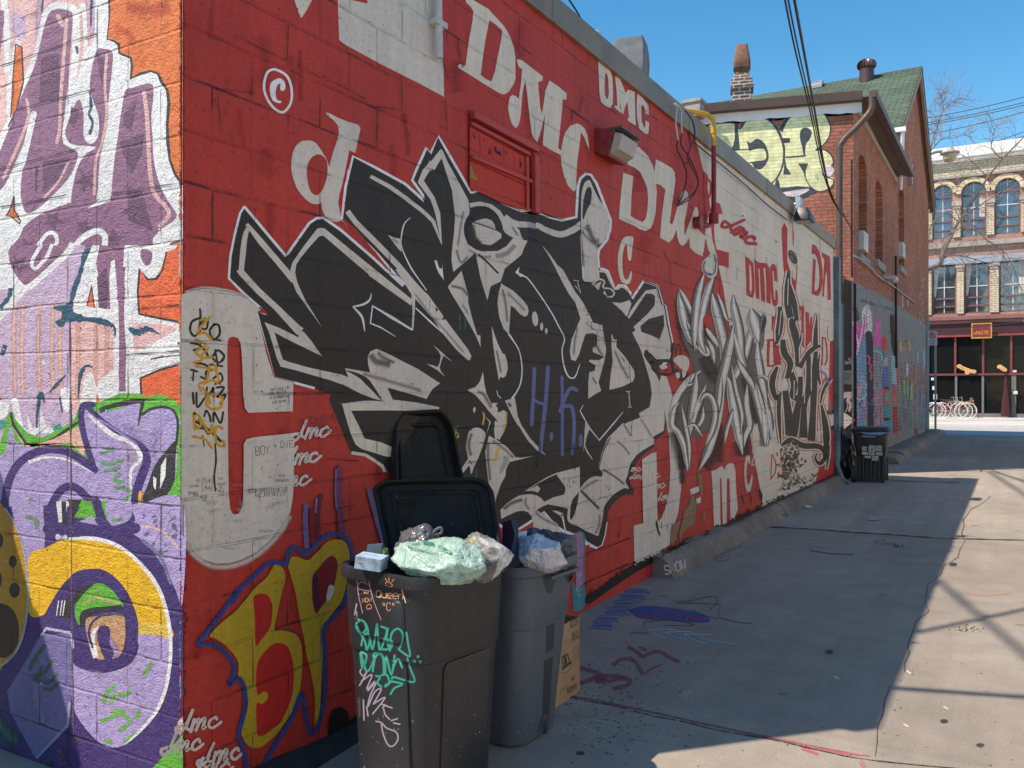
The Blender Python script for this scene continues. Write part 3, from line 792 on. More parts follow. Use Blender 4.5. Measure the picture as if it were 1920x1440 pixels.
# buff pilasters and arches
allw = sorted(wnd + extra); up_ = [q for q in allw if q[4] > 0]; lo_ = [q for q in allw if q[4] == 0]
mb = MB()
for row, zb, zt in ((up_, zA0, zA0 + (zA1-zA0)*0.66), (lo_, zB0, zB1 - 0.05)):
    for q, r in zip(row, row[1:]): mb = MB(); mb.box((q[1]+0.04, 57.1, zb), (r[0]-0.04, 57.19, zt)); sb(mb, 'pilaster', M_BRICK_BUFF)
M_CAP = simple('stone_capital', (0.42, 0.36, 0.29, 1), 0.85, bump=0.8, bscale=14)
mb = MB()
for row, zt in ((up_, zA0 + (zA1-zA0)*0.66), (lo_, zB1 - 0.05)):
    for q, r in zip(row, row[1:]):
        mb = MB(); mb.box((q[1]-0.03, 57.0, zt-0.28), (r[0]+0.03, 57.19, zt+0.02)); mb.box((q[1]+0.03, 57.04, zt-0.42), (r[0]-0.03, 57.19, zt-0.285)); sb(mb, 'capital', M_CAP, bevel=0.03)
ARC = []; mb = MB()
for q in up_:
    cm = (q[0]+q[1])/2; r = (q[1]-q[0])/2; zc = q[3] - q[4]; vs = []; NN = 18
    for k in range(NN+1):
        t = math.pi*k/NN
        for rr, yy in ((r+0.01, 57.19), (r+0.01, 57.08), (r+0.27, 57.08), (r+0.27, 57.19)):
            vs.append((cm + rr*math.cos(t), yy, zc + rr*math.sin(t)))
    mb.add(vs, [(4*i+j, 4*i+j+1, 4*i+j+5, 4*i+j+4) for i in range(NN) for j in range(3)]); ARC.append(mb); mb = MB()
def archmat():
    m = NT('arch_voussoirs'); n = m.noise(m.pos(), 5, 2); m.color(m.ramp(n, [(0.35, (0.55, 0.43, 0.26, 1)), (0.65, (0.70, 0.60, 0.42, 1))])); m.rough(0.8); return m.m
MA_ = archmat()
for a_ in ARC: sb(a_, 'arch', MA_)
M_SASH = simple('brown_sash', (0.19, 0.085, 0.07, 1), 0.5); M_MUNT = simple('pale_muntin', (0.55, 0.58, 0.62, 1), 0.5)
M_CURT = simple('curtain', (0.55, 0.53, 0.47, 1), 0.9)
for q in allw:
    H = q[3]-q[2]; W_ = q[1]-q[0]
    mb = MB(); mb.box((q[0], 57.36, q[2]), (q[0]+0.07, 57.48, q[3]-q[4])); mb.box((q[1]-0.07, 57.36, q[2]), (q[1], 57.48, q[3]-q[4]))
    for f_ in (0.0, 0.14, 0.30) + ((0.76,) if q[4] else (0.985,)): mb.box((q[0]+0.07, 57.35, q[2]+H*f_), (q[1]-0.07, 57.47, q[2]+H*f_+0.09))
    wo = sb(mb, 'window', M_SASH)
    mb = MB(); xm = (q[0]+q[1])/2
    mb.box((xm-0.025, 57.41, q[2]), (xm+0.025, 57.45, q[3])); mb.box((q[0]+.07, 57.412, q[2]+H*0.53), (q[1]-.07, 57.448, q[2]+H*0.53+0.05))
    mb.build('muntins', M_MUNT, wo)
    mb = MB(); mb.add([(q[0], 57.455, q[2]), (q[1], 57.455, q[2]), (q[1], 57.455, q[3]), (q[0], 57.455, q[3])], [(0,1,2,3)]); mb.build('pane', M_GLASS, wo, fixn=False)
# curtains behind two of them
for q, s_ in ((wnd[1], 1), (wnd[4], 0), (wnd[5], 0), (wnd[6], 1)):
    mb = MB(); W_ = q[1]-q[0]; H = q[3]-q[2]; x0_ = q[0]+W_*(0.06 if not s_ else 0.72)
    vs = []; 
    for k in range(7):
        xx = x0_ + W_*0.24*k/6; sk = (0.0 if s_ else W_*0.16)
        vs += [(xx, 57.45-0.012*(k % 2), q[3]-(q[4]*0.6)-0.05), (xx - (sk if not s_ else 0) , 57.45-0.012*(k % 2), q[2]+H*0.36)]
    mb.add(vs, [(2*i, 2*i+2, 2*i+3, 2*i+1) for i in range(6)], True); sb(mb, 'curtain', M_CURT, fixn=False)
# shop front
mb = MB()
mb.box((X0S, 56.6, zz(600)), (X1S, 57.3, zz(592))); mb.box((X0S, 56.75, zz(606)), (X1S, 57.3, zz(600)-0.01)); sb(mb, 'shop_cornice', simple('cornice_dull_red', (0.23, 0.10, 0.085, 1), 0.7), bevel=0.03)
mb = MB(); mb.box((X0S, 56.85, zz(627)), (X1S, 57.3, zz(606)-0.01)); sb(mb, 'shop_fascia', simple('maroon_fascia', (0.05, 0.009, 0.015, 1), 0.6))
mb = MB(); mb.box((X0S, 56.8, zz(631)), (X1S, 57.3, zz(627)-0.01)); sb(mb, 'fascia_strip', simple('pink_strip', (0.26, 0.045, 0.05, 1), 0.6))
M_PINK = simple('pink_red_mullion', (0.19, 0.035, 0.042, 1), 0.5); M_GF = simple('grey_frame', (0.15, 0.145, 0.14, 1), 0.5)
zt, zmid, zbot = zz(631), zz(701), 0.13
mb = MB()
for x in (1690, 1740, 1791.5, 1843.5, 1896, 1950): mb.box((sx(x)-0.06, 56.98, zmid), (sx(x)+0.06, 57.12, zt))
mb.box((X0S, 56.95, zmid-0.09), (X1S, 57.12, zmid+0.03)); sb(mb, 'upper_mullions', M_PINK)
mb = MB()
for x in (1690, 1740, 1793, 1843, 1899, 1903, 1950): mb.box((sx(x)-0.06, 56.99, zbot), (sx(x)+0.06, 57.12, zmid-0.1))
mb.box((X0S, 56.96, zbot), (X1S, 57.12, zbot+0.22)); sb(mb, 'lower_frame', M_GF)
mb = MB(); mb.add([(X0S, 57.1, zbot), (X1S, 57.1, zbot), (X1S, 57.1, zt), (X0S, 57.1, zt)], [(0,1,2,3)]); sb(mb, 'shop_glazing', M_SHOPGLASS, fixn=False)
mb = MB(); mb.box((X0S, 57.3, zbot), (X1S, 57.49, ZG+0.2)); sb(mb, 'inner_wall', M_DARK)
# ring lights / straw ornaments in the window
M_STRAW = simple('straw', (0.62, 0.36, 0.14, 1), 0.7)
def shop_at(x, y, d=56.95): return Plane((0, d, 0), (0, -1, 0)).at(x, y)
def obead(pts, label):
    mb = MB()
    for (x, y, r) in pts:
        p = shop_at(x, y, 56.88); rr = r*0.033
        mb.tube([p + Vector((rr*math.cos(a*0.628), 0, rr*0.75*math.sin(a*0.628))) for a in range(11)], 0.05, 6)
        mb.tube([p + Vector((rr*.5*math.cos(a*0.628), 0, rr*.4*math.sin(a*0.628))) for a in range(11)], 0.05, 6)
    tag(mb.build('straw_ornament', M_STRAW), label, 'ornament')
obead([(1799, 687, 3.2), (1804, 690, 3), (1809, 692, 3), (1814, 694, 3.2), (1820, 696, 3), (1826, 697, 3), (1814, 699, 3)], 'long slanting string of straw rounds behind the shop window')
obead([(1875, 688, 3.3), (1880, 691, 3), (1884, 694, 2.6)], 'short cluster of three straw rounds behind the shop window')
# signboard
p0 = shop_at(1821, 635, 56.5); p1 = shop_at(1860, 605, 56.5)
sign = empty('shop_sign', (p0.x, 56.5, p0.z), 0, 'maroon shop sign with gold frame and lettering on the fascia', 'sign')
W_, H_ = p1.x-p0.x, p1.z-p0.z
mb = MB(); mb.box((0.03, 0, 0.03), (W_-0.03, 0.06, H_-0.03)); mb.build('board', simple('sign_maroon', (0.20, 0.02, 0.025, 1), 0.5), sign)
mb = MB()
for a, b in (((0,-.03,0),(W_,.05,.07)), ((0,-.03,H_-.07),(W_,.05,H_)), ((0,-.03,.071),(.07,.05,H_-.071)), ((W_-.07,-.03,.071),(W_,.05,H_-.071))): mb.box(a, b)
mb.build('frame', simple('sign_gold', (0.42, 0.27, 0.03, 1), 0.5), sign)
SGN = Plane((0, 56.5, 0), (0, -1, 0))
mu = Mural(SGN, 0.9, 0.004, 0.0001)
mu.text((222, 170, 70), 'la', 1824.5, 626.5, 3.4, 2.2, 0.55)
mu.text((222, 170, 70), 'PALETTE', 1830.5, 627, 6.0, 2.7, 0.7, shear=-0.03)
def paint_mat(name, rough=0.5, worn=False):
    m = NT(name); at = m.n('ShaderNodeAttribute', attribute_name='Col'); m.color(at.outputs['Color']); m.rough(rough)
    sp = m.noise(m.pos(), 200, 2); a = m.math('ADD', at.outputs['Alpha'], m.math('MULTIPLY', m.math('SUBTRACT', sp, 0.5), 0.9))
    if worn:
        f = m.math('MULTIPLY', m.smooth(m.noise(m.pos(), 90, 3, .7), .28, .56), m.smooth(m.noise(m.pos(), 7, 4, .7), .2, .55, .6, 1.0))
        m.l(m.math('MULTIPLY', m.smooth(at.outputs['Alpha'], 0.02, 0.9), f), m.b.inputs['Alpha']); return m.m
    m.l(m.math('MAXIMUM', m.smooth(a, 0.3, 0.7), m.smooth(at.outputs['Alpha'], .93, .99)), m.b.inputs['Alpha']); return m.m
M_PAINT = paint_mat('flat_paint')
o = mu.build('lettering', M_PAINT, sign); o.location = (-p0.x, -56.5, -p0.z)

# ---- unseen garages across the lane, added to bounce warm light onto the shaded wall
for i, (y0, y1, h, x) in enumerate(((-8, 7.5, 4.6, 7.0), (7.7, 20, 6.0, 7.3), (20.3, 34, 5.2, 7.0))):
    mb = MB(); mb.box((x, y0, 0), (x + 6, y1, h)); mb.box((x - 0.08, y0, h), (x + 6, y1, h + 0.18))
    r_ = empty('bounce_garage', (x, y0, 0), 0, 'unseen pale garage added across the lane to bounce light, ' + ('nearest of the row' if i == 0 else 'tallest of the row' if i == 1 else 'farthest of the row'), 'building')
    o = mb.build('wall', simple('bounce_render', (0.68, 0.58, 0.46, 1), 0.85), r_); o.location = (-x, -y0, 0)
    for k in range(int((y1-y0)//4)):
        yy = y0 + 1 + k*4; mb = MB(); mb.box((x - 0.03, yy, 0), (x - 0.002, yy + 2.6, 2.3))
        o = mb.build('bounce_garage_door', M_WHITE, r_); o.location = (-x, -y0, 0)
# ================================================================== murals on the lane wall
CRM = (202, 192, 178); CRM2 = (196, 188, 179); WHT = (220, 218, 219); BLK = (48, 44, 40); BLK2 = (38, 36, 36); RED = (168, 52, 42); RED2 = (176, 40, 36)
DRK = (58, 14, 14); GRY = (102, 97, 91)
m = Mural(WALL, 1.28); m.tint = (1.0, 0.98, 0.93)
# cream half of the wall and the red patches inside it
m.tile(0, 0, 1); rq = random.Random(77)
for i in range(70):
    x = rq.uniform(350, 1290); y = rq.uniform(max(0, (x-987)*.82+20), 1050 if x > 700 else 1250); l = rq.uniform(20, 120)
    m.soft(rq.choice([(150, 46, 40), (184, 62, 52), (176, 48, 42), (140, 40, 36)]), [(x, y), (x+rq.uniform(-8, 8), y+l*.5), (x+rq.uniform(-12, 12), y+l)], rq.uniform(12, 60), rq.uniform(.2, .5))
m.poly(CRM, "1305,262 1318,274 1562,452 1563,640 1563,905 1500,930 1430,975 1429,936 1407,820 1366,601 1345,496 1328,360 1314,300")
m.poly(RED2, "1556,640 1563,638 1563,905 1528,905 1540,860 1552,800")
m.poly(CRM, "1552,775 1563,775 1563,800 1552,806"); m.poly(BLK2, "1550,770 1563,768 1563,776 1550,778"); m.poly(BLK2, "1551,802 1563,797 1563,806 1553,810")
for i in range(26):   # brush drift and bleed in the cream
    x = random.uniform(1345, 1555); y = random.uniform(420, 800); m.soft((176, 168, 158), [(x, y), (x+random.uniform(-3, 3), y+random.uniform(20, 60))], random.uniform(3, 9), 0.5)
# upper left shards, copyright sign and d
m.tile(400, 0, 3)
m.poly(CRM, "430,-60 455,0 480,70 492,100 500,95 530,50 555,0 590,-60")
m.poly(CRM2, "690,-150 700,0 704,120 708,225 740,250 950,365 1160,470 1298,545 1295,400 1290,250 1250,225 1252,120 1250,-150")
m.poly(RED, "775,-90 780,0 866,20 868,-90")
m.stroke(WHT, "362,395 415,430 440,500 435,580 395,630 350,615 305,560 285,490 300,415 330,392", 14, close=True)
m.sm(WHT, "370,440 400,460 404,500 385,512 375,495 378,470 360,480 350,520 358,560 384,570 370,580 335,565 318,515 325,465")
m.poly(CRM2, "632,632 655,638 700,662 760,685 815,702 828,720 820,760 800,850 770,950 742,1000 722,1150 720,1240 690,1250 660,1242 628,1215 610,1170 606,1110 625,1040 640,980 672,860 700,780 706,740 700,705 675,675 640,648")
m.sm(CRM2, "520,790 570,800 610,850 640,905 652,960 640,1050 612,1110 600,1145 545,1140 480,1075 446,990 438,930 450,850 480,805")
m.sm(RED, "588,868 625,885 642,925 638,1005 615,1065 585,1098 552,1082 532,1030 526,950 545,895")
m.poly(RED2, "765,845 795,860 800,880 755,960 735,1050 720,1220 714,1200 702,1140 710,1090 722,1050 742,960")

# the great black piece
m.tile(0, 0, 1)
sil = [(458,387),(536,480),(540,475),(580,418),(594,409),(606,408),(640,432),(700,484),(756,536),(758,534),(706,475),(641,410),
 (648,350),(662,293),(700,312),(760,345),(797,378),(793,366),(773,338),(780,320),(800,276),(807,288),(822,255),(848,300),(878,352),(883,362),
 (900,356),(936,372),(992,394),(1003,397),(1034,408),(1054,413),(1080.6,407),(1082,380),(1084,350),(1088,335),(1098,326),(1108,328),(1118,343),(1136,390),(1145,413),(1144,430),(1138,450),(1123,468),
 (1121,480),(1123,508),(1124,505),(1130,504),(1139,508),(1147,528),(1153,542),(1160,535),(1172,536),(1182,549),(1185,560),(1207,527),(1232,536),(1242,571),(1247,573),(1254,612),(1260,640),(1258,665),(1246,682),
 (1238,690),(1230,700),(1240,730),(1246,760),(1248,790),(1245,808),(1229,824),(1226,838),(1204,855),(1193,868),(1184,890),(1181,903),(1188,917),(1188,929),(1175,927),(1163,932),(1148,946),(1140,960),(1138,985),(1134,1005),(1128,1020),(1120,1028),(1100,1020),(1085,1005),
 (1060,998),(1040,985),(1020,960),(1000,975),(960,1000),(900,960),(800,940),(717,874),(700,862),(685,853),(659,849),(648,825),(639,800),(629,778),(617,749),(622,740),(590,728),(550,717),(514,708),(497,645),(481,585),(500,590),(489,578),(455,548),(429,522),(432,480),(440,440),(450,400)]
m.poly(BLK, sil)
m.stroke(WHT, sil[:64] , 5, smooth=False, cap=False); 
m.stroke(WHT, sil[-12:-3] + [sil[-3]] , 4.5, smooth=False, cap=False)
m.stroke(WHT, sil[-4:] + [sil[0]], 4.5, smooth=False, cap=False)
m.stroke(CRM, [(659,849),(685,853),(700,862),(717,874),(722,885)], 6, smooth=False, cap=False)
m.stroke(WHT, sil[84:93], 5, smooth=False, cap=False)
m.stroke(RED2, [(479,585),(497,647),(514,708),(550,717)], 3.5, smooth=False); m.stroke(RED2, [(487,577),(494,583),(501,590)], 4, smooth=False)
m.poly(RED, "641,412 644,409 668,430 706,475 735,512 722,502 690,464 660,433")
# left spikes
m.tile(400, 400, 3.6)
B = m
m.stroke(CRM2, "232,100 210,180 188,390", [30, 40, 34], smooth=True, cap=False)
m.stroke(CRM2, "176,378 190,400 300,520 430,640 560,775 590,800", [44, 40, 40, 40, 60], smooth=False, cap=False)
m.stroke(CRM2, "225,72 240,90 320,190 440,330 545,455", [22, 40, 42, 38, 44], smooth=False, cap=False)
m.poly(CRM2, "700,105 720,98 748,100 1345,585 1335,622 1120,470 940,320 745,152 718,152 650,225 590,300 560,345 552,400 568,470 620,585 735,772 560,530 522,430 520,380 535,330 600,235")
m.poly(CRM2, "345,735 450,775 575,838 578,790 610,800 660,860 735,965 600,900 480,840 412,802 468,985 500,1000 640,1040 870,1090 1022,1150 1180,1230 1165,1270 1010,1210 800,1130 560,1060 455,1035 430,980 375,800")
m.poly(CRM, "868,1285 1180,1268 1430,1318 1440,1335 1180,1330 930,1332 985,1440 1020,1520 1130,1545 1260,1600 1265,1650 1160,1640 1000,1590 960,1560 925,1480")
m.stroke(CRM2, "905,-15 960,60 1110,210 1250,355 1340,470 1440,590", [36, 36, 38, 38, 46, 60], smooth=False, cap=False)
m.stroke(WHT, "1330,30 1290,70 1270,150 1272,230 1330,360 1390,450 1440,520", [4, 9, 8, 8, 10, 8, 6], cap=False)
m.poly(CRM2, "1180,147 1225,165 1268,172 1270,262 1245,235"); m.soft(GRY, "1200,165 1255,205", 26, .5)
m.stroke(WHT, "1066,538 1055,585 1010,615 942,630", [4, 14, 14, 8], cap=False); m.stroke(WHT, "942,630 990,680 1010,720 1022,796", [8, 16, 14, 6], cap=False)
m.stroke(WHT, "1075,625 1060,742", 8, smooth=False); m.stroke(WHT, "1075,625 1200,695 1345,788", [8, 12, 10], smooth=False); m.stroke(WHT, "1060,742 1130,770 1230,832", [8, 10, 3], smooth=False)
m.stroke(WHT, "1345,788 1352,690 1356,520", [8, 13, 18], smooth=False, cap=False)
m.tile(700, 500, 3.6)
m.poly(CRM2, "-190,685 -90,702 -20,715 -35,660 -38,610 -20,572 20,555 80,578 200,640 300,690 450,787 400,825 358,893 280,868 95,815 130,895 280,915 445,948 440,975 200,965 0,912 -225,925 -150,800")
m.soft(GRY, "-20,590 20,640 120,660", 70, .75); m.soft((70,64,58), "30,575 60,610 150,650", 40, .55); m.soft(GRY, "-80,720 60,760 200,800 330,840", 46, .5); m.soft((225,220,212), "60,690 200,740 340,800", 36, .5)
m.stroke(BLK, "-180,700 -60,760 60,905", [6, 40, 4]); m.poly(BLK, "-220,925 -60,905 0,905 80,910 0,890 -100,850 -215,790")
m.poly(BLK, "95,815 358,893 445,945 300,918 132,897")
m.poly(CRM2, "150,20 190,0 250,90 370,190 520,400 640,560 662,605 652,632 636,630 560,560 460,440 410,360 260,190")
m.soft(GRY, "270,170 400,340 500,450 620,590", 22, .5); m.poly(BLK, "415,270 440,290 425,305"); m.poly(BLK, "470,335 490,352 465,362")
m.poly(CRM2, "-30,20 60,90 250,215 262,245 150,180 20,95 -30,60")
m.stroke(CRM2, "268,190 272,300 264,428", [22, 14, 10], smooth=False, cap=False); m.stroke(WHT, "-10,262 120,345 264,428", [6, 12, 10], smooth=False, cap=False)
m.stroke(WHT, "285,278 400,385 470,448", [8, 16, 4], smooth=False, cap=False)
m.poly(CRM2, "405,530 430,550 470,585 532,640 500,620 475,602 458,640 448,680 455,705 487,745 430,697 358,655 410,668 432,678 448,650 455,598 440,570")
m.poly(CRM2, "595,28 610,80 640,190 640,240 665,340 700,460 722,465 725,545 715,520 692,465 600,300 520,170 503,135 550,80")
m.soft(GRY, "520,130 600,150 640,200", 34, .6); m.soft(GRY, "590,240 650,330", 26, .5)
m.poly(CRM2, "864,113 880,125 940,160 1000,215 1040,265 1048,300 1040,328 1022,338 990,320 950,275 928,262 922,340 915,455 880,420 850,340 838,250 845,180")
m.soft(GRY, "870,150 890,230 905,380", 26, .6); m.soft(GRY, "900,170 960,230 1030,300", 30, .5)
m.ell(CRM2, 1092, 352, 20, 50, -.1); m.ell(CRM2, 1136, 404, 10, 27); m.ell(CRM2, 1167, 435, 9, 21)
m.stroke(WHT, "962,38 1010,60 1060,100 1190,290 1250,400 1290,485 1274,560 1285,660 1310,730 1338,752 1365,738 1395,655", [14,8,8,8,8,8,7,7,8,10,8,4], cap=False)
m.stroke(WHT, "912,452 945,500 985,570 1004,680 995,780 970,840 935,892", [12,8,7,8,8,8,14], cap=False)
m.poly(CRM2, "888,905 920,895 955,884 962,930 975,1010 1000,1070 1060,1160 1165,1272 1110,1245 1040,1170 985,1078 975,1072 940,1010"); m.soft((90,84,78), "905,915 935,950", 30, .8)
m.poly(CRM2, "798,400 815,450 840,520 872,585 888,592 903,640 908,690 895,735 878,752 858,742 848,768 840,720 825,640 808,520"); m.soft(GRY, "830,560 850,650 860,720", 26, .6)
m.poly(CRM2, "740,708 748,780 765,860 800,930 850,1052 780,975 720,900 690,868 635,832 690,812 720,775"); m.soft(GRY, "700,840 750,870 800,960", 34, .6)
m.stroke(WHT, "835,838 840,865 860,887", 5)
m.poly(CRM2, "800,920 842,920 825,935 840,955 838,985 858,978 880,968 903,985 900,1050 885,1110 850,1170 838,1160 825,1175 815,1110 820,1040 838,1050 820,1000")
m.poly((222,160,60), "892,975 904,985 902,1060 880,1125 876,1110 893,1060"); m.poly((222,160,60), "738,978 752,990 755,1020 742,1075 734,1060 742,1020"); m.poly((225,185,170), "680,945 692,955 688,975 680,990 672,965")
m.poly(WHT, "755,1010 792,1048 765,1130 784,1050")
m.stroke((42,128,112), "583,322 584,420", 5, smooth=False); m.stroke((42,128,112), "620,356 620,414", 5, smooth=False); m.stroke((42,128,112), "696,1372 697,1425", 5, smooth=False); m.stroke((42,128,112), "380,220 380,290", 4, smooth=False)
for i in range(16): m.blob((190,150,90) if i % 3 else (90,170,80), 545+random.uniform(-14,30), 1080+random.uniform(0,170), random.uniform(2,6), random.uniform(4,14), 1, 0, True, 6)
m.sm(CRM2, "640,1130 662,1098 700,1083 745,1108 757,1140 735,1220 700,1310 680,1350 660,1400 648,1345 612,1385 580,1412 575,1398 630,1310 640,1290 625,1220")
m.soft(GRY, "665,1120 645,1200 660,1280", 36, .65); m.soft((60,56,52), "640,1300 670,1340", 14, .8)
m.poly(CRM2, "780,1140 850,1180 900,1215 960,1285 1000,1290 1075,1277 1000,1300 920,1318 895,1370 893,1410 860,1470 830,1560 825,1600 800,1560 775,1440 765,1360 755,1250")
m.soft(GRY, "775,1180 775,1300 790,1450", 34, .6); m.soft((150,142,132), "800,1170 880,1230 950,1290", 34, .6); m.poly((150,150,152), "880,1270 918,1300 900,1340 870,1390 855,1400 850,1370 875,1320")
m.poly((222,170,80), "838,1215 858,1210 845,1270 815,1330 800,1350 822,1270")
HK = (92, 102, 150)
for pts, w_ in (("1088,688 1080,860 1068,1065", 25), ("1178,680 1168,860 1158,960 1128,1240", 27), ("1076,895 1110,915 1160,930", 20), ("1273,745 1276,900 1276,1270", 21), ("1372,835 1335,820 1300,870 1275,935 1262,975", 26), ("1268,950 1330,940 1352,1000 1355,1100 1346,1262", 24)):
    m.stroke(HK, pts, w_)
m.ell(HK, 1202, 1146, 12, 30); m.ell(HK, 1400, 1175, 14, 46)
# eye, ear and brow
m.tile(700, 200, 3.6)
m.poly(CRM2, "455,285 470,300 500,370 560,480 642,630 650,700 645,740 615,800 618,880 640,930 690,960 760,975 840,975 900,940 945,885 1040,905 1015,960 1000,1000 940,1050 888,1092 860,1180 792,1212 770,1308 745,1230 722,1150 690,985 640,1030 540,1116 528,1040 530,980 545,850 552,740 530,560 490,440 460,345 400,430 385,375")
m.stroke(CRM2, "395,385 350,440 320,505 400,620 435,720 462,930", [36, 46, 30, 34, 30, 4], smooth=False, cap=False)
m.poly(CRM2, "380,362 400,380 420,372 455,285 470,330 415,425 385,432 352,425")
m.stroke(CRM2, "-20,470 110,540 220,618 345,715 405,775 462,930", [24, 28, 28, 26, 26, 4], smooth=False, cap=False)
m.soft(GRY, "560,960 590,1050 640,1010", 30, .6); m.soft(GRY, "610,700 590,800 570,950", 30, .5); m.soft((140,134,124), "820,1010 900,990 960,930", 50, .7); m.soft(GRY, "640,960 720,1010 800,1010", 26, .5)
m.ell(BLK2, 752, 828, 142, 150); m.ell(BLK, 770, 850, 130, 126)
m.stroke(CRM2, "652,668 700,652 760,655 810,680 850,720 885,790 905,840 1010,895", [30, 40, 34, 32, 30, 34, 40, 4], cap=False)
m.poly(CRM2, "668,785 700,768 760,753 800,768 820,800 826,832 866,860 862,888 825,915 790,936 730,925 690,885 676,830"); m.soft((60,56,52), "678,790 690,870 735,925", 24, .6)
m.stroke(BLK2, "672,780 740,800 830,834", 7, smooth=False); m.soft((236,232,226), "720,860 790,880", 60, .6)
m.stroke(BLK2, "712,998 770,1050 840,1122", 13, smooth=False)
m.poly((52,50,50), "650,585 700,590 850,640 1005,700 1092,735 1098,920 1010,890 940,830 880,720 800,660 720,640 655,650")
m.stroke(WHT, "680,572 740,575 850,625 1000,690 1062,718", [4, 16, 6, 18, 14], smooth=False, cap=False)
m.poly(CRM2, "850,650 1000,715 1090,735 1090,700 1180,740 1280,765 1280,757 1200,748 1000,700"); m.stroke(CRM2, "885,745 960,790 1100,800 1160,830 1260,862 1340,835 1410,780", [44, 42, 38, 36, 42, 42, 30], cap=False)
m.poly(CRM2, "880,735 930,785 985,830 1005,890 960,870 915,840"); m.soft(GRY, "930,800 985,880", 24, .6)
m.poly((38,36,38), "1040,720 1096,730 1100,925 1045,905"); m.poly((150,150,160), "1040,775 1096,790 1096,825 1040,812"); 
m.poly(WHT, "412,1040 428,1036 438,1070 448,1092 465,1092 462,1040 475,1170 440,1120 425,1085")
m.stroke(CRM2, "1145,945 1190,1005 1260,1120 1330,1240 1400,1340 1450,1460", [3, 16, 34, 42, 44, 50], cap=False)
m.poly(WHT, "960,1115 988,1080 980,1115 1010,1145 990,1150")
# brow loop and nose
m.tile(1040, 180, 4)
m.sm(CRM2, "192,965 198,880 196,790 208,700 230,645 262,632 290,690 330,770 392,860 406,940 402,1010 370,1090 322,1130 324,1240 325,1330 290,1390 250,1392 214,1380 205,1300 196,1100")
m.sm(BLK, "250,683 272,692 278,730 270,800 240,860 216,925 208,900 214,800 230,720"); m.soft((110,104,98), "240,960 280,1060 330,1130", 60, .75); m.soft(GRY, "205,1000 230,1050 300,1110", 40, .5); m.soft(GRY, "208,1150 220,1250 225,1350", 24, .5)
m.stroke(BLK, "195,790 195,1040 205,1060 212,1300", 6, smooth=False); m.stroke(CRM, "0,1030 60,1040 140,1020 190,985", 20, smooth=True, cap=False)
for i in range(5): m.stroke(BLK, [(300+i*7, 1070+random.uniform(-20,20)), (306+i*7, 1090+random.uniform(-10,20))], 4, smooth=False)
# right half of the piece
m.tile(1000, 500, 3.6)
m.poly(CRM2, "150,-20 200,20 260,130 300,200 360,300 360,365 465,395 476,470 492,560 485,600 478,640 462,700 440,780 458,838 410,865 370,893 372,770 378,712 415,702 420,665 375,640 380,628 440,632 482,610 400,575 402,545 430,540 432,462 402,448 352,455 330,520 310,590 285,638 255,628 246,570 258,490 318,350 270,200 180,30")
m.soft(GRY, "300,400 280,500 272,600", 26, .55); m.soft((100,94,88), "400,470 440,560 475,600", 26, .6); m.soft(GRY, "395,740 430,800", 26, .6); m.soft(GRY, "340,370 430,440", 14, .6)
m.poly(CRM2, "355,280 372,310 402,375 360,360 350,330"); m.poly(BLK, "370,545 400,555 402,580 370,575")
m.poly(CRM2, "528,450 545,492 562,492 560,540 620,610 680,700 685,745 672,775 600,810 512,832 520,740 536,640 525,510"); m.soft(GRY, "545,560 600,680 650,760", 30, .55); m.soft(GRY, "590,600 620,650", 18, .6)
m.poly(CRM2, "638,345 655,300 700,235 760,160 830,150 840,200 872,262 890,270 912,400 935,512 930,575 905,640 885,650 842,640 800,590 752,560 745,600 770,640 805,690 840,750 868,820 884,900 891,1040 884,1105 805,1150 815,1195 705,1260 655,1330 640,1400 600,1460 440,1450 470,1400 448,1320 460,1260 500,1160 600,1060 720,985 785,948 800,860 790,780 750,640 725,560 690,490 668,445 690,430")
m.poly(BLK, "652,345 760,182 800,182 822,198 820,260 770,320 672,410 640,360"); m.poly(BLK, "722,402 780,352 880,325 884,400 852,492 800,465 728,440")
m.stroke(BLK2, "745,95 835,130 868,255 885,262 908,400 932,512 928,580", 9, smooth=False, cap=False)
m.stroke(BLK, "820,690 845,740 872,830 888,900 893,1040 886,1112 826,1165", 12, smooth=False, cap=False); m.stroke(RED2, "812,690 835,735", 8)
m.poly(BLK, "600,1030 712,985 720,1020 660,1042 612,1062"); m.soft(GRY, "610,1060 650,1130 705,1200", 26, .55); m.soft(GRY, "520,1160 560,1190 640,1210", 24, .55); m.soft(GRY, "720,1020 770,1100 800,1150", 30, .45)
m.stroke(BLK, "505,1165 470,1250 452,1330", 6, smooth=False)
m.stroke(WHT, "605,982 540,1060 445,1172 380,1090 316,975 335,935", [4, 8, 10, 8, 10, 4], smooth=False, cap=False)
m.poly(CRM2, "352,1035 382,1085 360,1150 345,1220 338,1250 345,1130"); m.stroke(WHT, "345,1200 365,1250 400,1302", [4, 8, 3], cap=False)
m.stroke(CRM2, "632,843 645,850 652,940 658,948", 6, smooth=False); m.stroke(CRM2, "625,842 660,842", 4, smooth=False); m.stroke(CRM2, "640,950 665,945", 4, smooth=False)
m.poly(CRM2, "335,0 440,0 447,60 445,92 400,95 332,75")
m.stroke(CRM2, "400,118 440,85 480,100 470,140 520,150 545,175 535,200 500,205", 12); m.stroke(CRM2, "440,30 490,40 520,100 555,150 600,135 640,160", 14)
m.poly(CRM2, "530,240 590,245 650,225 662,250 632,340 600,300"); m.ell(BLK, 590, 212, 52, 25, .1); m.poly(CRM2, "405,125 460,100 440,160"); m.poly(CRM2, "470,180 500,200 480,160")
m.stroke(WHT, "275,92 310,98 300,110 320,180 285,130", 5, smooth=False); m.stroke(WHT, "335,0 335,75", 6, smooth=False)
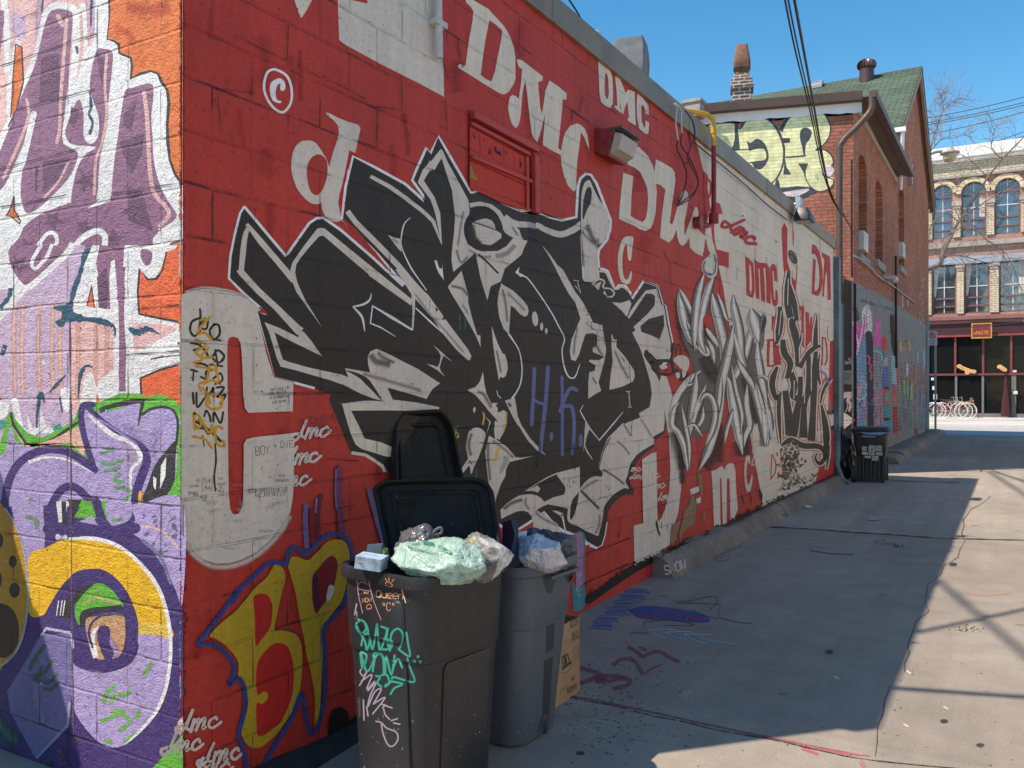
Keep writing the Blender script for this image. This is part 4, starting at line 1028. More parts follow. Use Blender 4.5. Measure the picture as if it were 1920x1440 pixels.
for i in range(7):   # drawn brickwork on the dark shoulder
    y = 180 + i*48; m.stroke((40,37,36), [(310+i*14, y), (480+i*14, y+20), (560+i*10, y+40)], 3, smooth=False)
    for j in range(4): x = 340 + j*55 + (i % 2)*26 + i*13; m.stroke((40,37,36), [(x, y+8+j*5), (x+4, y+50+j*5)], 3, smooth=False)
m.stroke(BLK2, "640,560 655,760 670,1000 640,1440", 4, smooth=False)
# chain between the pieces
m.stroke(BLK2, "800,640 870,635 930,640 940,690 925,725 850,720 810,690 800,650", 22); m.sm(RED2, "905,690 925,680 935,700 920,722"); m.sm(CRM2, "850,670 890,662 905,680 870,692")
m.stroke(BLK2, "945,520 935,600 920,640", 16); m.stroke(BLK2, "960,600 968,540 985,525 995,580 985,640", 9)
m.soft((60,50,46), "760,560 800,620 850,650", 30, .9)
m.sm(CRM2, "945,630 980,600 1030,605 1052,640 1040,700 1000,690 970,660"); m.soft(BLK2, "950,690 1000,750 1040,710", 60, .9); m.sm(CRM2, "960,720 985,715 990,745 970,755"); m.sm(CRM2, "1005,700 1035,690 1030,730 1010,750")
# tail and lower jaw
m.tile(860, 820, 4.8)
m.sm(CRM2, "1365,0 1500,-10 1740,0 1740,60 1640,130 1560,200 1520,340 1502,400 1530,462 1480,460 1380,530 1312,620 1300,700 1282,800 1255,890 1150,845 1075,800 1000,770 982,720 1000,600 1080,480 1150,390 1230,350 1332,360 1262,272 1285,180")
m.stroke(BLK, "1262,272 1300,130 1368,0", 8, smooth=False); m.soft((70,66,62), "1090,470 1160,540 1270,650", 36, .85); m.soft(GRY, "1110,470 1180,420 1260,380", 44, .5); m.soft((80,76,70), "1290,285 1400,350 1500,430", 30, .7); m.soft(GRY, "1270,690 1262,800 1230,870", 44, .5); m.soft(GRY, "1420,30 1500,100 1540,160", 34, .55)
m.stroke((160,152,142), "1000,765 1120,790 1290,735", 5)
m.sm(BLK, "1080,480 1084,560 1050,670 1018,738 1002,725 1008,620 1040,530"); m.stroke(CRM, "1090,470 1080,570 1050,690 1015,760 985,735 995,620 1040,520 1085,470", 12)
m.poly(CRM2, "375,655 425,600 480,560 540,525 590,515 650,512 700,522 745,548 772,580 850,540 950,515 960,450 925,400 880,335 960,300 1090,265 1092,480 1040,540 1000,600 982,642 900,620 800,603 750,625 700,655 790,710 890,780 915,830 925,872 840,862 760,850 700,832 665,820 672,770 655,710 625,675 590,662 530,665 450,700 385,735")
m.poly(BLK, "880,338 925,400 962,455 955,505 860,530 780,575 740,530 720,500 735,465 712,432 800,375"); m.stroke(CRM2, "595,485 700,420 800,362 880,326 1090,270", [3, 10, 12, 12, 6], smooth=False, cap=False); m.poly(CRM2, "600,482 712,432 735,465 712,497 650,485")
m.soft(GRY, "400,650 480,590 580,560", 56, .7); m.soft(GRY, "610,540 600,600 640,650", 40, .5); m.soft(GRY, "690,660 740,720 900,800", 40, .5); m.stroke(BLK, "590,490 680,490 750,530", 10)
for i in range(14): x = 940+random.uniform(0,130); y = 330+random.uniform(0,110); m.stroke(BLK, [(x, y), (x-2, y+18)], 4, smooth=False)
for i in range(12): x = 1180+random.uniform(0,200); y = 420+random.uniform(0,190); m.stroke(BLK2, [(x, y), (x-3, y+20)], 4, smooth=False)
m.poly(CRM2, "832,655 880,660 940,685 945,760 965,840 960,870 950,820 932,740 915,705"); m.poly(RED2, "915,690 938,690 935,718"); m.stroke(WHT, "940,720 950,780 962,840 1040,870 1085,890", 8, smooth=False)
m.poly(RED2, "962,868 1000,878 1060,872 1090,900 1100,1000 1180,960 1160,1050 1000,1060")
m.stroke(WHT, "1110,880 1150,938 1248,995 1290,970 1318,880 1336,760", 9, smooth=False, cap=False); m.poly(BLK, "1075,800 1150,845 1255,890 1282,800 1300,700 1340,680 1330,760 1312,880 1285,945 1250,975 1155,920 1100,870")
# teal and mauve stripe beside the bins
m.stroke((40,130,140), "985,905 1000,960 1020,1000", 22); m.stroke((45,125,135), "1060,870 1050,930 1060,1000", 26); m.stroke((45,125,135), "1085,850 1125,880 1128,1000 1120,1150 1125,1300 1095,1430 1040,1430", 22)
m.stroke((150,110,150), "1085,880 1095,1000 1090,1100 1085,1300 1095,1400", 58); m.stroke((45,125,135), "1035,1330 1050,1480 1100,1540", 30); m.poly((45,125,135), "1025,1330 1075,1360 1130,1330 1145,1430 1140,1500 1100,1560 1030,1560")
for i in range(30): m.blob((200,170,190), 1085+random.uniform(-25,25), random.uniform(1200,1440), 5, 4, .9, 0, True, 6)

# ---- lettering on red
m.tile(800, 0, 4)
m.poly(CRM, "290,0 330,-20 365,10 400,30 460,65 520,130 575,190 605,235 630,285 655,360 665,430 667,580 655,625 640,650 618,685 590,705 560,706 530,690 400,610 235,505 236,488 250,480 290,497 315,310 345,150 350,80 325,45 300,25")
m.poly(RED, "470,150 520,185 567,228 560,300 530,440 515,530 485,612 440,590 405,562 420,440 440,300")
m.poly(CRM, "680,442 720,455 790,510 870,572 870,605 835,615 843,700 850,800 865,852 880,760 890,680 920,603 990,650 1050,700 1048,745 1020,748 1012,860 985,1110 1008,1130 1005,1162 940,1130 870,1085 880,960 890,850 862,960 832,1066 805,1040 788,1000 770,860 755,720 740,605 725,660 716,720 708,840 700,900 685,945 668,962 640,930 622,880 611,820 613,770 625,725 645,712 672,722 690,740 705,640 716,520 690,500 678,470")
m.poly(CRM, "1128,925 1160,940 1185,965 1205,1010 1216,1080 1218,1135 1205,1090 1185,1035 1158,990 1148,1080 1130,1200 1122,1330 1122,1420 1102,1437 1060,1395 1030,1320 1010,1230 1006,1160 1012,1090 1035,1000 1075,945")
m.poly(CRM, "1285,462 1310,465 1350,490 1378,528 1392,580 1398,680 1396,780 1375,810 1340,795 1308,768 1296,700 1292,600"); m.poly(RED, "1337,556 1350,548 1362,580 1367,700 1362,735 1348,742 1335,705")
m.poly(CRM, "1413,572 1450,590 1470,640 1492,700 1512,672 1560,690 1562,820 1568,942 1508,905 1508,884 1518,884 1505,760 1488,800 1472,865 1455,800 1448,745 1450,812 1462,830 1462,850 1410,808 1412,790 1430,796 1425,700")
m.poly(CRM, "1580,700 1620,735 1662,790 1668,862 1642,852 1632,800 1615,782 1608,830 1612,910 1632,962 1640,940 1642,902 1670,922 1662,1002 1640,1006 1592,962 1578,880 1574,790")
m.tile(1040, 180, 4)
m.poly(CRM, "450,480 500,440 510,340 560,350 640,388 700,450 735,520 758,620 766,720 756,880 740,950 720,992 685,1012 640,1000 600,975 480,922 490,800 515,575 590,602 575,760 570,900 620,930 660,945 682,920 695,860 700,770 695,700 675,640 640,570 600,538 540,510")
m.poly(CRM, "760,475 820,505 880,542 900,575 905,640 885,780 862,950 882,968 920,830 955,720 975,706 995,720 1006,762 990,860 972,950 972,1050 1000,980 1052,832 1068,835 1078,870 1070,940 1075,1000 1132,1052 1122,1130 1110,1202 1060,1180 1014,1140 1010,1062 985,1105 960,1126 935,1108 920,1060 915,1002 885,1070 858,1100 790,1062 805,880 830,700 790,665 750,655 748,560")
m.sm(CRM, "590,1062 582,1140 572,1230 552,1225 545,1180 540,1112 520,1140 508,1220 512,1320 530,1375 552,1365 572,1312 580,1330 568,1395 540,1412 500,1390 480,1320 473,1230 482,1150 510,1072 550,1052")
# red lettering on cream
m.stroke(RED2, "1135,610 1168,650 1165,745 1135,770 1110,740", 14)
m.poly(RED2, "1118,560 1150,600 1145,760 1160,880 1190,1010 1212,1150 1185,1130 1150,1080 1130,900 1115,700")
m.poly(CRM, "1125,1040 1160,860 1185,1010 1200,1100 1215,1170 1215,1200 1180,1195 1150,1150 1135,1080")
m.poly(RED2, "1168,850 1180,815 1205,796 1238,806 1252,850 1258,885 1225,885 1205,920 1195,990 1200,1080 1215,1150 1308,1175 1305,1290 1262,1275 1228,1270 1222,1200 1185,1090 1170,960")
m.poly(RED2, "1228,1265 1265,1440 1290,1600 1312,1700 1285,1680 1255,1560 1235,1440")
sc = lambda x, y, a=1: None
def script(mm, c, x, y, s, lw, ang=0.0, part='dmc', shear=0.35):
    """joined-up 'dmc' in slanted brush script; x,y = baseline start"""
    G = {'d': ['60 30 10 35 25 75 55 60 75 10', '95 -60 75 20 80 50 105 60'], 'm': ['120 0 112 70', '115 30 145 0 155 15 145 70', '150 35 180 0 192 15 184 60 205 58'],
         'c': ['270 15 255 0 225 20 225 55 255 68 300 35']}
    ca, sa = math.cos(ang), math.sin(ang)
    for ch in part:
        for st in G[ch]:
            v = [float(q) for q in st.split()]; pts = []
            for i in range(0, len(v), 2):
                px, py = (v[i] + random.uniform(-3.5, 3.5)) * s / 100, (v[i+1] - 70 + random.uniform(-4, 4)) * s / 100; px -= shear * py
                pts.append((x + px*ca - py*sa, y + px*sa + py*ca))
            mm.stroke(c, pts, lw*random.uniform(.85, 1.12), wv=.08)
m.tile(1040, 180, 4)
script(m, RED2, 1235, 960, 98, 26, 0.60)
m.tile(1240, 440, 5.333)
m.poly(RED2, "838,214 880,240 920,285 930,400 935,560 918,632 885,622 852,605 848,450"); m.poly(CRM, "880,292 895,320 905,440 905,540 892,600 884,560")
m.poly(RED2, "930,252 960,262 965,275 995,282 1030,282 1060,290 1085,345 1092,500 1095,692 1052,680 1048,480 1040,335 1022,335 1035,500 1038,676 1000,662 990,480 985,345 970,340 978,480 982,648 945,635 938,450")
m.poly(RED2, "1090,320 1108,295 1130,290 1150,320 1160,400 1158,472 1130,462 1125,365 1112,362 1118,520 1130,660 1140,640 1142,545 1160,560 1168,640 1160,700 1135,722 1112,700 1098,600 1092,450")
m.poly(RED2, "1203,-60 1230,-120 1262,-60 1260,60 1262,280 1285,345 1310,420 1340,470 1348,400 1352,300 1362,300 1356,440 1345,560 1325,612 1300,520 1270,400 1240,440 1222,340 1210,150")
m.stroke(RED2, "1312,-90 1320,0 1318,110", [3, 14, 8], cap=False)
m.ell((70,62,54), 1315, 225, 36, 78, -.45)
for i in range(40): t = random.uniform(0, 6.28); r_ = random.uniform(.3, 1); m.blob((30,26,24) if i % 3 else (150,140,125), 1315+44*r_*math.cos(t)+20*math.sin(t)*.6, 225+78*r_*math.sin(t), 5, 4, 1, 0, True, 6)
m.poly(RED2, "1508,90 1550,112 1580,170 1600,250 1612,360 1615,470 1600,560 1572,612 1540,608 1503,592 1510,400 1518,232 1545,255 1540,400 1532,562 1555,560 1575,520 1582,420 1575,320 1555,230 1535,195 1502,190")
m.poly(RED2, "1603,175 1650,198 1688,222 1697,650 1665,655 1660,520 1655,360 1640,420 1625,622 1608,612 1620,420 1630,250 1605,215")
m.poly(RED2, "1375,705 1430,720 1425,900 1432,1140 1398,1095 1402,900 1398,765 1374,742"); m.poly(RED2, "1440,768 1475,780 1482,905 1495,815 1510,825 1505,1050 1468,1100 1440,1150 1445,960")
m.poly(RED2, "1105,812 1125,820 1150,815 1155,850 1140,960 1128,960 1132,850 1115,960 1104,955")
m.stroke(RED2, "1075,1055 1068,1180 1068,1315 1150,1305", 30, smooth=False, cap=False); m.poly(RED2, "1112,1050 1185,1062 1200,1300 1125,1310"); m.stroke(RED2, "1062,1058 1110,1052", 24, smooth=False)
m.stroke(RED2, "1612,1030 1640,1035 1655,1120 1658,1250 1640,1300 1608,1305 1612,1150 1612,1030", 15, smooth=False); m.stroke(RED2, "1668,918 1660,960 1665,1040 1678,1062", 7)

# ---- lower lettering D - m c2
m.tile(0, 0, 1)
m.poly(CRM2, "1204,872 1231,846 1233,978 1240,972 1247,955 1255,920 1257,880 1254,820 1246,770 1234,722 1240,704 1250,706 1262,745 1270,800 1277,860 1277,915 1272,960 1264,985 1258,1005 1255,1022 1225,1045 1190,1066 1188,986 1206,981")
m.tile(1240, 700, 5.333)
m.poly(CRM2, "288,1160 340,1140 395,1120 397,1170 350,1195 296,1222"); m.poly(CRM2, "343,1262 395,1230 397,1292 350,1305")
m.poly(CRM2, "500,975 520,972 545,962 590,927 615,935 632,965 645,925 668,903 700,895 725,910 740,975 750,1200 766,1360 730,1440 722,1560 690,1600 690,1440 682,1060 668,1045 655,1060 652,1440 655,1590 615,1600 612,1440 600,1045 585,1050 590,1440 600,1600 530,1600 525,1440 510,1100")
m.sm(CRM2, "858,822 882,828 890,880 878,905 868,875 858,900 850,1000 856,1080 870,1118 888,1080 904,1010 912,1050 898,1140 880,1192 858,1185 838,1110 830,1000 835,880")
m.stroke(CRM2, "912,800 915,735 930,720 936,780 918,860 905,920 950,895", 11)
m.text(CRM2, 'oms', 680, 680, 28, 15, 4)
m.stroke(RED2, "1105,815 1100,940 1095,1062", 9); m.stroke(RED2, "1110,815 1140,880 1142,980 1092,1062", 11); m.ell(RED2, 1170, 1020, 9, 34)
m.stroke(RED2, "1195,780 1205,880 1215,1010", 12); m.stroke(RED2, "1215,1010 1240,860 1250,780", 10)

# ---- silver wild-style piece: folded blades with dark edges
DK = (44, 42, 40); MD = (112, 108, 104); LT = (196, 190, 182); HL = (222, 220, 218)
m.tile(1240, 440, 5.333)
for p_, w_, a_ in (("180,620 200,900 260,1100 330,1200", 150, .75), ("450,700 430,900 480,1100", 120, .6), ("120,1950 180,2150 230,2350", 200, .7), ("180,1990 200,2300 210,2500", 90, .8),
                   ("450,1500 540,1800 500,2200 420,2330", 200, .75), ("760,1500 800,1900 820,2230", 260, .8), ("980,1500 1040,1900 1020,2130", 160, .55), ("560,1900 600,2000 580,2300", 120, .6), ("720,1150 700,1400", 140, .6), ("330,1120 450,1350 560,1400", 180, .75)):
    m.soft((46, 40, 38), p_, w_, a_)
m.sm((92, 88, 84), "200,1000 330,1150 420,1020 560,1100 620,900 720,1000 800,1150 900,1050 1000,1200 1050,1500 1060,1960 1020,2060 930,1850 820,2150 760,1980 700,1500 560,1850 470,2180 430,2280 330,2000 250,2200 180,2000 110,1880 170,1600 330,1380")
m.sm((176,44,40), "640,1900 700,1760 740,1900 700,2100 620,2150"); m.sm((176,44,40), "380,2060 440,1960 480,2080 430,2200 360,2180")
m.soft((50,46,44), "420,1200 520,1400 620,1450", 200, .9); m.soft((50,46,44), "560,1850 640,1500", 90, .8); m.soft((50,46,44), "820,1400 900,1700 960,1900", 120, .8)
def blade(pts, w_, flip=0, deep=0, tip=True):
    a, b = (DK, LT) if not flip else (LT, DK)
    q = parse(pts)
    ws = [w_*0.12] + [w_ * (0.75 + 0.25*math.sin(math.pi*(i+1)/len(q))) for i in range(len(q)-1)] + ([w_*0.06] if tip else [w_*.6])
    m.stroke(DK, pts, [v + 9 for v in ws], cap=False)
    cols = [a, MD, LT, HL, LT, MD if deep else LT, b] if not flip else [a, LT, HL, LT, MD, MD, b]
    m.stroke(LT, pts, ws, cols=cols, cap=False)
for a in [("1000,1500 1040,1700 1080,1900 1060,2100", 90, 0), ("880,1420 960,1600 1010,1850 1040,2120", 100, 1), ("960,1050 975,1250 1010,1450 1060,1700", 70, 0),
          ("930,860 880,1050 830,1240 740,1420 660,1520", 90, 0, 1), ("900,740 925,850 955,950 975,1080", 150, 0, 1), ("1030,780 1015,880 990,960", 60, 1),
          ("720,600 730,720 770,900 790,1050 800,1220 870,1420", 90, 0, 1), ("700,900 800,1300 900,1500 960,1700 1010,1950", 70, 1),
          ("760,1250 820,1350 905,1480 930,1560", 60, 0), ("640,1400 690,1500 730,1750 770,1950 815,2200", 110, 0, 1), ("700,1300 740,1550 800,1800 790,2000", 46, 1),
          ("860,1500 860,1700 890,1900 850,2010 830,2120", 60, 0), ("720,1740 690,1830 650,1960 632,2090", 44, 1),
          ("560,580 610,700 650,830 690,860 700,830", 36, 0), ("590,900 640,990 700,1000 730,930", 34, 0), ("500,560 560,800 610,1000 640,1200 600,1420", 110, 0, 1),
          ("440,920 500,1000 560,1090 555,1130", 56, 0), ("460,1050 500,1150 530,1290", 60, 1, 1), ("360,1100 420,1180 470,1190 440,1100", 40, 0),
          ("720,910 690,1050 640,1280 590,1500 560,1800 490,2080 420,2260 370,2360", 100, 1, 1), ("600,1400 590,1600 560,1850", 44, 0),
          ("180,540 200,680 230,850 290,1020 370,1150", 100, 0, 1), ("250,860 290,960 320,1080", 34, 1), ("180,540 240,660 300,790 310,850", 56, 1),
          ("535,400 470,560 420,760 390,940 400,1080 450,1190", 90, 0, 1), ("430,380 370,560 340,760 325,1000 335,1160", 76, 1, 1),
          ("400,1360 300,1440 200,1560 140,1680 110,1850 130,1940", 80, 0), ("350,1380 330,1550 300,1760 275,1960", 80, 1, 1), ("450,1500 400,1640 340,1800 285,2010", 60, 0),
          ("300,1400 260,1500 340,1480", 24, 0), ("380,1680 440,1600 500,1620 540,1720 540,1850 500,1990 440,2110", 60, 0, 1), ("420,1720 400,1850 330,1960", 50, 1),
          ("180,1680 130,1750 110,1900 170,1970 220,2080 250,2200 265,2370", 70, 0, 1), ("200,1700 230,1880 270,2100 280,2340", 44, 1), ("240,1930 330,1900 400,2000 424,2022", 30, 0),
          ("950,1430 1020,1420 1070,1480 1100,1620", 40, 1), ("960,1500 990,1620 1040,1800", 40, 0)]:
    blade(*a)
# rolled head at the top of the tall blade
m.sm(LT, "535,140 555,200 562,260 560,360 545,410 500,440 440,400 408,360 405,290 430,250 470,215 500,175"); m.soft(MD, "440,260 420,320 440,380 500,400", 40, .7); m.soft(DK, "520,190 545,260 530,380 470,400", 22, .8); m.stroke(DK, "530,250 545,300 530,380 515,300 530,250", 4); m.soft(HL, "470,250 480,330", 30, .6); m.stroke(DK, "535,140 562,260 560,380 500,560", 5)
m.stroke(DK, "1000,1000 1025,1050 1010,1120 985,1140 980,1060 1000,1030 1012,1070 1000,1100", 6); m.sm(MD, "985,960 1020,960 1030,1050 1010,1150 985,1130"); m.stroke(DK, "1005,1000 1022,1050 1005,1120 990,1090 1002,1050", 5)
m.sm(DK, "1030,800 1050,850 1040,920 1000,990 1000,920 1015,850")
m.sm(RED2, "420,830 470,790 490,860 470,900 430,960 415,900"); m.soft((60,30,28), "440,870 430,980", 30, .7); m.sm(RED2, "665,930 690,920 680,1000 660,980")
for t, x, y in (('AE', 300, 1830), ('KS', 285, 1880)): m.text(BLK2, t, x, y, 40, 16, 4, jit=.1)
m.stroke(BLK2, "150,1800 170,1760 165,1850 140,1890 150,1830", 5)

# ---- last piece: black lettering with cream edges
Kk = (46, 43, 41)
def bar(pts, w_, taper=None):
    ws = taper or w_
    if isinstance(ws, list): m.stroke(RED2, pts, [q+46 for q in ws], cap=False, smooth=False); 
    else: m.stroke(RED2, pts, w_+40, smooth=False, cap=False)
bars = [("1185,720 1190,850 1160,1060 1140,1090", [40, 66, 70, 20]), ("1275,360 1262,520 1265,700 1290,830", [30, 60, 70, 70]), ("1290,500 1330,700 1355,860", [14, 60, 40]),
        ("1215,1050 1230,1180 1290,1290 1250,1440", [50, 70, 60, 40]), ("1320,840 1310,900 1345,1040 1360,1320", [60, 80, 40, 40]), ("1160,1320 1120,1420 1110,1520 1150,1640 1200,1580", [30, 60, 60, 50, 20]),
        ("1385,1330 1450,1210 1520,1140 1595,1110", [50, 40, 50, 26]), ("1558,780 1545,960 1540,1140", [4, 40, 56]), ("1400,980 1390,1050 1375,1120", [6, 22, 10]),
        ("1295,1380 1330,1500 1320,1620 1450,1650", [60, 70, 60, 50]), ("1180,1600 1175,1800 1195,2090", [40, 40, 12]), ("1240,1560 1270,1800 1290,2000", [60, 80, 100]),
        ("1390,1420 1385,1600 1330,1900 1300,2010", [50, 50, 80, 120]), ("1470,1200 1480,1500 1430,1700 1420,2030", [44, 70, 56, 90]), ("1545,1170 1530,1400 1520,1700 1500,2060", [40, 70, 60, 80]),
        ("1585,1200 1560,1350 1590,1500", [10, 40, 20]), ("1690,1435 1620,1560 1590,1690", [36, 30, 16]), ("1600,1700 1640,1900 1650,2060 1640,2200", [20, 60, 70, 30]),
        ("1200,2110 1290,2060 1420,2110 1580,2120 1640,2200 1590,2290 1540,2240 1560,2180", [20, 70, 60, 60, 50, 50, 30, 10]), ("1260,2170 1245,2260 1210,2330", [30, 30, 10]), ("1680,2100 1670,2200 1650,2350", [12, 24, 8])]
for p_, ws in bars: m.stroke(RED2, p_, [q+42 for q in ws], cap=False)
for p_, ws in bars: m.stroke(CRM, p_, [q+26 for q in ws], cap=False)
for p_, ws in bars: m.stroke(Kk, p_, ws, cap=False)
for p_ in ("1270,440 1262,700", "1200,760 1175,1000", "1330,1460 1325,1640", "1500,1200 1500,1560", "1180,1420 1200,1500 1240,1400", "1440,1400 1430,1680", "1550,1950 1570,2030 1600,1960", "1570,2190 1600,2170 1610,2230 1580,2250"):
    m.stroke(CRM, p_, 9)
m.soft((205,205,208), "1075,1750 1090,1900 1120,2100", 60, .7)
m.stroke((150,120,170), "1600,1370 1640,1400 1680,1500", 40, alpha=[0,.7,.7,0]); m.soft((205,60,60), "1610,1480 1660,1420", 40, .6)
m.stroke(DK, "1085,1940 1078,1990 1082,2060", [4, 12, 4])
# rot and grime at the wall foot
m.tile(1240, 700, 5.333)
for i in range(150):
    x = random.gauss(1300, 55); y = random.gauss(920, 130)
    if y > 1180: continue
    m.blob(random.choice([(46,38,30), (92,78,56), (120,104,76), (60,50,38), (170,160,140), (78,66,44)]), x, y, random.uniform(5, 20), random.uniform(6, 26), 1, random.uniform(0, 3), True, 7)
for i in range(70):
    x = random.uniform(1180, 1560); m.blob(random.choice([(44,36,30), (96,84,64), (150,138,116)]), x, 1150 - (x-1200)*0.33 + random.uniform(-40, 30), random.uniform(4, 14), random.uniform(4, 12), 1, random.uniform(0, 3), True, 7)
BR = (126, 108, 84)
m.poly(BR, "358,968 385,985 405,1030 408,1100 416,1200 390,1222 378,1160 370,1080", wob=3)
m.poly(BR, "305,1198 330,1215 352,1290 356,1340 345,1440 330,1500 250,1560 215,1600 190,1700 180,1620 200,1520 222,1430 225,1380 280,1320 290,1260", wob=4); m.stroke((60,48,38), "325,1210 352,1290 356,1340 345,1440", 5)
m.poly((30,24,22), "975,1150 1000,1180 1015,1225 1005,1285 985,1240"); m.stroke((40,20,18), "800,1210 815,1260 830,1300", 6); m.stroke((40,20,18), "870,1180 900,1240 895,1290", 7)
m.tile(1060, 900, 4)
m.poly(BR, "800,330 830,320 850,300 862,310 835,400 840,440 800,480 785,470 790,400", wob=3); m.poly((40,30,26), "680,290 695,330 700,370 712,400 710,430 690,380 678,340"); m.stroke((60,48,40), "720,320 722,360", 5); m.stroke((60,48,40), "765,335 762,365", 4)
m.poly(BR, "1032,245 1052,248 1048,300 1035,310", wob=2)
def grime(pts, w_, n, c=(26, 22, 22)):
    P_ = parse(pts)
    for i in range(n):
        f = random.random() * (len(P_)-1); j = int(f); t = f-j
        x = P_[j][0] + (P_[j+1][0]-P_[j][0])*t; y = P_[j][1] + (P_[j+1][1]-P_[j][1])*t
        h = abs(random.gauss(0, w_)); m.stroke(c, [(x, y+14), (x+random.uniform(-6, 6), y-h)], [random.uniform(10, 22), random.uniform(2, 8)], smooth=False, cap=False)
m.tile(0, 0, 1)
P0 = "1100,1128 1190,1068 1260,1034 1340,997 1430,955 1500,925 1560,905"
m.stroke((30,26,25), P0, [14, 12, 10, 9, 8, 8, 7], cap=False)
m.tile(0, 0, 0.25)
m.tile(0, 0, 1)
def grime1(pts, w_, n, c=(26, 22, 22)):
    P_ = parse(pts)
    for i in range(n):
        f = random.random() * (len(P_)-1); j = int(f); t = f-j
        x = P_[j][0] + (P_[j+1][0]-P_[j][0])*t; y = P_[j][1] + (P_[j+1][1]-P_[j][1])*t
        h = min(abs(random.gauss(0, w_)), w_*1.8); m.blob(c, x, y-h*.7, random.uniform(1.5, 6)*(1.3-h/(w_*2)), random.uniform(1.5, 5)*(1.3-h/(w_*2)), 1, random.uniform(-.6, .2), True, 7)
grime1(P0, 9, 260); grime1("1100,1130 1190,1068", 14, 60)
grime1("560,1436 640,1384 668,1362", 16, 120); m.poly((24,22,24), "617,1350 625,1330 640,1322 650,1335 655,1350 668,1346 672,1400 560,1460 555,1440 600,1410 618,1385", wob=3)

# ---- the big cream C at the left, scripts, tags
m.tile(340, 780, 4)
WS = (200, 190, 186)
script(m, WS, 818, 182, 100, 20, -0.12); script(m, WS, 740, 375, 100, 20, -0.12); script(m, WS, 665, 548, 100, 20, -0.12)
m.tile(340, 1080, 4)
script(m, WS, -60, 1178, 118, 24, -0.12); script(m, WS, -170, 1340, 110, 24, -0.12); script(m, WS, 108, 1430, 118, 24, -0.18); script(m, WS, 30, 1540, 118, 24, -0.18)
m.tile(860, 820, 4.8)
script(m, WS, 1500, 305, 46, 9, 0, 'mc'); script(m, WS, 1530, 375, 46, 9, 0, 'dmc')
m.poly(CRM2, "1650,200 1755,130 1775,330 1780,700 1700,760 1660,770 1655,500")
script(m, WS, 1600, 400, 70, 11, -.15, 'c'); script(m, WS, 1680, 478, 60, 11, -.15, 'mc'); script(m, WS, 1760, 580, 58, 11, -.15, 'dmc')
m.tile(0, 0, 1)
m.poly(CRM2, [(340,553),(355,546),(380,541),(410,542),(440,549),(465,561),(485,577),(489,582),(481,585),(490,620),(500,665),(514,708),(535,713),(550,717),(549,771),(466,774),(459,765),(456,740),(455,700),(453,660),(451,643),(446,634),(437,631),(430,633),(427,640),(426,660),(427,760),(428,875),(429,930),(432,955),(436,963),(442,965),(448,962),(454,950),(456,935),(457,870),(457,832),(462,824),(475,820),(550,812),(552,832),(551,905),(549,935),(543,965),(525,992),(505,1015),(480,1036),(452,1050),(430,1056),(405,1057),(380,1049),(360,1034),(348,1015),(340,1000)])
m.soft(CRM2, "345,1015 365,1042 400,1062 440,1060 480,1042 520,1005 545,965", 16, .8); m.soft(CRM2, "345,549 380,539 430,545 470,560", 8, .7)
for i in range(14): x = random.uniform(350, 540); y = random.uniform(880, 1030); m.soft(random.choice([(180,160,160), (170,168,172), (205,200,190), (188,150,150)]), [(x, y), (x+random.uniform(10, 40), y+random.uniform(-8, 4))], random.uniform(4, 14), .4)
m.tile(0, 480, 3)
BK = (50, 42, 36)
for p_, w_ in (("1125,300 1128,350 1120,410", 13), ("1120,350 1080,370 1070,420 1095,450 1125,420", 14), ("1150,350 1130,400 1160,410 1170,370", 13), ("1205,385 1180,420 1200,470 1235,440 1230,390 1205,385", 14), ("1190,465 1240,475", 12),
               ("1075,490 1120,500 1160,540", 14), ("1090,530 1140,520 1170,560", 13), ("1200,560 1225,530 1260,560 1250,590", 14), ("1190,570 1230,600 1260,570", 12), ("1210,530 1225,610", 12), ("1180,610 1250,620", 11), ("1090,600 1150,610 1190,640", 13),
               ("1075,640 1110,650", 12), ("1090,640 1085,700", 11), ("1130,680 1160,690 1160,650 1200,640", 12), ("1200,690 1240,660 1250,700 1210,720", 12), ("1085,770 1090,830", 13), ("1105,770 1110,850 1150,800", 13), ("1165,740 1160,790 1190,760 1200,740 1200,790", 12), ("1220,740 1260,740 1230,790 1270,780 1240,830", 13),
               ("1150,900 1160,870 1180,900 1185,930", 12), ("1200,930 1205,880 1240,940 1255,880", 13), ("1100,930 1150,960 1200,1000 1240,1040", 16), ("1120,920 1170,1000", 14), ("1210,1060 1215,1150 1205,1240 1212,1320", 11), ("1140,1010 1148,1070", 7), ("1090,900 1100,960 1140,970", 12)):
    m.stroke(BK, p_, w_, wv=.12)
YL = (196, 142, 40)
for p_, w_ in (("1180,345 1130,400 1110,440 1150,430 1190,470", 15), ("1130,360 1180,350", 13), ("1100,470 1160,500 1100,540 1140,580 1090,600", 15), ("1170,520 1130,570 1190,570", 14), ("1100,620 1160,630 1220,640 1200,600", 14), ("1180,620 1160,700 1120,720 1130,760", 14), ("1215,640 1230,700 1240,720 1190,700 1150,720", 14),
               ("1225,790 1180,780 1160,830 1190,860 1240,850 1250,800 1225,790", 16), ("1140,740 1170,790 1180,830", 14), ("1095,880 1095,970 1130,950 1120,900 1090,885", 14), ("1125,910 1180,1000 1190,950", 14), ("1190,950 1210,1010 1215,1050", 13), ("1250,970 1220,960 1210,1010 1225,1060 1260,1070 1255,1040", 15), ("1085,1015 1150,1030 1170,1050 1190,1080", 15), ("1095,980 1085,890", 12)):
    m.stroke(YL, p_, w_, wv=.12)
m.tile(340, 780, 4)
PEN = (70, 66, 66)
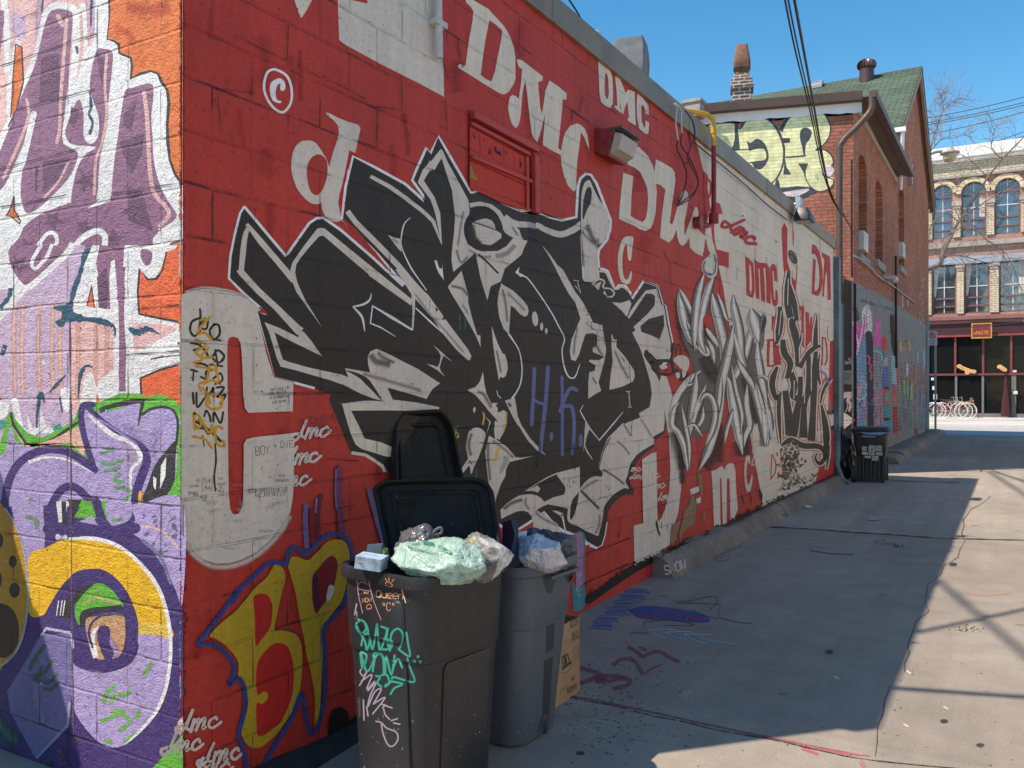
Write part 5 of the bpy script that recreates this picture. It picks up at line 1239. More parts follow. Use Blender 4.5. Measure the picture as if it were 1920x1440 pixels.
m.text(PEN, 'BOY', 560, 296, 66, 30, 4.5, -.09, jit=.04); m.text(PEN, '+', 692, 244, 40, 26, 4.5, -.05); m.text(PEN, 'DIE', 748, 238, 50, 26, 4.5, -.05, jit=.04)
m.text(PEN, 'MACHINE', 890, 70, 46, 34, 4, -.15, jit=.05); m.text(PEN, 'GUN', 1010, 96, 34, 28, 4, -.15, jit=.06); m.text(PEN, 'DAY', 1090, 130, 34, 24, 4, -.15, jit=.06)
m.text((84,78,78), 'STOP OVERTHINKING', 506, 582, 32, 14, 3.2, -.06, jit=.06); m.text((84,78,78), 'AND JUST GET LIT', 552, 606, 26, 12.5, 3.2, -.05, jit=.06)
m.text((84,78,78), 'off the', 655, 470, 24, 15, 2.6, -.12, jit=.06); m.text((84,78,78), 'handles', 705, 492, 22, 12, 2.6, -.02, jit=.06); m.stroke(PEN, "575,610 595,605 580,625 592,640", 3); m.stroke(PEN, "615,378 600,395 608,410", 3)
m.stroke((84,78,78), "155,465 158,560 235,562 238,450 155,465", 2.5, smooth=False); m.text((84,78,78), 'THE', 168, 505, 32, 18, 3, -.05, jit=.04); m.text((84,78,78), 'RAD', 180, 550, 26, 13, 3, 0, jit=.05); m.text((84,78,78), 'IF', 112, 500, 28, 13, 3, -.2)
for t, x, y in (('CANNON', 65, 535), ('RENDON', 55, 585), ('THAT', 88, 602), ('CAN', 282, 478), ('MUSIC', 272, 520), ('IS', 285, 545), ('GOLD', 276, 572), ('LINE', 278, 598), ('AS IS', 140, 615), ('ART', 160, 640)): m.text((100,94,94), t, x, y, 17, 9, 2.2, random.uniform(-.1, 0), jit=.08)
m.tile(400, 400, 3.6)
for t, x, y in (('OUR SINFUL EYE', 388, 1200), ('GIRL OVER AIR', 380, 1225), ('AT 2S CROUCH AT', 382, 1255), ('LIFE OH THE', 400, 1285)): m.text((90,84,84), t, x, y, 16, 7.5, 2, -.12, jit=.1)
m.tile(340, 780, 4)
PB = (96, 92, 140)
m.stroke(PB, "935,672 930,780 940,980", 36, taper=(1, 1), alpha=[.85]*2); m.stroke((110,30,46), "975,700 980,840 990,960", 30); m.stroke((110,110,170), "1015,620 1008,720", 16); m.stroke((96,34,50), "1050,600 1030,680 1028,900", 30)
m.stroke((116,52,84), "1188,390 1180,560 1190,700 1205,900", 46); m.stroke((96,96,150), "1160,400 1156,560 1165,700", 12); m.stroke(PB, "1410,560 1430,640 1490,860 1530,980", 34)
# BP in yellow with a blue outline
m.tile(340, 1080, 4)
YB = (172, 144, 42); BL = (34, 66, 132)
m.sm(YB, "215,445 300,350 400,270 480,180 560,80 640,10 700,-85 760,-60 780,20 760,100 720,280 700,400 760,408 820,420 870,450 900,520 908,620 905,720 880,900 840,1000 790,1080 740,1150 700,1200 620,1270 560,1290 500,1270 455,1200 455,1140 480,1050 500,960 490,880 460,780 425,742 430,660 395,590 330,520 260,470")
m.sm(RED2, "540,170 570,138 605,132 650,145 678,200 684,260 672,370 640,430 600,480 560,522 552,440 552,330"); m.sm(RED2, "570,660 600,600 650,540 690,510 730,502 780,515 815,560 838,650 845,760 830,900 790,1010 740,1100 660,1170 580,1202 562,1100 565,960 600,960 630,940 652,900 640,875 610,868 572,892 560,780")
m.sm(YB, "800,-90 830,-142 880,-140 950,-120 1020,-180 1100,-258 1200,-272 1245,-230 1262,-160 1255,-60 1230,100 1200,190 1150,260 1090,350 1052,430 1068,500 1072,580 1055,700 1050,800 1045,920 1040,1000 1022,1110 1000,1115 1002,1000 1000,900 975,740 940,600 920,470 895,350 870,200 850,100 820,0")
m.sm((120,26,34), "985,0 1030,-60 1080,-120 1130,-152 1165,-120 1172,-60 1150,60 1120,140 1060,220 1012,282 990,220 980,120"); m.soft((70,40,70), "1005,-20 1010,100 1020,250", 44, .8); m.sm((190,186,182), "1110,70 1140,75 1145,110 1115,175 1090,185 1092,130")
for p_ in ("120,510 180,440 250,350 330,240 420,120 500,50 600,-50 660,-95 740,-100 790,-95 800,-170 850,-215 930,-165 985,-210 1060,-285 1140,-315 1215,-300 1262,-250 1282,-160 1280,-60 1240,150 1200,240 1130,320 1068,400 1075,560 1075,700 1075,850 1045,1060 985,1185 945,1100 920,980 905,880 870,950 830,1060 780,1150 700,1270 640,1380 590,1480",
           "120,510 200,515 260,520 330,580 385,650 400,690 380,770 360,820 430,770 465,820 480,900 475,1000 450,1100 430,1200 470,1320 490,1450", "430,105 410,160 380,200"):
    m.soft(BL, p_, 52, 1.0); m.stroke(BL, p_, 20)
for i in range(40): m.blob(random.choice([YB, BL, RED2]), random.uniform(150, 1100), random.uniform(-250, 1300), 3, 3, .8, 0, True, 5)
# splashes and chips all over the red field
m.tile(0, 0, 1)
for i in range(260):
    x = random.uniform(350, 1500); y = random.uniform(0, 1100); yt = 1080 - (x-1100)*0.42 if x > 1100 else 1300
    tp = (x-987)*0.82 + 14 if x > 987 else 0
    if tp < y < yt: m.blob((40, 20, 18), x, y, random.uniform(.5, 1.5), random.uniform(.5, 2.2), 1, random.uniform(0, 3), True, 5)
def crack(x, y, dx, dy, n, w_=1.2):
    pts = [(x, y)]
    for i in range(n): x += dx/n + random.uniform(-1.5, 1.5); y += dy/n + random.uniform(-1.2, 1.2); pts.append((x, y))
    m.stroke((50, 18, 16), pts, w_, smooth=False, cap=False, wv=.6)
for a in ((440,65,97,48,9),(403,165,75,12,7),(543,37,-3,76,7),(475,142,-2,36,5),(408,167,6,80,7),(705,200,48,8,6),(753,142,0,66,6),(707,200,-5,70,6),(668,263,40,14,5),(836,188,2,56,5),(645,82,10,12,4),(730,450,4,60,5),(827,100,12,50,5),(858,70,14,60,6),
          (1073,205,40,32,6),(1073,205,0,22,3),(1093,178,-2,30,4),(1245,470,14,26,4),(1258,500,1,40,4),(1290,240,5,30,3),(560,120,45,26,6),(606,143,80,40,8),(480,390,-4,30,3),(900,830,100,5,7),(1014,825,-1,55,6),(1075,830,2,50,6),(1095,1039,86,-30,6),(1095,1095,86,-38,6),(1163,970,0,40,4),(625,955,40,-8,5),(612,860,60,6,6)):
    crack(*a)
m.poly((182, 52, 42), "881,232 984,292 984,394 940,380 881,352"); m.poly((92, 24, 22), "1005,296 1010,300 1011,404 1005,402")  # brighter board; the dark strip paints the shade of the right jamb
for q in ("881,224 1003,290", "881,236 984,293", "881,300 984,347", "986,296 987,394"): m.stroke((84, 20, 18), q, 2.2, smooth=False, cap=False)  # dark lines paint shade along the frame bars
m.stroke((120, 30, 26), "881,205 881,350", 1.6, smooth=False, cap=False)
mural = m.build('mural_paint', M_MURAL, lane_wall)

# boarded window: proud frame, old rail
M_REDWOOD = simple('red_painted_wood', (0.50, 0.042, 0.03, 1), 0.5, bump=0.3, bscale=30, var=0.16, vscale=3)
wp = lambda x, y, off=0.0: WALL.at(x, y, off)
win = empty('boarded_window', wp(940, 400), 0, 'boarded up window with red wooden frame in the block wall', 'window')
def wbar(name, quad, t, mat=None, off=0.012):
    mb = MB(); q = [wp(*p, off) for p in quad]
    vs = q + [v + Vector((t, 0, 0)) for v in q]
    mb.add(vs, [(0,1,2,3), (7,6,5,4), (0,4,5,1), (1,5,6,2), (2,6,7,3), (3,7,4,0)])
    o = mb.build(name, mat or M_REDWOOD, win, bevel=0.003); o.location = -win.location; return o
wbar('frame_top', [(881, 209), (1003, 275), (1003, 287), (881, 222)], 0.035)
wbar('frame_top', [(881, 228), (991, 286), (991, 293), (881, 235)], 0.018)
wbar('frame_side', [(995, 290), (1004, 295), (1005, 402), (996, 398)], 0.035)
wbar('frame_side', [(984, 294), (989, 296), (990, 396), (985, 394)], 0.014)
wbar('rail', [(882, 291), (995, 338), (995, 345), (882, 298)], 0.022)
mb = MB(); q = [wp(881, 316, 0.004), wp(890, 340, .05), wp(897, 350, .01), wp(882, 335, .06)]; 
for a, b, c_ in (((881,303),(887,322),(881,334)), ((881,334),(887,322),(896,338))):
    mb.add([wp(*a, .006), wp(*b, .03), wp(*c_, .02)], [(0,1,2)])
o = mb.build('torn_board', simple('mustard_board', (0.36, 0.27, 0.06, 1), 0.7), win, fixn=False); o.location = -win.location
mc = Mural(WALL, 1.2, 0.0105, 0.0001); mc.tile(700, 200, 3.6)
mc.off = 0.0125
for s_ in ("672,175 682,190 694,222 680,210", "740,212 752,225 750,235", "818,265 840,285 858,305 866,335 835,318 820,300", "785,270 790,300 782,320 788,330 779,300", "895,290 900,310 893,325", "985,345 1000,380 1002,412 988,400 990,375"):
    mc.poly((28, 16, 12), s_)
mc.poly((150, 120, 60), "826,272 842,292 850,308 838,296")
for x_ in (720, 800, 880, 950): mc.stroke((110, 26, 22), [(x_, 180+(x_-650)*.45), (x_+3, 290+(x_-650)*.42)], 2, smooth=False)
o = mc.build('torn_holes', M_MURAL, win); o.location = -win.location
# ================================================================== graffiti on the sunlit end wall
e = Mural(ENDW, 0.88); e.tint = (1.0, .97, .93); e.inc = 8e-7
ORG = (226, 118, 58); ORG2 = (236, 108, 66); PNK = (232, 190, 190); LIL = (200, 178, 210); WW = (232, 236, 240); PUR = (146, 104, 136); PUD = (110, 76, 104); NAV = (70, 54, 120); LAV = (176, 162, 216); KB = (52, 54, 60)
GRN = (92, 184, 66); TEAL = (38, 86, 112); YEL = (238, 188, 40); PEA = (232, 186, 170)
e.tile(0, 0, 3)
e.poly(LIL, "-300,-60 1028,-60 1028,4380 -300,4380")
e.poly(ORG, "560,-60 1028,-60 1028,3000 560,3000")
e.soft((214, 92, 70), "700,40 860,60 960,30", 120, .6); e.soft((240, 140, 80), "780,200 800,380", 60, .5); e.soft((214, 96, 80), "640,150 730,200 740,260", 70, .5)
e.poly(PNK, "-300,-60 620,-60 600,230 500,260 480,560 380,700 200,900 -300,1100")
for i in range(12): x = random.uniform(-20, 500); e.soft(random.choice([LIL, (240, 200, 190), (215, 180, 200)]), [(x, -20), (x-20, 300)], 60, .6)
# big white letter mass with a black edge
wh = "520,-60 612,0 612,90 600,220 640,230 668,250 672,300 735,325 742,370 735,442 790,415 850,398 890,415 905,460 940,500 952,580 940,700 944,800 955,900 985,980 1028,1035 1028,1345 965,1368 935,1400 932,1500 920,1560 885,1572 840,1575 800,1530 782,1505 775,1600 782,1770 900,1790 1028,1815 1028,2040 960,2060 850,2100 790,2125 797,2240 760,2260 620,2300 560,2290 540,2210 520,2280 440,2330 300,2440 180,2430 100,2350 0,2300 -300,2200 -300,400 20,100 60,-60"
e.poly(WW, wh)
e.stroke(KB, "612,-20 610,90 600,220 640,230 668,250 672,300 735,325 742,370 735,442 790,415 850,400 890,415 908,460 940,505 950,580 940,700 944,800 955,900 985,980 1022,1035", 16, smooth=False, wv=.25)
e.stroke(KB, "1024,1352 965,1370 935,1400 932,1500", 12, smooth=False, wv=.2)
e.poly(PNK, "200,-60 520,-60 540,220 480,280 400,560 330,700 -300,1000 -300,-60"); 
for x in (220, 300, 480, 520): e.soft(LIL, [(x, -40), (x-6, 240)], 50, .8)
e.poly(LIL, "60,60 140,90 150,200 100,220 65,180")
e.stroke(WW, "245,130 262,80 300,35 350,30 410,50 428,100 425,300 400,520 360,760 365,790", 40); e.stroke(WW, "452,60 470,30 480,200 495,480 540,640 545,760 505,800 475,760 470,640 500,470 480,400", 24); e.stroke(WW, "570,-40 575,100 560,240", 70)
e.stroke(WW, "250,120 200,330 100,560 40,720 -20,860", 40); e.stroke(WW, "100,240 60,430 50,640", 30); e.stroke(WW, "20,-40 40,200 40,400", 36)
e.poly(ORG, "92,262 116,262 132,460 100,600 70,650 62,640 70,420"); e.stroke(KB, "90,250 122,265 132,460 95,610 48,710", 9, smooth=False); e.stroke(KB, "88,250 74,420 64,600 60,660", 7, smooth=False)
e.poly(PUR, "-60,50 22,60 24,120 0,300 -60,400")
# purple letter fills
e.sm(PUR, "282,68 330,50 385,60 408,85 402,200 388,400 368,600 350,760 365,800 420,835 438,870 410,960 340,1060 250,1150 190,1200 130,1185 105,1120 108,960 150,800 190,680 110,860 20,1050 -40,1060 -40,960 60,700 130,520 200,350 250,140")
e.stroke(WW, "190,640 130,900 108,960 100,1110 140,1215 210,1195 300,1120 420,990 465,880 440,838 372,800", 34)
e.sm(PUR, "540,292 590,275 628,290 634,340 615,520 600,640 590,760 560,900 545,1100 510,1140 420,1180 400,1120 430,960 480,870 540,830 480,820 400,810 368,760 380,690 440,560 470,640 470,760 505,810 550,770 552,650 505,490")
e.sm(PUR, "700,520 750,492 850,470 862,540 850,660 862,800 880,950 930,1080 990,1170 985,1230 930,1280 860,1345 850,1440 590,1440 540,1300 400,1440 60,1440 110,1330 150,1260 260,1190 440,1130 560,1130 620,1120 640,900 665,680")
e.poly(PUR, "140,1300 500,1130 640,1100 860,1330 850,1440 60,1440")
e.stroke(WW, "655,520 640,640 620,860 590,1130", 56, cap=False); e.stroke(WW, "590,1120 540,1150 495,1170", [40, 20, 4], cap=False)
e.stroke(WW, "690,520 670,640 640,860", 20); e.stroke(WW, "885,480 880,700 885,900 930,1060 1010,1190", 40); e.stroke(WW, "870,1345 920,1290 985,1250 1010,1200", 20)
for p_ in ("230,330 330,300 340,560 220,580", "240,910 400,880 330,1010 240,1080", "700,640 770,560 740,740 690,700", "670,800 810,750 800,860 740,980 700,880", "540,300 600,340 580,500 560,420", "720,1050 800,1080 860,1300 720,1240", "400,600 450,620 420,720 390,700"): e.poly(PUD, p_)
def star(x, y, r, a=0.3):
    e.poly(PUD, [(x + (r if i % 2 == 0 else r*.42)*math.cos(a+i*math.pi/5), y + (r if i % 2 == 0 else r*.42)*math.sin(a+i*math.pi/5)) for i in range(10)])
for q in ((300,1240,70,.2),(480,1020,66,.5),(470,1280,60,.1),(150,1390,60,.6),(760,1180,90,.4),(640,1350,70,.9),(90,1500,60,.3)): star(*q)
PS = (220, 178, 178)
for p_, w_ in (("325,90 350,140", 26), ("375,110 360,300 345,500 335,720 320,800", 20), ("600,310 590,480 600,640 575,800 540,900 530,1090", 16), ("810,520 825,640 835,800 845,980 870,1090 930,1160 950,1210 900,1270", 24), ("150,560 160,660 100,820 20,1000", 18), ("380,920 330,1020 250,1110", 14)): e.stroke(PS, p_, w_)
e.sm(ORG, "75,1110 80,1180 115,1240 60,1215 35,1215 60,1170"); e.stroke(KB, "78,1105 80,1180 115,1245 112,1260 60,1215 35,1215 60,1170 78,1105", 8, smooth=False)
e.stroke(WW, "180,1440 250,1330 300,1310 320,1360 270,1440", 22); e.stroke(WW, "400,1440 450,1350 540,1300 590,1330 580,1420 560,1440", 34); e.sm(TEAL, "480,1405 520,1395 515,1440 480,1450"); e.stroke(WW, "720,1440 750,1390 790,1430", 24)
for p_ in ("505,520 512,600 500,640 520,690 505,750", "515,0 512,60 510,140", "240,0 235,60", "430,265 435,295"): e.stroke(TEAL, p_, 14, wv=.4)
# middle band: lilac stripes with thin drips
e.tile(0, 480, 3)
e.poly(LIL, "-300,260 100,170 380,-60 480,-60 440,120 400,300 420,500 400,1000 300,960 -300,950")
e.poly(PNK, "400,330 660,370 660,780 600,820 450,880 400,900"); e.poly(PNK, "720,370 940,380 1000,400 880,500 740,560 720,560")
for x in (85, 130, 225, 300, 345): e.soft((240, 190, 176), [(x, 250), (x-8, 500), (x, 800)], 40, .85)
for x in (440, 540, 600): e.soft((240, 186, 176), [(x, 350), (x, 600), (x-10, 800)], 40, .7)
e.poly(PUR, "60,-60 200,-60 380,-60 330,20 250,90 190,150 120,170 70,120 50,30"); star(110, 50, 60); e.stroke(WW, "20,-60 45,60 100,150 150,180 230,120 380,-20 400,-60", 34); e.stroke(WW, "230,-60 180,30 200,70 260,10 290,-60", 20); e.stroke(WW, "100,190 50,260 -20,330", 44); e.stroke(WW, "150,180 60,290 -30,380", 20)
e.poly(WW, "470,60 520,-60 940,-60 1000,-60 700,370 640,380 420,310 410,250")
e.poly(PUR, "560,-60 700,-60 690,120 720,240 700,760 670,760 665,300 610,300 560,270 555,120 540,40"); e.poly(WW, "625,30 645,20 660,200 655,290 620,300 615,120"); e.poly(PUD, "545,120 600,60 610,200 600,300 555,290")
e.stroke(WW, "740,80 720,300 735,560", 44); e.stroke(WW, "650,260 655,500 650,780", 30); e.stroke(PUR, "690,60 682,300 688,760", [30, 24, 34], cap=False)
e.poly(ORG2, "785,80 840,130 890,120 935,-20 1028,-60 1028,370 900,350 782,325 776,200"); e.stroke(KB, "935,-20 915,80 880,128 830,132 785,72 775,200 782,325 900,350 1026,374", 12, smooth=False, wv=.2); e.sm(PUR, "790,0 815,50 845,45 855,-20 800,-40")
e.poly(WW, "700,370 1028,378 1028,590 790,660 760,580 720,560 900,470 1000,410 940,385 720,375"); e.poly(KB, "995,490 1028,470 1028,530"); e.stroke(KB, "850,580 930,565 1026,558", 8, wv=.3)
e.poly(ORG2, "790,680 850,665 950,630 1028,600 1028,830 800,790"); e.stroke(KB, "1026,604 900,640 790,688 796,800", 12, smooth=False, wv=.2)
e.poly(ORG2, "515,165 530,290 488,280"); e.stroke(KB, "515,170 532,292 488,280 515,170", 7, smooth=False)
e.poly(WW, "400,290 640,350 660,380 410,330"); 
for p_, w_ in (("478,-20 450,100 420,180 400,260 385,300", 26), ("300,290 385,300 370,330 450,350 560,365 640,400 645,460", [20, 60, 60, 30, 40, 24, 4]), ("330,360 340,380 380,330", 40), ("725,405 770,430 830,410 900,440", [20, 40, 26, 4]), ("60,180 50,230 0,290", 24), ("30,500 10,560", 24), ("440,800 450,680 480,620 520,625", [6, 14, 24, 10]), ("370,670 340,700 275,770", [10, 20, 6]), ("205,980 210,880 230,770 250,830", [6, 14, 30, 6]), ("335,790 350,880", 8)):
    e.stroke(TEAL, p_, w_, cap=False, wv=.3)
e.sm(WW, "450,860 470,720 485,670 520,660 545,740 560,700 600,670 660,640 660,780 560,830 480,860"); e.sm(WW, "340,760 370,740 400,760 400,850 380,880 355,850"); e.poly(WW, "60,800 100,800 130,960 160,980 150,880 190,980 220,960 230,860 260,960 200,1010 100,980"); e.poly(ORG2, "545,770 565,825 540,830"); e.poly(WW, "-60,800 60,830 40,900 -60,960")
e.soft((250, 250, 252), "240,580 252,620", 20, .8); e.soft((250, 250, 252), "156,320 162,345", 16, .8); e.soft((250, 250, 252), "518,420 520,445", 16, .8)
# green band and purple creature
e.poly(GRN, "-60,1100 0,1060 40,900 65,870 95,930 160,1000 240,1020 300,990 420,920 450,830 560,820 680,772 790,775 820,795 900,775 985,810 1028,870 1028,1440 700,1440 0,1440 -60,1200")
e.poly((60,160,150), "-60,930 30,920 30,960 -60,990"); e.poly((60,160,150), "295,960 340,940 350,970 300,985")
e.stroke(KB, "60,880 75,950 150,1060 240,1055 300,1030 400,960 450,930", 16, smooth=False, cap=False)
e.sm(LAV, "60,960 100,1050 240,1085 350,1070 440,1120 540,1210 500,1060 470,900 500,860 560,880 700,850 770,800 800,900 850,860 950,860 990,900 995,1060 985,1250 900,1350 820,1440 760,1500 -60,1500 -60,1100 20,1120")
for i in range(60): e.soft(random.choice([(206,180,196), (220,190,176), (150,132,200), (200,196,232), (130,108,190)]), [(lambda a: (a, random.uniform(860, 1330)))(random.uniform(600, 980)) for _ in range(1)] + [(random.uniform(620, 980), random.uniform(880, 1300))], random.uniform(14, 40), .3)
e.poly(PEA, "70,960 130,1060 250,1080 400,1050 470,1130 480,1080 440,960 300,1030 150,1075")
e.stroke(KB, "560,870 640,840 780,815 800,830 790,880 775,960", [26, 24, 30, 24, 14, 4], cap=False); e.stroke(KB, "800,890 850,860 920,850 975,870 1000,940 990,1060", 14); e.sm(KB, "990,1040 930,1100 870,1180 830,1290 800,1370 860,1380 930,1350 980,1260 985,1150"); e.poly(WW, "905,1180 935,1130 930,1240 900,1310"); e.poly(WW, "862,1240 880,1250 875,1320 862,1290")
e.stroke(NAV, "520,835 470,840 455,900 470,1000 495,1090 530,1200", 34); e.stroke(NAV, "480,840 620,960 720,1030 800,1080 825,1150 800,1230 770,1320 760,1440", [30, 20, 28, 40, 44, 50, 50, 56], cap=False)
e.stroke(WW, "495,890 560,950 640,1010 740,1050 790,1120 780,1160 740,1200 735,1300 725,1440", [10, 26, 30, 26, 26, 20, 16, 12, 10], cap=False)
e.stroke((150,132,200), "560,920 700,1010 770,1060", 12)
e.stroke(NAV, "20,1440 40,1300 80,1200 150,1130 250,1090 360,1095 450,1140 530,1200", 44); e.stroke(WW, "160,1160 250,1135 350,1140 430,1170 525,1220", [22, 12, 12, 10, 4], cap=False)
e.stroke(NAV, "280,1440 300,1380 350,1310 420,1300 500,1370 560,1440", 44); e.sm(GRN, "420,1440 470,1370 520,1440"); e.poly(KB, "340,1440 380,1370 460,1370 430,1440"); 
for x in (350, 368, 386): e.stroke(WW, [(x, 1385), (x-4, 1440)], 6)
for p_ in ("560,1110 600,1100 640,1080", "560,1160 620,1170 700,1140", "580,1210 640,1200 680,1180", "680,1220 640,1260 700,1270", "640,1310 690,1300 740,1330", "620,1400 700,1370 740,1340", "100,1400 150,1390 180,1360", "640,1430 720,1400"): e.soft((100, 176, 96), p_, 30, .8)
e.stroke(YEL, "790,1330 785,1380 790,1440", 18)
# bottom band
e.tile(0, 960, 3)
e.poly(NAV, "-60,-30 1028,-30 1028,1500 -60,1500")
e.poly(LAV, "60,-60 260,-60 250,200 150,290 100,150"); e.soft((110,176,110), "140,30 200,40 210,100", 40, .7)
e.sm(LAV, "740,-30 800,-50 1028,-60 1028,500 980,420 900,280 830,180 740,110 760,40")
for i in range(16): e.blob((120,116,150), random.uniform(790,1010), random.uniform(10,230), random.uniform(10,26), random.uniform(8,20), .8, random.uniform(0,3))
e.stroke((222,190,170), "800,80 900,100 1000,200", 12); e.stroke((120,120,160), "800,160 900,250 960,400", 20)
e.poly(WW, "315,-60 330,60 360,60 385,-60"); e.poly(KB, "345,-60 350,60 372,60 372,-60"); e.poly(KB, "385,-60 410,60 440,-30"); e.poly(GRN, "415,30 440,-10 470,-60 600,-60 640,60 560,40"); e.poly(LAV, "430,60 520,20 560,90 480,80"); e.stroke(NAV, "540,-60 590,100", 50); e.sm(LAV, "600,-60 730,-60 740,20 700,60 620,70"); e.soft(GRN, "620,50 700,40", 24, .9)
e.stroke(NAV, "268,-40 280,80 290,140 250,215", [50, 60, 60, 6], cap=False); e.stroke(NAV, "270,95 430,85 600,110 760,90", 60)
# the big round letter
e.sm(YEL, "160,260 260,200 330,165 400,155 520,155 640,185 740,250 840,360 900,460 935,600 955,740 880,740 780,690 740,500 660,380 560,320 450,340 380,380 330,440 280,520 240,580 160,560")
e.sm((230,196,90), "770,620 950,640 955,720 770,690")
e.sm(LAV, "410,850 430,870 520,900 620,900 740,850 780,760 775,690 955,720 955,850 940,980 890,1110 800,1230 700,1310 600,1320 500,1240 420,1120 400,980")
for i in range(30): e.soft(random.choice([(196,178,206), (214,196,222), (160,146,206)]), [(random.uniform(440, 920), random.uniform(760, 1260)), (random.uniform(440, 920), random.uniform(900, 1200))], random.uniform(20, 50), .25)
e.soft((214,180,190), "770,800 740,880", 20, .6)
for p_ in ("650,970 600,1020 580,1080", "740,1000 700,1030 640,1020", "620,1120 680,1130 740,1180", "560,1180 640,1150 700,1110", "790,1110 760,1170", "660,1240 740,1180", "580,1280 640,1300", "690,1300 770,1240", "800,930 860,840", "640,1020 620,1090"): e.soft((110, 196, 70), p_, 34, .9)
e.stroke(WW, "385,150 520,150 640,180 740,245 840,350 905,460 945,600 960,740 955,860 930,1000 880,1120 790,1230 700,1310", [12, 26, 22, 20, 24, 22, 22, 20, 20, 20, 20, 16, 6], cap=False)
e.ell(WW, 325, 142, 13, 18); e.ell(WW, 368, 142, 11, 14); e.soft((250,250,255), "310,142 385,145", 40, .6)
e.stroke(NAV, "390,470 420,380 500,350 590,370 680,460 740,590 745,700 720,800 640,860 540,860 450,810 420,720 390,620", 60)
e.sm(GRN, "420,560 440,480 500,420 560,400 620,430 670,490 690,530 560,540 490,560 465,620 440,630"); e.soft((226,190,150), "460,520 540,480 600,500 680,520", 24, .7); e.soft((150,210,110), "480,460 580,430", 40, .7)
e.sm((200,158,120), "480,620 510,590 600,585 690,580 705,650 700,740 670,810 600,830 540,820 500,740"); e.stroke(KB, "465,640 470,580 520,555 600,545 685,535", [30, 40, 30, 26, 30], cap=False); e.soft((90,90,130), "560,580 640,570 700,580", 30, .9)
e.stroke(WW, "540,820 520,740 530,670 570,650", [30, 36, 24, 10], cap=False); e.soft((170,150,210), "600,700 650,780 640,820", 60, .8); e.sm(NAV, "545,690 560,645 600,640 620,670 618,740 640,800 600,840 560,760"); e.stroke(NAV, "560,590 520,620 500,680 520,760", 14)
e.poly(KB, "405,480 430,430 540,395 480,450 420,520"); e.poly(KB, "320,570 370,490 400,480 400,600 330,590"); 
for x in (330, 350, 365): e.stroke(WW, [(x, 500), (x-12, 580)], 6)
e.ell((250,250,250), 603, 628, 4, 4); e.ell((250,250,250), 650, 630, 4, 4)
# angular letter at left and the yellow oval
e.poly((120,116,170), "230,690 400,680 405,700 400,1080 385,1200 200,1385 60,1130 40,1010 150,830"); e.soft((150,146,200), "250,800 200,1000 250,1200", 140, .6)
for p_ in ("260,740 200,820 160,900", "300,830 250,900 200,930", "320,900 280,960 180,940", "330,960 280,1000 240,990", "240,850 200,960"): e.soft((76, 120, 80), p_, 34, .7)
e.stroke((190,200,226), "235,690 260,655 400,680 410,760", 16, smooth=False); e.stroke((150,160,196), "390,1070 380,1200 205,1385", [14, 20, 12], smooth=False, cap=False)
e.sm((196,146,40), "-80,-60 20,-30 80,60 125,180 150,340 155,500 140,650 100,760 40,840 -80,880"); e.stroke((150,180,214), "30,-20 85,70 128,190 152,340 157,500 140,650 100,770 30,850 -20,870", 9)
for q in ((72,278,22,34),(82,440,30,42),(0,160,18,40),(0,380,10,40)): e.ell((60,38,34), q[0], q[1], q[2], q[3])
e.sm((66,44,38), "-20,540 30,520 80,560 105,640 100,740 60,800 10,820 -20,780"); e.soft((160,110,90), "20,830 80,780", 30, .6)
e.soft((40,110,110), "-40,1150 40,1250 100,1300", 120, .9); e.soft((120,40,60), "-20,1360 80,1400 160,1440", 120, .9); e.soft((40,90,60), "260,1440 290,1400", 50, .8)
e.poly(GRN, "860,1440 950,1340 1028,1250 1028,1500 860,1500"); e.soft((120,210,90), "960,1400 1020,1320", 60, .6); e.soft((110,90,130), "330,1320 350,1420 400,1440", 60, .6)
e.poly((220,190,180), "1000,1180 1028,1150 1028,1240 1000,1250")
# course lines that cut the paint
e.tile(0, 0, 1)
def ecrack(x, y, dx, dy, n, w_=1.6, c=(60, 50, 54)):
    pts = [(x, y)]
    for i in range(n): x += dx/n + random.uniform(-1, 1); y += dy/n + random.uniform(-1, 1); pts.append((x, y))
    e.stroke(c, pts, w_, smooth=False, cap=False, wv=.5)
for a in ((0,123,180,-58,12),(30,205,150,-40,9),(0,317,150,-40,10),(0,388,127,-22,8),(210,363,125,-20,8),(235,665,100,-8,7),(70,20,-30,14,4),(68,310,0,50,5),(255,580,80,-10,5)): ecrack(*a)
e.stroke((120,90,110), "130,600 132,800 133,960 135,1180 138,1400", 2.2, wv=.5)
for i in range(120):
    e.blob(random.choice([(40,36,44), (90,60,80), (240,236,236), (200,120,90)]), random.uniform(0, 340), random.uniform(0, 1440), random.uniform(.6, 1.8), random.uniform(.6, 1.8), 1, random.uniform(0, 3), True, 5)
endm = e.build('end_mural_paint', M_MURALW, end_wall)

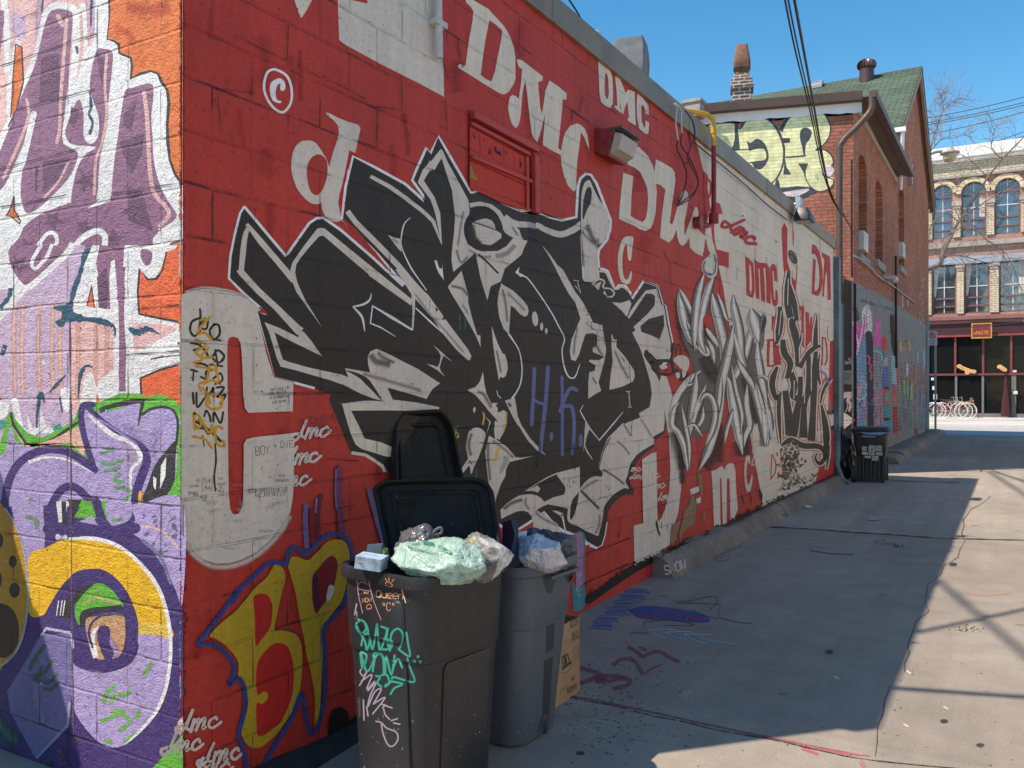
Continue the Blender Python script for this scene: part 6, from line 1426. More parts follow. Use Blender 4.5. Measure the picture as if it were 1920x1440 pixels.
# ragged, chipped render along the corner
M_CHIP = wallpaint('corner_chip_paint', None, 'Y', mural=True, grain=2.0, var=0.1)
def pal_at(y):
    if y < 350: return [(226,120,60), (200,120,90), (210,60,48), (150,50,40)]
    if y < 560: return [(205,200,200), (200,60,46), (226,120,60), (150,50,44)]
    if y < 760: return [(190,180,176), (235,120,70), (180,50,44), (150,140,136)]
    if y < 980: return [(110,190,80), (200,205,195), (165,155,150)]
    return [(90,76,130), (205,190,190), (200,50,46), (180,175,175), (70,66,78), (90,130,150)]
random.seed(11)
vs, fs, cs = [], [], []
zq = 0.0; k_ = 0; tgt = 0.0
while zq < GH:
    y = 735 - (zq - 1.6)/3.214*FPX; low = 1.0 if y > 1000 else (0.6 if y > 600 else 0.35)
    if random.random() < .3: tgt = random.random()**2
    if k_ == 0 or random.random() < .16: c = random.choice(pal_at(y))
    r_ = (0.001 + 0.013*tgt*low) * random.uniform(.7, 1.3); d_ = random.uniform(-.004, .004)
    cc = tuple(min(.8, lin(v)*random.uniform(.55, .7)) for v in c) + (1.0,)
    c2 = random.choice([(168,52,42), (150,46,40), (130,42,36)]); c2 = tuple(lin(v)*.8 for v in c2) + (1.0,)
    vs += [(-0.008 - abs(random.gauss(0, .006)), 2.1405, zq), (-0.004 + r_*.3, 2.1375 + d_*.3, zq), (0.0012 + r_*.25, 2.145 + r_*.3, zq), (0.0007, 2.148 + r_*random.uniform(.8, 1.8), zq)]; cs += [cc, cc, c2, c2]
    if k_: fs += [[4*(k_-1)+j, 4*(k_-1)+j+1, 4*k_+j+1, 4*k_+j] for j in range(3)]
    k_ += 1; zq += random.uniform(.003, .011)
me = bpy.data.meshes.new('chipped_corner'); me.from_pydata(vs, [], fs); ca = me.color_attributes.new('Col', 'FLOAT_COLOR', 'POINT'); ca.data.foreach_set('color', [q for c in cs for q in c]); me.materials.append(M_CHIP)
o = bpy.data.objects.new('chipped_corner', me); COL.objects.link(o); o.parent = end_wall
# ================================================================== fittings on the block wall
def plast(name, col, rough=0.42, bump=0.25, dirt=0.3, dust=(0.30, 0.28, 0.25, 1)):
    m = NT(name); p = m.obj()
    n1 = m.noise(p, 3.0, 5, 0.65); n2 = m.noise(p, 160, 2); n3 = m.noise(m.mapv(p, (9, 9, 1.2)), 2.2, 4, 0.6)
    c = m.mix(m.math('MULTIPLY', m.smooth(n1, 0.45, 0.75), dirt*0.5), col, dust)
    c = m.mix(m.math('MULTIPLY', m.smooth(n3, 0.5, 0.75), dirt*0.45), c, dust)
    spk = m.smooth(m.noise(p, 70, 1, .5), 0.73, 0.76); zz_ = m.t.nodes.new('ShaderNodeSeparateXYZ'); m.l(p, zz_.inputs[0])
    low = m.smooth(zz_.outputs['Z'], 0.05, 0.5, 1.0, 0.15)
    c = m.mix(m.math('MULTIPLY', spk, m.math('MULTIPLY', low, 0.9)), c, (0.5, 0.48, 0.45, 1))
    m.color(c); m.rough(m.smooth(n1, 0.3, 0.7, rough-0.08, rough+0.18)); m.normal(m.bump(n2, bump, 0.002)); return m.m
wl = WALL.at
# wall pack lamp
c0 = wl(1106, 262); root = empty('wall_lamp', wl(1135, 262), 0, 'square wall lamp with a red hood and frosted glass on the mural wall', 'wall lamp')
ya, yb = wl(1104, 260).y, wl(1154, 262).y; zt, zb = wl(1104, 232).z, wl(1106, 283).z
L_ = (yb - ya)*.8; o0 = root.location
W_ = 0.42; H_ = zt - zb
mb = MB()  # back box: wedge that leans out
y0, y1 = -L_*0.5, L_*0.42
v = [(0.0, y0, zb-o0.z), (0.0, y1, zb-o0.z), (0.0, y1, zt-o0.z), (0.0, y0, zt-o0.z), (0.11, y0+0.01, zb-o0.z-0.03), (0.11, y1, zb-o0.z-0.03), (0.15, y1, zt-o0.z-0.03), (0.15, y0+0.01, zt-o0.z-0.03)]
mb.add(v, [(0,3,2,1), (4,5,6,7), (0,1,5,4), (1,2,6,5), (2,3,7,6), (3,0,4,7)])
mb.build('hood', simple('hood_red', (0.22, 0.018, 0.018, 1), 0.5, var=0.35, vscale=14), root, bevel=0.006)
mb = MB()
v = [(0.111, y0+0.02, zb-o0.z-0.01), (0.111, y1-0.02, zb-o0.z-0.01), (0.152, y1-0.02, zt-o0.z-0.05), (0.152, y0+0.02, zt-o0.z-0.05), (0.185, y0+0.03, zb-o0.z+0.02), (0.185, y1-0.03, zb-o0.z+0.02), (0.215, y1-0.03, zt-o0.z-0.07), (0.215, y0+0.03, zt-o0.z-0.07)]
mb.add(v, [(0,3,2,1), (4,5,6,7), (0,1,5,4), (1,2,6,5), (2,3,7,6), (3,0,4,7)])
def frost():
    m = NT('frosted_lens'); p = m.obj(); w_ = m.n('ShaderNodeTexWave', bands_direction='Z'); m.l(p, w_.inputs['Vector']); w_.inputs['Scale'].default_value = 22
    m.color((0.42, 0.38, 0.31, 1)); m.rough(0.25); m.normal(m.bump(w_.outputs['Fac'], 0.5, 0.004)); return m.m
mb.build('lens', frost(), root, bevel=0.008)
mb = MB(); zz0, zz1 = zt-o0.z-0.035, zt-o0.z-0.02
mb.box((0.10, y0-0.005, zz0), (0.222, y1+0.005, zz1)); mb.build('rim', simple('lamp_rim', (0.10, 0.085, 0.075, 1), 0.5), root)
# conduit
mb = MB(); a = wl(806, -20); b = wl(812, 118)
mb.tube([wl(807, -200) + Vector((.04,0,0)), Vector((.04, b.y, wl(812, 112).z))], 0.022, 10); mb.box((0.0, b.y-0.05, wl(808, 45).z-0.015), (0.062, b.y+0.05, wl(808, 45).z+0.015))
tag(mb.build('conduit_pipe', simple('white_pipe', (0.50, 0.48, 0.47, 1), 0.5)), 'white vertical conduit pipe over the big cream block near the top edge', 'pipe')
# gas pipe, yellow above, red below
yb_ = wl(1322, 420).y; zj = wl(1314, 270).z
root = empty('gas_pipe', (0.09, yb_, zj), 0, 'wall pipe painted red below with a yellow bend over the coping', 'pipe')
zT = wl(1314, 215).z; zB = wl(1322, 424).z
mb = MB(); mb.tube([(0, 0, 0), (0, 0, zT-zj-0.12), (0, -0.02, zT-zj-0.03), (-0.03, -0.10, zT-zj), (-0.15, -0.3, zT-zj), (-0.25, -0.5, zT-zj-.02)], 0.025, 12)
mb.cyl((0, 0, zT-zj-0.17), (0, 0, zT-zj-0.12), 0.032, 12); mb.build('yellow_bend', simple('gas_yellow', (0.62, 0.38, 0.035, 1), 0.45, var=0.1), root)
mb = MB(); mb.tube([(0, 0, -0.004), (0, 0, zB-zj+0.1), (-0.01, -0.02, zB-zj+0.02), (-0.03, -0.1, zB-zj-.02), (-0.085, -0.34, zB-zj-0.03)], 0.025, 12); mb.cyl((0, -0.0, zB-zj+.02), (0, 0, zB-zj+.12), 0.05, 12); mb.cyl((-.01, -.36, zB-zj-.03), (-.08, -.36, zB-zj-.03), 0.06, 12)
mb.build('red_riser', simple('pipe_red', (0.28, 0.02, 0.018, 1), 0.45, var=0.25, vscale=6), root)
# loose wires hanging from the coping
def wire(name, pts, r, mat, label, cat='wire', group=None, n=5, sm=6):
    mb = MB(); P_ = [tuple(p) for p in pts]; P_ = catmull3(P_, sm) if sm else P_
    mb.tube(P_, r, n); return tag(mb.build(name, mat), label, cat, group)
def catmull3(p, seg):
    out = []
    for i in range(len(p)-1):
        p0 = p[max(i-1,0)]; p1 = p[i]; p2 = p[i+1]; p3 = p[min(i+2, len(p)-1)]
        for k in range(seg):
            t = k/seg; out.append(tuple(0.5*((2*b)+(-a+c)*t+(2*a-5*b+4*c-d)*t*t+(-a+3*b-3*c+d)*t**3) for a, b, c, d in zip(p0, p1, p2, p3)))
    return out + [tuple(p[-1])]
M_WIRE = simple('black_wire', (0.018, 0.018, 0.018, 1), 0.6); M_RWIRE = simple('maroon_wire', (0.09, 0.012, 0.012, 1), 0.6); M_WWIRE = simple('grey_wire', (0.55, 0.55, 0.55, 1), 0.5)
def wp_(L, off=0.06): return [wl(1040+x/4, 180+y/4, off) for x, y in L]
wire('hanging_wire', wp_([(890, 55), (915, 90), (908, 200), (925, 330)], .07), 0.008, M_WWIRE, 'pale cable hanging furthest left from the coping')
wire('hanging_wire', wp_([(905, 58), (945, 100), (950, 200), (955, 280)], .08), 0.008, M_WWIRE, 'pale cable hanging in a short straight drop from the coping')
wire('hanging_wire', wp_([(925, 330), (920, 400), (965, 500), (990, 600), (960, 740), (920, 820)], .05), 0.007, M_RWIRE, 'maroon wire looping down left over the red lettering')
wire('hanging_wire', wp_([(955, 280), (950, 370), (1010, 460), (1075, 620), (1050, 720), (920, 815)], .05), 0.007, M_RWIRE, 'maroon wire curving out widest beside the gas pipe')
wire('hanging_wire', wp_([(1045, 325), (1010, 410), (1000, 470), (1040, 560), (1075, 650), (1030, 760), (920, 825)], .06), 0.007, M_RWIRE, 'maroon wire that crosses the other two in a figure of eight')
wire('hanging_wire', wp_([(975, 105), (1030, 180), (1050, 260), (1045, 325)], .09), 0.007, M_WIRE, 'black wire bowed beside the yellow pipe bend')
wire('coping_wire', [wl(x, y, .045) for x, y in ((1300, 266), (1390, 340), (1440, 385), (1475, 412))], 0.007, M_WIRE, 'black wire run along the underside of the coping above the cream wall')
# roof edge cable against the sky
wire('roof_cable', [at_depth(1062, -8, 8.6), at_depth(1082, 22, 8.7), at_depth(1092, 40, 8.8), at_depth(1105, 56, 8.9)], 0.010, M_WIRE, 'thick black cable dropping onto the roof edge under the sky')
mb = MB(); p = at_depth(1118, 68, 8.6); mb.cyl(p - Vector((0,0,.12)), p + Vector((0.0, 0.0, 0.03)), 0.035, 12); mb.cyl(p + Vector((0,0,.031)), p + Vector((0,0,.045)), 0.045, 12)
tag(mb.build('roof_pipe_cap', M_WHITE), 'small white pipe cap on the roof edge near the grey chimney', 'pipe cap')
# flood light under the coping
p = wl(1483, 402); root = empty('flood_light', p, 0, 'dark flood light with silver bracket under the coping at the far end', 'wall lamp')
mb = MB(); mb.tube([(0.0, -.05, .12), (0.10, -.02, .14), (0.16, 0.0, 0.05)], 0.018, 8); mb.box((0.08, -0.09, 0.04), (0.14, 0.09, .22)); mb.build('bracket', simple('bracket_silver', (0.5, 0.52, 0.55, 1), 0.35, 0.6), root)
mb = MB(); mb.loft([rrect(0.17, 0.0, 0.13, 0.22, 0.02, 0.06, 3), rrect(0.18, 0.0, 0.22, 0.34, 0.03, -0.06, 3), rrect(0.18, 0.0, 0.23, 0.36, 0.03, -0.12, 3)], True); mb.build('head', simple('flood_dark', (0.035, 0.03, 0.03, 1), 0.4), root)
mb = MB(); mb.box((0.09, -0.15, -0.13), (0.27, 0.15, -0.121)); mb.build('lens', simple('flood_lens', (0.12, 0.10, 0.09, 1), 0.2), root)
# teal downpipe at the wall end
yp = 15.75; mb = MB()
mb.box((-0.02, yp-0.07, 0.75), (0.09, yp+0.07, 3.95)); mb.loft([rrect(0.035, yp, .11, .14, .01, .75, 2), rrect(0.035, yp, .13, .16, .03, .55, 2), rrect(0.03, yp, .10, .13, .03, .33, 2), rrect(0.10, yp+.02, .11, .15, .03, .1, 2), rrect(0.2, yp+.04, .12, .15, .03, .03, 2)], True)
tag(mb.build('downpipe', simple('teal_paint_pipe', (0.115, 0.19, 0.22, 1), 0.4, 0.2, var=0.3, vscale=3), bevel=0.004), 'teal rectangular downpipe with crushed foot at the far end of the mural', 'downpipe')

# ================================================================== wheelie bins
M_BINB = plast('black_bin_plastic', (0.017, 0.0195, 0.023, 1), 0.42, dirt=0.10, dust=(.15,.16,.175,1))
M_BING = plast('grey_bin_plastic', (0.078, 0.102, 0.125, 1), 0.42, dirt=0.05, dust=(.2,.22,.24,1))
M_LID = plast('bin_lid_plastic', (0.012, 0.011, 0.010, 1), 0.6, dirt=0.08); M_LID.node_tree.nodes['Principled BSDF'].inputs['Specular IOR Level'].default_value = 0.25
M_FILL = simple('bin_inside', (0.012, 0.012, 0.012, 1), 0.9)
def bin_body(root, wx, wy, h, tx, ty, mat, r=0.09, rimh=0.05, rimo=0.022):
    mb = MB(); n = 8
    def ring(t, grow=0.0, z=None):
        return rrect(0, 0, tx + (wx-tx)*t + grow, ty + (wy-ty)*t + grow, r + grow/2, h*t if z is None else z, n)
    rings = [ring(0.0, -0.05, 0.0), ring(0.02, 0, 0.012)]
    for t in (0.2, 0.4, 0.55, 0.62, 0.625, 0.645): rings.append(ring(t))
    rings += [ring(0.65, 0.012), ring(0.66, 0.016), ring(0.8, 0.014), ring(0.93, 0.012)]
    rings += [ring(1, 0.012, h-rimh), ring(1, rimo*2, h-rimh+0.004), ring(1, rimo*2.3, h-rimh*.4), ring(1, rimo*2, h-0.003), ring(1, rimo, h), ring(1, -0.012, h-0.004), ring(0.98, -0.02, h-0.05), ring(0.8, -0.03, h*0.75)]
    mb.loft(rings, True, True, True)
    o = mb.build('body', mat, root, sharp=30)
    return o
# --- dark bin in front
RB = math.radians(-8)
B1 = empty('wheelie_bin', (0.665, 2.775, 0), RB, 'dark grey bin with teal and silver tags, lid thrown open, nearest the camera', 'bin')
bin_body(B1, 0.475, 0.50, 0.925, 0.39, 0.42, M_BINB)
mb = MB()  # raised panels on the two visible faces
def panel(mb, axis, sgn, h0, h1, z0, z1, wx0, wx1, out=0.012, r=0.03):
    """shallow raised panel; axis 'x' = face of constant x"""
    k = 5; prof = []
    for qx, qy, a0 in ((1, 1, 0), (-1, 1, 90), (-1, -1, 180), (1, -1, 270)):
        for i in range(k+1):
            a = math.radians(a0 + 90*i/k); prof.append(((h0+h1)/2 + qx*((h1-h0)/2 - r) + r*math.cos(a), (z0+z1)/2 + qy*((z1-z0)/2 - r) + r*math.sin(a)))
    def pos(a, z, o):
        f = z/0.925; half = wx0 + (wx1-wx0)*f + o
        return (sgn*half, a, z) if axis == 'x' else (a, sgn*half, z)
    n_ = len(prof)
    ins = [((h0+h1)/2 + (a-(h0+h1)/2)*0.93, (z0+z1)/2 + (z-(z0+z1)/2)*0.96) for a, z in prof]
    vs = [pos(a, z, -0.01) for a, z in prof] + [pos(a, z, out*.6) for a, z in prof] + [pos(a, z, out) for a, z in ins]
    mb.add(vs, [(i, (i+1) % n_, n_+(i+1) % n_, n_+i) for i in range(n_)] + [(n_+i, n_+(i+1) % n_, 2*n_+(i+1) % n_, 2*n_+i) for i in range(n_)] + [tuple(range(2*n_, 3*n_))], True)
panel(mb, 'y', -1, -0.13, 0.14, 0.04, 0.60, 0.21, 0.25, 0.010); panel(mb, 'y', -1, -0.12, 0.14, 0.665, 0.83, 0.21, 0.25, 0.016, 0.04)
panel(mb, 'x', 1, -0.13, 0.14, 0.04, 0.585, 0.195, 0.2375, 0.010)
mb.build('panel', M_BINB, B1, sharp=40)
mb = MB(); mb.box((-0.20, -0.21, 0.60), (0.20, 0.21, 0.72)); mb.build('filling', M_FILL, B1)
# --- grey bin behind
B2 = empty('wheelie_bin', (0.63, 3.48, 0), math.radians(-3), 'slate grey bin with painted triangular grip shade behind the dark bin', 'bin')
bin_body(B2, 0.52, 0.48, 0.835, 0.36, 0.38, M_BING, r=0.10)
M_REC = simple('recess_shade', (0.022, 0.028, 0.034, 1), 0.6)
mb = MB()  # side lugs of the rim
for y in (-0.02, 0.075, 0.16): mb.loft([rrect(0.258, y, 0.03, 0.05, .01, 0.775, 3), rrect(0.262, y, 0.035, 0.055, .01, 0.80, 3)], True)
mb.box((0.255, -0.06, 0.752), (0.282, 0.20, 0.768)); mb.build('lug', M_BING, B2, bevel=0.003)
M2 = Matrix.Translation(B2.location) @ Matrix.Rotation(math.radians(-3), 4, 'Z')
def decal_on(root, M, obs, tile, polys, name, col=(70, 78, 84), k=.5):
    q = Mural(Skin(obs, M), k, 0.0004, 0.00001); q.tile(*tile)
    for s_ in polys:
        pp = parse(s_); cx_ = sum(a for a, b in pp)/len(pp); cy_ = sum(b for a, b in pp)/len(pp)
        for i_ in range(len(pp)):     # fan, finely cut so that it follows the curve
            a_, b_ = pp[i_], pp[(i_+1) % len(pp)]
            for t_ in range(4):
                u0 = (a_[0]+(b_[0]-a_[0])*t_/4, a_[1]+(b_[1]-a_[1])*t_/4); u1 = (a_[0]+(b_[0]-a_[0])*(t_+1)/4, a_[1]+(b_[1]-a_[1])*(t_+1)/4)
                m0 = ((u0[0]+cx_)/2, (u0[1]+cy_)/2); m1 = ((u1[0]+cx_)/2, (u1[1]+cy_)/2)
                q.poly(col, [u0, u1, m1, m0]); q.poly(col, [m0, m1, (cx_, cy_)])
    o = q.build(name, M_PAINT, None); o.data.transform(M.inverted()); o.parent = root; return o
body2 = [c_ for c_ in B2.children if c_.name.startswith('body')]
for pl_ in ["755,1205 890,1228 840,1400 800,1405 768,1310", "948,1238 1060,1180 998,1310 975,1300", "925,1205 968,1178 975,1215 935,1228", "1005,1155 1045,1135 1050,1165 1012,1185"]: decal_on(B2, M2, body2, (860, 820, 4.8), [pl_] if isinstance(pl_, str) else pl_, 'grip_shade_paint')  # flat dark decals paint the shade inside the hand grips
decal_on(B2, M2, body2, (640, 1080, 4), ["1540,372 1600,352 1592,545 1535,580", "1522,640 1590,602 1545,1180 1505,1190"], 'pocket_shade_paint')  # pocket shade, likewise painted on as dark decals
mb = MB(); mb.box((-0.20, -0.19, 0.55), (0.20, 0.19, 0.68)); mb.build('filling', M_FILL, B2)
# --- lids: shallow trays built between four corners
def lid(name, root, corners, thick, nrm_flip, mat, r=0.2, label=None, handle=True):
    """corners: top-left, top-right, bottom-right, bottom-left in world space, seen from the camera"""
    tl, tr, br, bl = map(Vector, corners)
    n_ = (tr - tl).cross(bl - tl).normalized()
    if n_.dot(CAM - tl) < 0: n_ = -n_
    k = 7
    def P(u, v, o=0.0):   # u 0..1 left-right, v 0..1 top-bottom
        return tl.lerp(tr, u).lerp(bl.lerp(br, u), v) + n_*o
    def ring(ins, o):
        pts = []
        cr = max(r - ins, 0.03)
        for (cu, cv, a0, rr) in ((1, 0, 270, cr), (1, 1, 0, 0.03), (0, 1, 90, 0.03), (0, 0, 180, cr)):
            for i in range(k+1):
                a = math.radians(a0 + 90*i/k)
                u = (1-ins-rr if cu else ins+rr) + rr*math.cos(a); v = (1-ins-rr if cv else ins+rr) + rr*math.sin(a)
                pts.append(P(u, v, o))
        return pts
    mb = MB(); inv = root.matrix_basis.inverted() if root else Matrix.Identity(4)
    t = thick
    rings = [ring(0.10, -t*1.2), ring(0.03, -t), ring(0.0, -t*0.4), ring(0.0, t*0.5), ring(0.012, t*0.62), ring(0.035, t*0.5), ring(0.05, -t*0.35), ring(0.12, -t*0.45), ring(0.14, -t*0.2), ring(0.16, -t*0.2), ring(0.18, -t*0.5)]
    rings = [[inv @ p for p in q] for q in rings]
    mb.loft(rings, True)
    o = mb.build(name, mat, root, sharp=40)
    return o, P, inv
# lid of the dark bin
bpy.context.view_layer.update()
zl = 3.72
c_ = [at_depth(697, 903, 3.82), at_depth(921, 896, 3.72), at_depth(950, 1075, 3.50), at_depth(725, 1035, 3.66)]
M1 = Matrix.Translation(B1.location) @ Matrix.Rotation(RB, 4, 'Z')
def set_basis(o, M): o.matrix_basis = M
L1, P1, inv1 = lid('lid', B1, c_, 0.035, False, M_LID, 0.17)
mb = MB()
q = [P1(0.36, -0.045, 0.0), P1(0.62, -0.045, 0.0), P1(0.66, 0.03, 0.0), P1(0.32, 0.03, 0.0)]
n_ = (q[1]-q[0]).cross(q[3]-q[0]).normalized(); n_ = n_ if n_.dot(CAM-q[0]) > 0 else -n_
mb.add([inv1 @ (v + n_*d) for d in (-0.02, 0.024) for v in q], [(0,1,2,3),(7,6,5,4),(0,4,5,1),(1,5,6,2),(2,6,7,3),(3,7,4,0)])
mb.build('lid_handle', M_LID, L1, bevel=0.006).matrix_parent_inverse = Matrix.Identity(4)
mb = MB()   # moulded rib on the underside
for (u0, v0, u1, v1) in ((0.15, 0.52, 0.27, 0.93), (0.2, 0.30, 0.34, 0.31)):
    mb.tube([inv1 @ P1(u0, v0, 0.012), inv1 @ P1(u1, v1, 0.012)], 0.008, 6)
mb.build('lid_rib', M_LID, L1)
# lid of the grey bin, standing against the wall
c_ = [at_depth(734, 775, 4.36), at_depth(838, 768, 4.62), at_depth(872, 935, 4.52), at_depth(738, 930, 4.20)]
L2, P2, inv2 = lid('lid', B2, c_, 0.05, False, M_LID, 0.26)
# painted tags on the dark bin
def plane_y(root, y): pass
class LocalPlane(Plane): pass
fz = 0.5
cosr, sinr = math.cos(RB), math.sin(RB)
nf = Vector((sinr, -cosr, -0.055)).normalized()    # front face normal of the tapered body (leans out upwards)
pf = Vector((0.665, 2.775, 0)) + Vector((sinr, -cosr, 0)) * 0.2105
nf = Vector((sinr, -cosr, 0)) * 1.0; nf = (nf + Vector((0, 0, -0.0475))).normalized()
BF = Plane(pf, nf)
t = Mural(Skin([c_ for c_ in B1.children if c_.name.split('.')[0] in ('body', 'panel')], M1), 0.95, 0.0003, 0.000004)
t.tile(640, 1080, 4)
PKk, TEA, SIL = (214, 160, 120), (40, 150, 132), (156, 146, 156)
for p_, w_ in (("118,38 130,150 160,278", 6), ("205,40 240,180 298,328", 6), ("130,100 215,112", 4), ("122,60 160,45 205,70", 4), ("115,35 130,70", 6), ("210,38 215,80", 6)): t.stroke((176, 132, 150), p_, w_)
t.text(PKk, 'w', 168, 132, 24, 22, 3.5) if 'w' in GLYPH else t.stroke(PKk, "168,115 175,132 186,118 196,132 205,115", 3.5)
t.text(PKk, 'NDN', 158, 200, 32, 20, 4.5, -.12, jit=.04); t.stroke(PKk, "215,240 195,250 190,225 210,212 225,225 222,245 205,245", 4)
t.text(PKk, 'Queen', 262, 158, 50, 34, 5.5, .02, jit=.03, gap=.22, shear=.06); t.stroke((230, 190, 140), "455,105 482,200", 8)
t.text(PKk, '"C"', 305, 262, 60, 28, 5, -.02, jit=.04)
for p_ in ("332,60 340,45 372,55 382,75 360,82 335,72", "330,18 342,40", "356,14 358,38", "395,25 378,42"): t.stroke((222, 140, 90), p_, 5)
for p_ in ("150,330 118,350 115,390 150,430 185,400 175,350 150,330", "185,360 200,420 165,450 150,520", "110,370 150,440 180,500 190,555 215,480 200,430", "215,470 235,550 262,400 268,360 275,450 290,555 330,460 340,400 300,380", "290,550 365,545 380,490 300,470", "350,395 340,470 360,545", "365,560 375,440 420,395 460,430 455,500 430,550",
           "430,550 470,580 515,600 500,500 488,425", "150,570 190,600 160,690 145,570 190,715 240,640 245,580 300,590", "235,715 260,600 310,600 320,740", "330,740 335,600 375,740 400,590 395,640", "375,740 420,620 455,685", "495,620 520,700 545,795 400,760 380,770", "260,750 290,760 270,800 300,830", "300,745 340,740 360,800 330,830", "370,790 460,810 400,840 370,885", "330,820 380,790"): t.stroke(TEA, p_, 16)
for x, y in ((576, 605), (549, 640), (592, 644)): t.ell(TEA, x, y, 12, 12)
for p_ in ("150,700 140,720 165,750 190,720", "190,720 150,800 135,820", "150,790 230,740 190,850 250,790", "200,860 260,800 215,900 200,980 250,870 300,850 240,960", "240,960 330,910 235,1035", "330,965 310,990", "300,960 380,990", "318,1000 330,1040 362,1075", "260,1090 300,1100 340,1140 410,1170 425,1220 400,1265 370,1278 340,1250 310,1170 300,1100", "375,1085 420,1070", "392,1102 440,1112", "135,910 140,1055", "165,930 170,1080", "190,980 200,1050", "115,210 100,290", "108,250 130,330"): t.stroke(SIL, p_, 11, taper=(1,1))
o = t.build('tags', M_PAINT, None); o.data.transform(M1.inverted()); o.parent = B1
# logo outline on the right face
mrk = Mural(t.p, 1.0, 0.0003, 0.00002)
mrk.tile(640, 1080, 4); mrk.stroke((40, 39, 38), "930,145 1000,90 1110,55 1110,120 1040,180 930,212 930,145", 5, smooth=False); mrk.text((46, 45, 44), 'Rubbe', 945, 165, 32, 22, 4, -.38)
o = mrk.build('embossed_mark', M_PAINT, None); o.data.transform(M1.inverted()); o.parent = B1

# ================================================================== rubbish bags
def bag(name, pc, rad, label, mat, seed, folds=7, amp=0.10, cat='rubbish bag', knot=None, rot=0.0, dent=0.0):
    """crumpled bag: a dense ball pushed by radial folds that run to its knot"""
    rnd = random.Random(seed); bm = bmesh.new(); bmesh.ops.create_icosphere(bm, subdivisions=5, radius=1.0)
    from mathutils import noise as N
    ph = [rnd.uniform(0, 6.28) for _ in range(6)]; off = Vector((rnd.uniform(0, 50), rnd.uniform(0, 50), rnd.uniform(0, 50)))
    K = Vector(knot).normalized() if knot else Vector((0, 0, 1)); kx = K.orthogonal().normalized(); ky = K.cross(kx)
    PL = [(Vector((rnd.gauss(0,1), rnd.gauss(0,1), rnd.gauss(0,1))).normalized(), rnd.uniform(.72, 1.0)) for _ in range(24)]
    for v in bm.verts:
        d = v.co.normalized(); c = d.dot(K); a = math.atan2(d.dot(ky), d.dot(kx))
        near = max(0.0, (c + 0.4) / 1.4)
        f = sum(math.sin(a*(folds+i*3) + ph[i] + 2.0*N.noise(d*1.6+off)) / (i+1) for i in range(3))
        f = (abs(f) - 0.5) * near
        q_ = Vector((c*1.0, math.cos(a)*1.5, math.sin(a)*1.5)); cr = abs(N.noise(q_*2.6+off)) * 1.0 + abs(N.noise(q_*6+off)) * 0.35; fc = min(hh/max(d.dot(pn), .05) for pn, hh in PL)
        r = min(fc, 1.3) + amp*(0.5*f) - amp*1.0*cr + 0.10*N.noise(d*1.3 + off)
        if knot and c > 0.93: r += (c-0.93)*3.2
        v.co = Vector((d.x*rad[0], d.y*rad[1], d.z*rad[2])) * r
    me = bpy.data.meshes.new(name); bm.to_mesh(me); bm.free(); me.polygons.foreach_set('use_smooth', [True]*len(me.polygons)); me.materials.append(mat)
    o = bpy.data.objects.new(name, me); COL.objects.link(o); o.location = pc; o.rotation_euler = (0, 0, rot)
    return tag(o, label, cat)
def bagmat(name, col, rough=0.3, trans=0.25):
    m = NT(name); p = m.obj(); n = m.noise(m.mapv(p, (26, 7, 12), rot=(.3, .5, .6)), 1.0, 5, 0.6, 1.8); n2 = m.noise(m.mapv(p, (14, 60, 22), rot=(.2, -.4, .9)), 1.0, 3, .6, 1.2)
    m.color(m.mix(m.smooth(n, .3, .7), tuple(c*.85 for c in col[:3])+(1,), col)); m.rough(rough); m.normal(m.bump(m.math('ADD', n, m.math('MULTIPLY', n2, .3)), 1.0, 0.02))
    m.b.inputs['Subsurface Weight'].default_value = trans*0.8; m.b.inputs['Subsurface Radius'].default_value = (.03, .03, .03); m.b.inputs['Coat Weight'].default_value = .5; m.b.inputs['Coat Roughness'].default_value = .12; return m.m
def binpt(x, y, z): return at_depth(x, y, z)
gbag = bag('rubbish_bag', binpt(836, 1060, 3.17), (0.17, 0.12, 0.078), 'pale green printed carrier bag bulging out of the dark bin', bagmat('mint_plastic', (0.40, 0.60, 0.50, 1), 0.22), 3, 9, 0.16, knot=(-.7, -.1, .6))
def clear():
    m = NT('clear_bag_plastic'); p = m.obj(); n = m.noise(p, 11, 5, .7, 1.0); m.color((0.62, 0.64, 0.64, 1)); m.rough(0.18)
    m.b.inputs['Alpha'].default_value = 0.35; m.l(m.smooth(n, .35, .7, .12, .62), m.b.inputs['Alpha']); m.normal(m.bump(n, 1.0, .02)); return m.m
bag('rubbish_bag', binpt(895, 1038, 3.36), (0.125, 0.11, 0.085), 'clear plastic bag with yellow inside at the right of the dark bin', clear(), 8, 8, 0.12, knot=(0, -.2, 1))
bag('yellow_wrapper', binpt(888, 1034, 3.37), (0.07, 0.06, 0.058), 'crumpled yellow wrapper inside the clear bag', bagmat('yellow_plastic', (0.42, 0.36, 0.05, 1), 0.35), 21, 5, 0.2, cat='wrapper')
bag('rubbish_bag', binpt(785, 1020, 3.40), (0.12, 0.10, 0.075), 'grey knotted bag lying at the back of the dark bin', bagmat('grey_film', (0.10, 0.10, 0.115, 1), 0.35), 12, 7, 0.16, knot=(.3, 0, 1))
mb = MB(); mb.tube(catmull3([tuple(binpt(805, 1008, 3.36)), tuple(binpt(818, 993, 3.36)), tuple(binpt(827, 990, 3.36)), tuple(binpt(826, 1000, 3.36)), tuple(binpt(808, 1004, 3.36))], 5), 0.007, 6); 
tag(mb.build('bag_handle', bagmat('grey_film_b', (0.12, 0.12, 0.135, 1), 0.35)), 'tied grey plastic loop sticking up from the knotted bag', 'bag handle')
